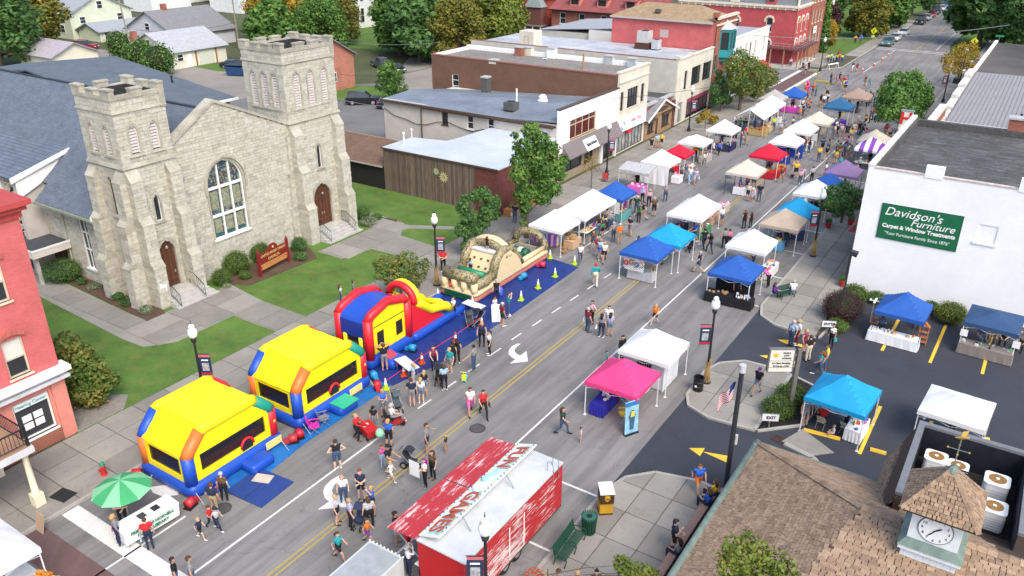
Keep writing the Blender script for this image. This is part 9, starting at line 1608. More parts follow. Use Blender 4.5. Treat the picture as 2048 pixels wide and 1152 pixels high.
 for s in(-1,1):reg[np.linalg.norm(ctr-(h+np.array([s*.034,-.088,.012])*hs),axis=1)<.02*hs]=8
 reg[np.linalg.norm((ctr-(h+np.array([0,-.085,-.06])*hs))*np.array([.6,1,1.6]),axis=1)<.022*hs]=9
 out.materials.clear()
 for _ in range(10):out.materials.append(WH)
 out.polygons.foreach_set('material_index',reg.astype(np.int32));out.polygons.foreach_set('use_smooth',[True]*n);out.update()
 lo=min(v.co.z for v in out.vertices);out.transform(Matrix.Translation((0,0,-lo)));return out,tuple(h+np.array([0,0,-lo])),hs
def hair_mesh(style):
 mb=MB();mb.ball((0,.02,.045),.106,.112,.1,12,8)
 if style=='l':mb.tube([(0,.07,.04),(0,.1,-.08),(0,.11,-.26)],[.09,.095,.05],10)
 if style=='t':mb.tube([(0,.1,.05),(0,.16,.02),(0,.17,-.18)],[.03,.035,.012],8)
 if style=='o':mb.ball((0,.08,.13),.045,n=8,m=6)
 if style=='m':mb.tube([(0,.06,.03),(0,.085,-.1)],[.1,.085],10)
 if style=='c':mb.box(-.07,.07,-.19,-.06,.05,.062)
 if style=='h':mb.lathe((0,.0,.05),[(.2,0),(.2,.012),(.11,.02),(.1,.11),(.02,.12)],14)
 me=mb.mesh('hair',WH,True)
 if style!='c':
  for v in me.vertices:
   if v.co.y<-.03 and v.co.z<.07:v.co.y+=.05;v.co.z+=.02
 return me
_bp,_hm={},{}
def psn(px,py,pose,face,ht,top,slv,bot,leg,hair,label,xy=None,z=None,bag=None):
 child=ht<1.4;fem=pose[0]=='f';key=(pose[1],fem,child)
 if key not in _bp:_bp[key]=body_proto(*key)
 me,hd,hs=_bp[key];x,y=xy or G(px,py);zz=z if z is not None else(.12 if(x<-33.1 or(x>-12.95 and x<-8.6 and not 31<y<36.4 and not 43.5<y<49))else .014);sc=ht/1.72
 o=link('person',me,None,(x,y,zz),rad(face)+pi/2,label,'person',None);wf=1+.045*(int(px*3+py*5)%6)*(not child);o.scale=(sc*wf,sc*wf,sc);sk=SKIN[int(px*7+py)%3];tm,bm_=pm(top),pm(bot)
 m=[sk,tm,tm if slv>0 else sk,tm if slv>1 else sk,bm_,bm_ if leg>0 else sk,bm_ if leg>1 else sk,pm(('bk','wh','gy','br')[int(px+py)%4]),EYEM,LIPM]
 for s_,k in zip(o.material_slots,m):s_.link='OBJECT';s_.material=k
 st=hair[0]
 if st!='0':
  if st not in _hm:_hm[st]=hair_mesh(st)
  c=link('hair' if st not in 'ch' else 'hat',_hm[st],o,hd);c.scale=(hs,)*3;setm(c,pm(hair[2:])if st in 'ch' else HAIRM[hair[1]])
 if bag:Hx([(.26,-.14,.62),(.34,-.14,.62),(.34,.12,.62),(.26,.12,.62),(.28,-.1,.88),(.32,-.1,.88),(.32,.08,.88),(.28,.08,.88)]).b('bag',pm(bag),o)
 return o
CROWD='''
240 1090 fs 75 1.66 gy 2 nv 2 my pk|blonde person in grey patterned top at the library stand
250 1052 mf -10 1.7 bk 1 bk 2 sn -|person in black tee behind the library stand
302 1098 ms 150 1.66 rd 1 nv 2 sn lb|person in red tee with light blue bag before the library stand
403 1078 mw 20 1.15 nv 1 bk 0 sy -|small boy in navy tee and black shorts striding
424 1056 mv 15 1.2 rd 1 nv 2 sn -|small boy in red tee walking by the bounce house
437 1060 mw 12 1.25 lg 1 nv 2 c_nv -|boy in grey tee and cap walking near the crash mat
432 1030 ms 110 1.8 nv 1 kh 2 sn -|person in navy tee and khaki trousers watching the bounce house
451 1003 fs 120 1.66 br 1 bk 2 sg pk|person in dark floral top watching the bounce house
676 937 fh 150 1.68 bk 0 jn 1 on -|person in black vest with hands on hips facing the bounce houses
715 880 fp 20 1.6 rd 2 bk 2 ty -|person in red hoodie holding the red wagon
749 857 ms -60 1.35 bk 1 gy 2 c_bk -|boy in black printed tee beside the red wagon
779 893 fs 110 1.65 bl 1 bk 1 my -|person in royal blue top standing by the lane line
768 832 ff -30 1.68 bl 0 lj 0 sy -|person in blue vest with folded arms by the pushchairs
825 813 ms 120 1.78 nv 1 gy 0 sn -|person in navy printed tee and grey shorts facing the table
843 806 fs 120 1.62 wh 1 lj 0 ly bk|blonde person in white top with black bag near the table
850 792 fs 115 1.66 bk 1 lj 0 ly -|blonde person in dark top behind the white topped one
828 772 fs -150 1.5 lb 1 lg 2 ly -|girl in pale blue top at the folding table
770 740 mu 150 1.76 bk 1 gy 0 sn -|person in black tee reaching up to the castle wall
868 742 fp -40 1.68 mr 0 bk 2 ln -|person in maroon striped vest behind the double pushchair
889 780 ff 140 1.66 lb 1 bk 2 mn br|person in pale blue top with black leggings at the pushchair
900 746 ms -100 1.7 tl 1 gy 0 sy -|person in turquoise tee beside the pushchair
906 732 fs 130 1.65 bk 0 bk 2 tb -|dark haired person in black vest standing left of her friend
914 727 fs 150 1.66 bk 0 bk 2 lb rd|dark haired person in black vest with red bag
948 742 mo 190 1.74 gy 1 jn 2 sb -|person in grey tee with green backpack steering a toy scooter
941 827 fw -45 1.64 wh 1 pk 1 mn -|person in white patterned top and pink trousers walking
967 833 fv -40 1.66 rd 1 bk 2 mn br|person in red tee and black trousers walking with shoulder bag
964 692 fs -60 1.7 nv 0 bk 2 my -|person in navy vest and black leggings near the rope
979 710 fs -130 1.68 wh 1 bk 2 tb -|dark haired person in white top and black leggings in the lane
1005 652 ms 60 1.72 mr 1 dg 0 sg -|person in maroon tee and olive shorts by the a frame sign
1017 632 mu 40 1.7 tl 1 jn 2 sn -|person with turquoise backpack taking a picture
993 603 fs -60 1.68 bk 1 nv 2 sg -|person in black top at the obstacle course corner
990 628 fs -40 1.25 wh 1 wh 0 mn -|small girl in white beside the a frame sign
908 634 fw -110 1.5 wh 1 bk 2 tn -|girl in white shirt running past the slide end
887 546 mf -45 1.78 rd 1 bk 2 c_bk -|person in rust red shirt beside the lamp on the pavement
1030 448 ms 100 1.76 nv 1 jn 2 sn wh|person in navy shirt walking on the pavement under the maple
683 607 fs 60 1.3 wh 1 jn 2 ln -|girl behind the blue roofed castle
709 600 fs 60 1.35 gy 1 jn 2 on -|second child behind the blue roofed castle
779 950 mp 12 1.78 bk 1 kh 0 c_bk -|bearded person in black tee pushing the jogging pushchair
767 935 fs -20 1.3 pk 1 lb 2 tr -|girl in pink tee beside the jogging pushchair
783 962 fw 10 1.15 wh 1 wh 0 sy -|toddler in white walking by the jogging pushchair
855 907 mo 30 1.8 gy 1 nv 0 sn -|person in grey floral shirt and navy shorts with arm out
892 906 ms 190 1.05 nv 1 kh 0 sy -|toddler in navy tee alone on the yellow line
689 1008 fs -50 1.62 wh 1 jn 2 my -|person in white top in the group by the turn arrow
676 1048 fs 30 1.6 lg 1 bk 0 oy -|girl in grey tee and black shorts at the left of the group
703 1057 fs 60 1.64 lv 1 bk 2 oy -|person in lavender tee and black leggings in the group
724 1000 ff -60 1.72 nv 1 bk 0 or -|person in navy tee at the back of the group
746 1030 fu -110 1.62 bl 1 bk 0 ty -|girl in bright blue tee with arms raised in the group
741 1055 fs 150 1.66 lg 0 bk 2 mn -|person in grey vest at the right of the group
680 1120 fw 15 1.5 tl 1 bk 0 tn -|girl in teal jersey and pink shoes striding
737 1087 mw 20 1.35 or_ 1 pu 0 sn -|boy in orange tee and purple shorts running
851 975 ff -120 1.66 wh 1 bk 2 lp -|purple haired person holding a white poster by the trailer
866 957 fs -100 1.62 br 1 bk 2 ln -|person half hidden beside the poster
794 1088 ms 40 1.75 bk 1 lg 0 sb -|person in black tee and pale shorts under the trailer flap
818 1120 ms 40 1.74 rd 1 gy 2 sg -|grey haired person in red polo at the trailer counter
819 1152 fu 60 1.64 wh 2 nv 2 mg -|person in white blouse with hands at face by the trailer
358 1182 ms 60 1.74 bk 1 jn 2 sb -|dark haired person cut by the lower picture edge
390 1180 ms 60 1.74 gy 1 jn 2 sn -|brown haired person cut by the lower picture edge
1124 868 fv 20 1.64 dg 1 jn 2 ln -|long haired person in dark green top walking below the pink canopy
1161 885 fs 30 .9 lp 1 lp 0 on -|toddler in pale pink near the pink canopy
1175 664 ms 60 1.76 mr 1 jn 2 sg wh|person in maroon polo with white carrier bag on the yellow line
1183 648 fh -120 1.7 lp 1 bk 2 sn -|person in pale top with hands on hips on the yellow line
1202 675 fs 100 1.68 gy 1 nv 2 lb wh|long haired person in dark jeans facing the couple
1219 672 fs 110 1.66 lv 1 lj 0 lb br|person in mauve top and blue shorts with orange bag
1216 658 ms -70 1.68 wh 1 gy 2 sb -|person in white top behind the mauve one
1309 649 mw -100 1.5 or_ 1 bk 0 sy -|boy in orange tee and black shorts walking alone
1190 572 mv 120 1.74 tl 2 cr 2 c_rd -|person in red cap and teal shirt walking away
1397 546 mw -160 1.76 nv 1 jn 0 sg -|person in navy tee and denim shorts walking away from the drive canopy
1160 527 fw -60 1.64 wh 1 jn 2 mb -|person in white tee and jeans stepping off the tarp
1186 500 fs -80 1.66 br 1 jn 0 ln -|person in brown top by the tan basket table
1193 512 fv -60 1.64 mr 1 lp 1 my -|person in maroon striped top first of the walking trio
1200 517 fw -60 1.64 lb 1 bl 0 my -|person in blue top in the middle of the walking trio
1208 524 fw -60 1.66 wh 0 bk 0 my -|person in white vest leading the walking trio
1238 488 ms 150 1.74 or_ 1 kh 0 sg -|person in orange tee at the long white canopy
1226 484 ms 150 1.74 gy 1 jn 2 sg -|person in grey tee and jeans beside the orange tee
1205 473 ms 150 1.3 gn 1 bk 0 sn -|child in green tee at the long white canopy
1220 462 ms 120 1.78 gy 1 jn 2 sg -|tall person in blue grey shirt at the long white canopy
1212 452 fs 140 1.66 kh 1 jn 2 mn -|person in khaki top browsing the long table
1196 470 fs 150 1.64 bk 0 lj 2 ln -|person in black vest browsing the clothes
1259 472 mf -120 1.74 nv 1 gy 0 sn -|person in navy tee holding white papers
1241 434 fs 60 1.62 rd 1 lj 2 mn -|person in red top near the lattice canopy
1250 424 fs 80 1.4 pk 0 pk 1 tn -|girl in pink near the lattice canopy
1260 419 ms -60 1.2 bk 1 jn 2 sn -|small child in dark clothes between the stalls
1272 429 ms 100 1.76 dg 1 jn 2 sg -|person in grey green tee and jeans between the stalls
1286 442 mv -150 1.78 bk 0 kh 0 sb -|person in black vest and khaki shorts walking
1307 432 ms -60 1.76 br 1 bk 1 sg -|bald person in brown tee and long black shorts
1284 408 fs 110 1.66 lb 2 bk 2 mg -|person in pale teal shirt between the stalls
1297 414 fs 110 1.66 lp 2 bk 2 h_kh -|person in mauve shirt and straw hat between the stalls
1277 446 fs 100 1.55 gn 1 bk 2 ln bk|person in green top with black bag near the large canopy
1330 404 fs -60 1.68 gy 1 jn 2 mg -|person in grey top and jeans facing the viewer alone
1379 366 fw -60 1.66 wh 2 lb 2 tr -|person in white shirt walking left of her friend
1390 369 fw -60 1.66 lv 0 lb 0 my wh|blonde person in pale vest with white bag walking
1442 452 ms -20 1.76 wh 1 jn 0 sg -|person in white tee and denim shorts beside the large canopy
1487 457 fs 140 1.66 bk 0 bk 2 lr -|long haired person in black vest walking up the road
1500 456 fs 140 1.45 bk 0 bk 2 ln -|shorter girl in black beside the long haired person
1389 484 fp -120 1.7 bl 1 jn 0 sn -|person in blue top pushing the black pushchair
1407 497 fw 130 1.7 bk 1 nv 2 c_bk -|person in black tee and cap walking away
1418 506 fv 130 1.66 bk 1 nv 2 lb -|long dark haired person in black walking away
1447 497 ms 120 1.74 gy 0 bk 2 sn -|person in blue grey vest walking with partner in pink
1456 497 fs 120 1.66 pk 0 bk 2 on -|person in pink vest walking with partner in grey
1310 526 mt 10 1.7 mr 1 kh 1 sn -|seated person in maroon under the royal blue canopy
1328 506 ft -10 1.7 mr 1 bk 2 ln -|second seated person in maroon under the royal blue canopy
1583 597 mt 110 1.76 wh 1 lj 2 sg -|person in white tee and pale jeans sitting on the green bench
1547 600 ft 60 1.66 pu 1 nv 2 ln -|person in purple seated on the kerb end by the drive canopy
1535 575 fb 170 1.66 pk 1 bk 2 my -|person in pink bending over the toy table
1494 402 ms -100 1.74 cr 1 bk 0 sg -|person in cream tee and black shorts in the road
1502 404 fs -100 1.2 lv 1 lp 0 ln -|small girl beside the cream tee
1517 403 ms -80 1.74 bk 1 jn 2 c_gy -|person in black tee and grey cap walking down the road
1478 388 ms 20 1.74 bl 1 nv 2 sg -|person in blue shirt at the open air table
1506 377 fs -60 1.66 gy 0 jn 0 mn -|person in grey vest near the cream canopy
1590 356 ms -60 1.76 ye 1 bk 0 sg -|person in yellow tee with small dog near the white row
1598 372 ms -70 1.74 lp 1 jn 2 c_pk -|person in pink tee and jeans on the right lane
1604 366 fs -70 1.66 lv 1 jn 2 sn -|person in lilac beside the pink tee
1636 324 ms -60 1.74 ye 1 jn 2 sn -|person in yellow shirt walking down the far lane
1607 306 fs 150 1.66 mr 1 jn 2 mn -|person in maroon at the middle white canopy
1616 309 fs 150 1.66 bk 1 jn 2 mn -|person in black at the middle white canopy
1643 306 mw 120 1.76 jn 1 bk 0 sn -|person in blue shirt with shorts walking up the far lane
1655 307 fw 120 1.66 gy 1 jn 2 mn -|person in grey walking up the far lane
1672 312 ms 120 1.76 gy 1 jn 0 sn -|person in grey tee first of the far right trio
1677 318 ms 120 1.76 br 1 kh 0 sb -|person in brown middle of the far right trio
1686 313 fs 120 1.66 lj 1 jn 2 mn -|person in blue right of the far right trio
1302 302 ms -60 1.4 bk 1 bk 0 sn -|boy in black outside the nail shop
1313 298 ms -40 1.66 lb 1 kh 0 sn -|youth in pale blue outside the nail shop
1322 297 ms -90 1.66 ye 1 bk 0 sn -|youth in yellow outside the nail shop
1400 322 ms -50 1.76 gn 1 kh 0 sg -|person in green shirt beside the left red canopy
1437 310 mw -60 1.4 bl 1 bk 2 sn -|boy in blue walking by the shirt stall
1426 306 fw 20 1.4 wh 1 wh 0 ln -|girl in white by the shirt stall
1411 301 ms 60 1.7 gn 1 bk 0 sn -|person in bright green by the low white canopy
1478 264 ms 120 1.76 gn 1 jn 2 sn -|person in green at the shirt stall
1488 266 ms 110 1.78 bk 1 jn 2 sn -|person in black at the end of the shirt stall
1470 258 fs 120 1.66 wh 1 jn 0 my -|person in white at the shirt stall
1546 262 ms -60 1.74 lm 1 jn 2 sn -|person in lime shirt beside the marquee
1538 252 ms -40 1.74 dg 1 jn 2 sn -|person in dark green beside the marquee
1552 246 fs 20 1.64 pk 1 jn 2 ln -|person in pink beside the marquee
1617 220 fs -60 1.5 or_ 1 lj 2 ln -|child in orange near the magenta table
1603 222 fw -40 1.66 wh 1 bk 0 mn -|person in white with pushchair on the far left
1640 213 fs 120 1.66 bk 1 bk 2 lb -|person in black left of the steel blue canopy
1646 215 ms 120 1.76 wh 1 jn 0 sg -|person in white left of the steel blue canopy
1653 196 ms -60 1.74 gy 1 bk 0 sn -|person in grey behind the steel blue canopy
1672 261 fw 130 1.66 tl 1 wh 0 lr -|girl in teal walking up the far road
1681 276 fs -60 1.66 lp 1 gy 0 my -|person in pale pink in the far road
1692 277 ms -60 1.78 nv 1 nv 0 sn -|person in navy in the far road
1706 272 fs -60 1.66 cr 1 lp 2 mn -|person in cream in the far road
1716 270 fs -60 1.66 bk 1 bk 2 ln -|person in black in the far road
1660 168 fw -20 1.66 bk 1 jn 2 ln -|person in black by the far barricade
1678 167 mw 60 1.74 bk 1 bk 2 sn -|second person in black by the far barricade
1686 175 ms -60 1.76 rd 1 rd 0 sn -|person in red by the tan canopy
1704 144 mw 120 1.7 nv 1 wh 0 sn -|boy in navy walking by the far cones
1713 143 mw 120 1.4 nv 1 rd 0 sn -|smaller boy in navy and red by the far cones
1580 138 ms -60 1.76 lp 1 jn 2 sg -|person in pink by the mansard porch
1605 140 fs -60 1.66 lb 1 bk 2 mn -|person in pale blue on the far corner
1610 150 fw -60 1.5 lp 1 bk 0 ln -|girl on the brick crossing
1616 142 ms -60 1.5 bk 1 bk 2 sn -|child in black on the far corner
1709 89 ms 120 1.76 or_ 1 bk 2 sn -|person in orange on the far pavement
1720 87 ms 120 1.76 bl 1 jn 2 sn -|person in blue on the far pavement
1580 692 ms -120 1.78 lb 1 jn 2 sg -|person in blue plaid shirt at the lot entrance
1591 690 ms -140 1.78 wh 1 mr 2 h_kh -|person in white shirt and sun hat at the lot entrance
1606 706 fs -20 1.66 mr 0 mr 0 my -|blonde person in wine red at the lot entrance
1614 722 ms 150 1.76 bk 1 cr 2 sn -|person in black tee and cream trousers at the lot entrance
1660 696 fs -120 1.68 wh 1 bk 2 mb tl|person in white top and black trousers with teal bag
1637 752 fw -170 1.66 tl 0 jn 2 lr -|red haired person in teal vest walking in the lot
1648 742 ms -170 1.76 ye 1 jn 2 sn -|person in yellow shirt beside the red haired one
1757 677 ff 95 1.68 jn 1 bk 0 mn -|person in blue floral top at the white clothed lot table
1512 792 mw -100 1.74 bk 1 lj 0 c_pu -|person in black wolf tee and purple cap on the island
1608 852 ms -60 1.78 gy 1 gy 0 sg -|person in grey tee and shorts beside the turquoise canopy
1622 832 ms 150 1.74 lv 1 bk 2 sn -|person in striped top behind the grey tee
1642 850 mt 120 1.72 rd 1 bk 2 sr -|person in red tee sitting on a folding chair
1692 848 fs 20 1.7 pu 1 nv 2 mn -|person in purple tee under the turquoise canopy
1664 874 ft -150 .95 wh 1 lp 0 sy -|toddler in white sitting on the yellow wheel stop
1832 652 mt -90 1.74 bk 1 bk 2 sn -|person in black seated behind the lot table
1958 688 mt -60 1.74 jn 1 lj 2 sn -|person in denim seated under the navy awning
1985 684 mt -90 1.74 kh 1 kh 2 sn -|person in camouflage seated under the navy awning
2003 690 mt -90 1.74 bk 1 bk 2 c_bk -|person in black cap seated under the navy awning
2040 700 mt -100 1.74 gy 1 bk 2 sn -|person in grey seated at the right picture edge
1900 870 ms -90 1.7 pu 1 bk 2 sn -|person partly hidden under the white lot canopy
1394 985 mw -50 1.5 bl 1 or_ 0 sr -|boy in blue shirt and orange shorts by the planter
1345 1108 mf 30 1.74 nv 1 bk 0 sb -|person in navy tee and black shorts by the planter wall
1200 790 ms 20 1.74 bk 1 gy 2 sb -|person in black behind the blue clothed table
1236 806 fb 200 1.68 cr 1 mr 2 mn -|person in cream blouse leaning over the blue clothed table
1243 722 ms -20 1.74 bk 2 bk 2 sb -|person in black beside the ticket booth
1212 735 ms 10 1.1 tl 1 jn 2 sn -|small child in teal by the ticket booth
1275 510 fs 100 1.6 wh 1 jn 2 mn -|person in white behind the wreath lattice
'''
for ln in CROWD.strip().split('\n'):
 a,lb=ln.split('|');q=a.split();psn(int(q[0]),int(q[1]),q[2],float(q[3]),float(q[4]),q[5],int(q[6]),q[7],int(q[8]),q[9],lb,bag=None if len(q)<11 or q[10]=='-' else q[10])
for x,y,fc,t_,lb in((-8.5,30.1,160,'ye','person in yellow sitting on the planter wall'),(-8.5,29.3,150,'bl','person in blue sitting on the planter wall'),(-8.4,25.6,165,'gy','dark haired person looking at a phone on the planter wall')):psn(int(-x*10),int(y*10),'ft',fc,1.68,t_,1,'nv',2,'lb' if t_=='gy' else 'ln',lb,xy=(x,y),z=.04)
for(px,py),t_,h_,lb in(((1115,1205),'gy','sn','first head at the lower picture edge by the flowers'),((1152,1208),'lp','my','sunlit head with pink top at the lower picture edge'),((1190,1206),'bk','ob','dark haired head at the lower picture edge')):psn(px,py,'fs',-60,1.6,t_,1,'jn',2,h_,lb)
psn(425,930,'mu',-40,1.2,'gy',1,'nv',0,'sn','child in grey jumping inside the nearest bounce house',xy=(-30.2,19.2),z=.8)
psn(967,490,'fs',90,1.2,'lb',1,'bk',0,'mn','child in pale blue climbing the obstacle wall',xy=(-31.9,43.25),z=.95);psn(1000,470,'fs',90,1.1,'bk',1,'bk',0,'mn','child in black on top of the obstacle wall',xy=(-31.2,44.4),z=2.5)
FC=['pk','pu','gn','bk','bl','kh','lv','wh','nv','rd','lg','tl'];FN=dict(pk='pink',pu='purple',gn='green',bk='black',bl='blue',kh='khaki',lv='lilac',wh='white',nv='navy',rd='red',lg='pale grey',tl='teal')
for i,(px,py)in enumerate([(1722,212),(1729,210),(1735,214),(1741,209),(1747,213),(1752,216),(1738,206),(1757,207),(1738,246),(1744,240),(1749,248),(1727,204)]):psn(px,py,'fs' if i%2 else 'ms',60+i*37%180,1.55+.02*(i%7),FC[i],1,('bk','jn')[i%2],2,('ln','sn','mb')[i%3],'person in %s %s the round street tree'%(FN[FC[i]],'in the crowd left of' if i<8 or i==11 else 'in the small group below'))
for i,(px,py)in enumerate([(1655,128),(1661,126),(1666,129),(1672,127),(1677,125),(1683,127),(1658,120),(1675,119)]):psn(px,py,'fs' if i%2 else 'ms',-60+i*40,1.66,('lm','lm','lb','lm','or_','lm','pu','rd')[i],1,'jn',2,('sn','mn')[i%2],'%s volunteer at the far corner table, %s in the row'%(('lime clad','lime clad','pale blue clad','lime clad','orange clad','lime clad','purple clad','red clad')[i],('first','second','third','fourth','fifth','sixth','back left','back right')[i]))
tbl('white table of the lime clad volunteers on the far corner',None,xy=G(1664,122),L=2.2,rz=.3)
for i,(k,dx,dy,t_,b_,ps)in enumerate((('long1',-.3,.5,'bk','jn','fs'),('blue5',-.3,.3,'rd','bk','fs'),('awn',.1,-.2,'bk','bk','fs'),('white10',-.2,.3,'nv','jn','ms'),('marq',.2,-1.0,'bl','jn','ms'),('marq',.3,1.6,'gn','jn','fs'),('red20',.1,.2,'gy','jn','fs'),('white19',.2,.2,'bk','jn','fs'),('white18',.1,.5,'mr','bk','fs'),('beige17',.2,.2,'gy','jn','ms'),('steel16',.2,.1,'bk','bk','fs'),('blue14',0,.2,'pk','bk','fs'),('stripe22',.1,.1,'bk','jn','ms'),('purple24',.3,-.2,'rd','bk','fs'),('blue25',.2,0,'nv','bk','fs'),('white26',.2,.2,'gy','bk','ms'),('cyan27',.2,0,'nv','jn','ms'),('beige28',.3,.2,'bk','jn','ms'),('white29',.2,.1,'wh','jn','fs'),('blue30',.3,-.3,'bk','bk','fs'),('white31',.1,.3,'gn','bk','fs'),('white9',.1,0,'or_','bk','ms'),('red8',0,0,'cr','jn','fs'),('tan15',.3,-.3,'bk','jn','fs'),('tan15',-.8,-.8,'bl','bk','ms'),('beige21',.2,.2,'pk','jn','fs'))):
 (c,r0,_,_,_)=TN[k];LBK=dict(long1='long white canopy',blue5='lattice backed blue canopy',awn='striped awning',white10='shirt stall canopy',marq='marquee',red20='middle red canopy',white19='white canopy with blue cloth',white18='wide white canopy',beige17='peach canopy',steel16='steel blue canopy',blue14='far blue canopy',stripe22='striped canopy',purple24='purple canopy',blue25='right blue canopy',white26='half hidden white canopy',cyan27='right turquoise canopy',beige28='beige canopy',white29='balloon canopy',blue30='drive canopy',white31='large white canopy',white9='low white canopy',red8='left red canopy',tan15='tan canopy',beige21='cream canopy')
 psn(i*31+7,i*17,ps,-70+i*23%60,1.66+.03*(i%4),t_,1,b_,2,('ln','sn','mb','sg')[i%4],'stallholder in %s under the %s'%(dict(FN,mr='maroon',gy='grey',cr='cream',or_='orange',jn='denim').get(t_,t_),LBK[k]),xy=(c[0]+dx,c[1]+dy))
LN=dict(FN,mr='maroon',gy='grey',cr='cream',or_='orange',jn='denim',br='brown',lb='pale blue',ye='yellow',lm='lime');_r=random.Random(9);combos=[(a,b)for a in LN for b in('jn','bk','kh','gy')];_r.shuffle(combos)
for i in range(84):
 y=76+62*_r.random()**.8;x=_r.choice((-28.4,-25.9,-23.4,-20.6,-17.9,-16.8,-14.6))+_r.uniform(-.6,.6);a,b_=combos[i]
 if any(abs(x-c[0])<w_/2+.1 and abs(y-c[1])<l_/2+.1 for(c,_,w_,l_,_)in TN.values()):x+=1.9
 psn(i*13,i*29,('ms','fw','fs','mv','ff')[i%5],_r.uniform(-180,180),_r.uniform(1.5,1.8),a,1,b_,(2,0,2)[i%3],('sn','ln','mb','tn','sg')[i%5],'person in %s top and %s %s in the far market crowd'%(LN[a],LN[b_],('trousers','shorts','trousers')[i%3]),xy=(x,y))
## pushchairs, wagon, scooters
def pch(label,q,rz,col,big=False):
 t=th('pushchair',label,'pushchair',(*G(*q),0.01),rad(rz),'pushchairs');m=mat('pram_%02d_%02d_%02d'%tuple(int(c*99)for c in col),col,.8,.1,5);R_=.2 if big else .12
 for x,y in((-.24,.28),(.24,.28),(-.16 if not big else 0,-.42),(.16,-.42)):
  if big and x==.16:continue
  w=Tb([(x-.02,y,R_),(x+.02,y,R_)],R_,12).b('wheel',MATS['tyre'],t);Tb([(x-.025,y,R_),(x+.025,y,R_)],R_*.55,8).b('rim',MATS['alloy'],w)
 for x in(-.23,.23):Tb([(x,-.4,.2),(x,.1,.55),(x,.5,1.02)],.016,5).b('frame_tube',GM,t);Tb([(x,.28,.18),(x,.0,.5)],.016,5).b('frame_tube',GM,t)
 Tb([(-.23,.5,1.02),(.23,.5,1.02)],.02,5).b('handle',BK,t);Hx([(-.2,-.3,.38),(.2,-.3,.38),(.2,.1,.36),(-.2,.1,.36),(-.2,-.3,.46),(.2,-.3,.46),(.2,.1,.44),(-.2,.1,.44)]).b('seat',m,t);Hx([(-.2,.06,.4),(.2,.06,.4),(.2,.14,.4),(-.2,.14,.4),(-.2,.28,.95),(.2,.28,.95),(.2,.34,.95),(-.2,.34,.95)]).b('backrest',m,t)
 mb=MB();n=6;pr_=[(.33,.9),(.28,1.05),(.12,1.14),(-.08,1.1),(-.18,.98)]
 for(a,b),(c,d)in zip(pr_[:-1],pr_[1:]):mb.hexa([(-.22,a,b),(.22,a,b),(.22,c,d),(-.22,c,d),(-.22,a,b+.02),(.22,a,b+.02),(.22,c,d+.02),(-.22,c,d+.02)])
 mb.b('hood',m,t);Bx(-.18,.18,-.15,.25,.2,.3).b('basket',BK,t)
pch('black jogging pushchair with spoked wheels in the lane',(822,935),102,(.03,.03,.035),True);pch('dark pushchair inside the group by the turn arrow',(722,1050),20,(.03,.04,.09));pch('black double pushchair beside the maroon vest',(878,765),30,(.02,.02,.022));pch('grey pushchair leaning beside the blue vest',(795,820),60,(.07,.09,.1));pch('black pushchair pushed up the road',(1380,502),0,(.015,.015,.018));pch('black pushchair by the obstacle course table',(955,650),-30,(.02,.02,.022));pch('white and black pushchair near the magenta table',(1598,228),20,(.4,.4,.42));pch('dark pushchair second by the obstacle course table',(940,655),50,(.05,.05,.06))
wg=th('folding_wagon','red fabric wagon beside the red hoodie','wagon',(*G(738,872),.01),rad(70));Hx([(-.3,-.5,.22),(.3,-.5,.22),(.3,.5,.22),(-.3,.5,.22),(-.34,-.55,.6),(.34,-.55,.6),(.34,.55,.6),(-.34,.55,.6)]).b('tub',mat('wagon_red',(.45,.015,.02),.8,.1,4),wg);Tb([(0,-.55,.3),(0,-1.0,.8)],.015,5).b('handle',BK,wg)
for x in(-.28,.28):
 for y in(-.4,.4):Tb([(x-.03,y,.11),(x+.03,y,.11)],.11,10).b('wheel',MATS['tyre'],wg)
ts=th('toy_scooter','lime and turquoise toy scooter on the road','scooter',(*G(931,760),.01),rad(20));Bx(-.09,.09,-.3,.3,.09,.13).b('deck',mat('toy_turquoise',(.03,.45,.5),.5),ts);Tb([(0,-.3,.1),(0,-.38,.75)],.02,6).b('stem',mat('toy_lime',(.6,.65,.05),.5),ts);Tb([(-.2,-.38,.74),(.2,-.38,.74)],.02,6).b('handlebar',MATS['toy_lime'],ts);Bx(-.12,.12,-.36,-.2,.14,.5).b('seat_shield',MATS['toy_lime'],ts)
for x,y in((-.12,-.32),(.12,-.32),(0,.3)):Tb([(x-.02,y,.07),(x+.02,y,.07)],.07,10).b('wheel',MATS['toy_turquoise'],ts)
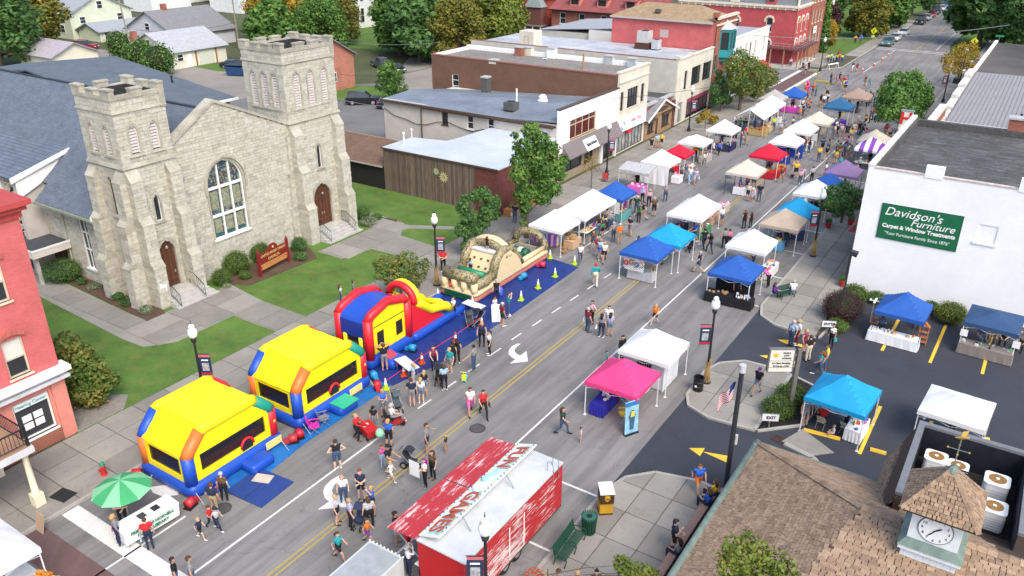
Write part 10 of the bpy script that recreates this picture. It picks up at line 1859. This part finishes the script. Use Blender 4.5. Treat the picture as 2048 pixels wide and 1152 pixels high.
mo=th('mobility_scooter','red mobility scooter carrying a person near the pushchairs','scooter',(*G(787,850),.01),rad(150));Bx(-.28,.28,-.6,.5,.16,.3).b('chassis',mat('scooter_red',(.3,.03,.03),.4),mo);Bx(-.24,.24,.0,.42,.45,.55).b('seat',BK,mo);Bx(-.24,.24,.38,.46,.55,1.0).b('backrest',BK,mo);Tb([(0,-.5,.3),(0,-.32,.95)],.03,6).b('tiller',BK,mo)
for x in(-.27,.27):
 for y in(-.45,.35):w=Tb([(x-.05,y,.13),(x+.05,y,.13)],.13,12).b('wheel',MATS['tyre'],mo)
psn(787,850,'ft',150-90,1.66,'wh',1,'gy',2,'mg','person in white riding the red mobility scooter',xy=(mo.location[0]-.05,mo.location[1]+.02),z=.1)
tag(Bx(-.3,.3,-.008,.008,0,.85).b('white_poster',WH),'white poster held beside the trailer flap','poster').location=(G(849,977)[0]-.35,G(849,977)[1]-.25,.75)
ob_=tag(MB().ball((0,0,0),.22,.22,.26,12,8).b('green_balloon',mat('balloon_mint',(.25,.6,.35),.3),smooth=1),'mint green balloon floating by the royal blue top','balloon');ob_.location=(G(767,893)[0],G(767,893)[1]-.2,.95)
dg_=th('small_dog','small dark dog beside the yellow tee in the road','dog',(*G(1584,357),.01),rad(40));DM=mat('dog_fur',(.03,.022,.018),.9,.2,20)
mb=MB();mb.tube([(0,.25,.3),(0,.1,.31),(0,-.12,.32),(0,-.2,.36)],[.07,.09,.11,.07],8);mb.tube([(0,-.18,.36),(0,-.3,.46),(0,-.42,.43)],[.06,.065,.03],8);mb.tube([(0,.25,.33),(0,.36,.45)],[.025,.012],6)
for x in(-.05,.05):mb.tube([(x,-.14,.28),(x,-.13,.15),(x,-.15,.01)],[.04,.025,.02],6);mb.tube([(x,.2,.3),(x,.14,.2),(x,.22,.13),(x,.2,.01)],[.055,.035,.025,.02],6);mb.tube([(x,-.3,.5),(x*1.3,-.29,.57)],[.025,.008],5)
mb.b('body',DM,dg_,smooth=1)
for o in WORLD_ROOTS:del o['_w']
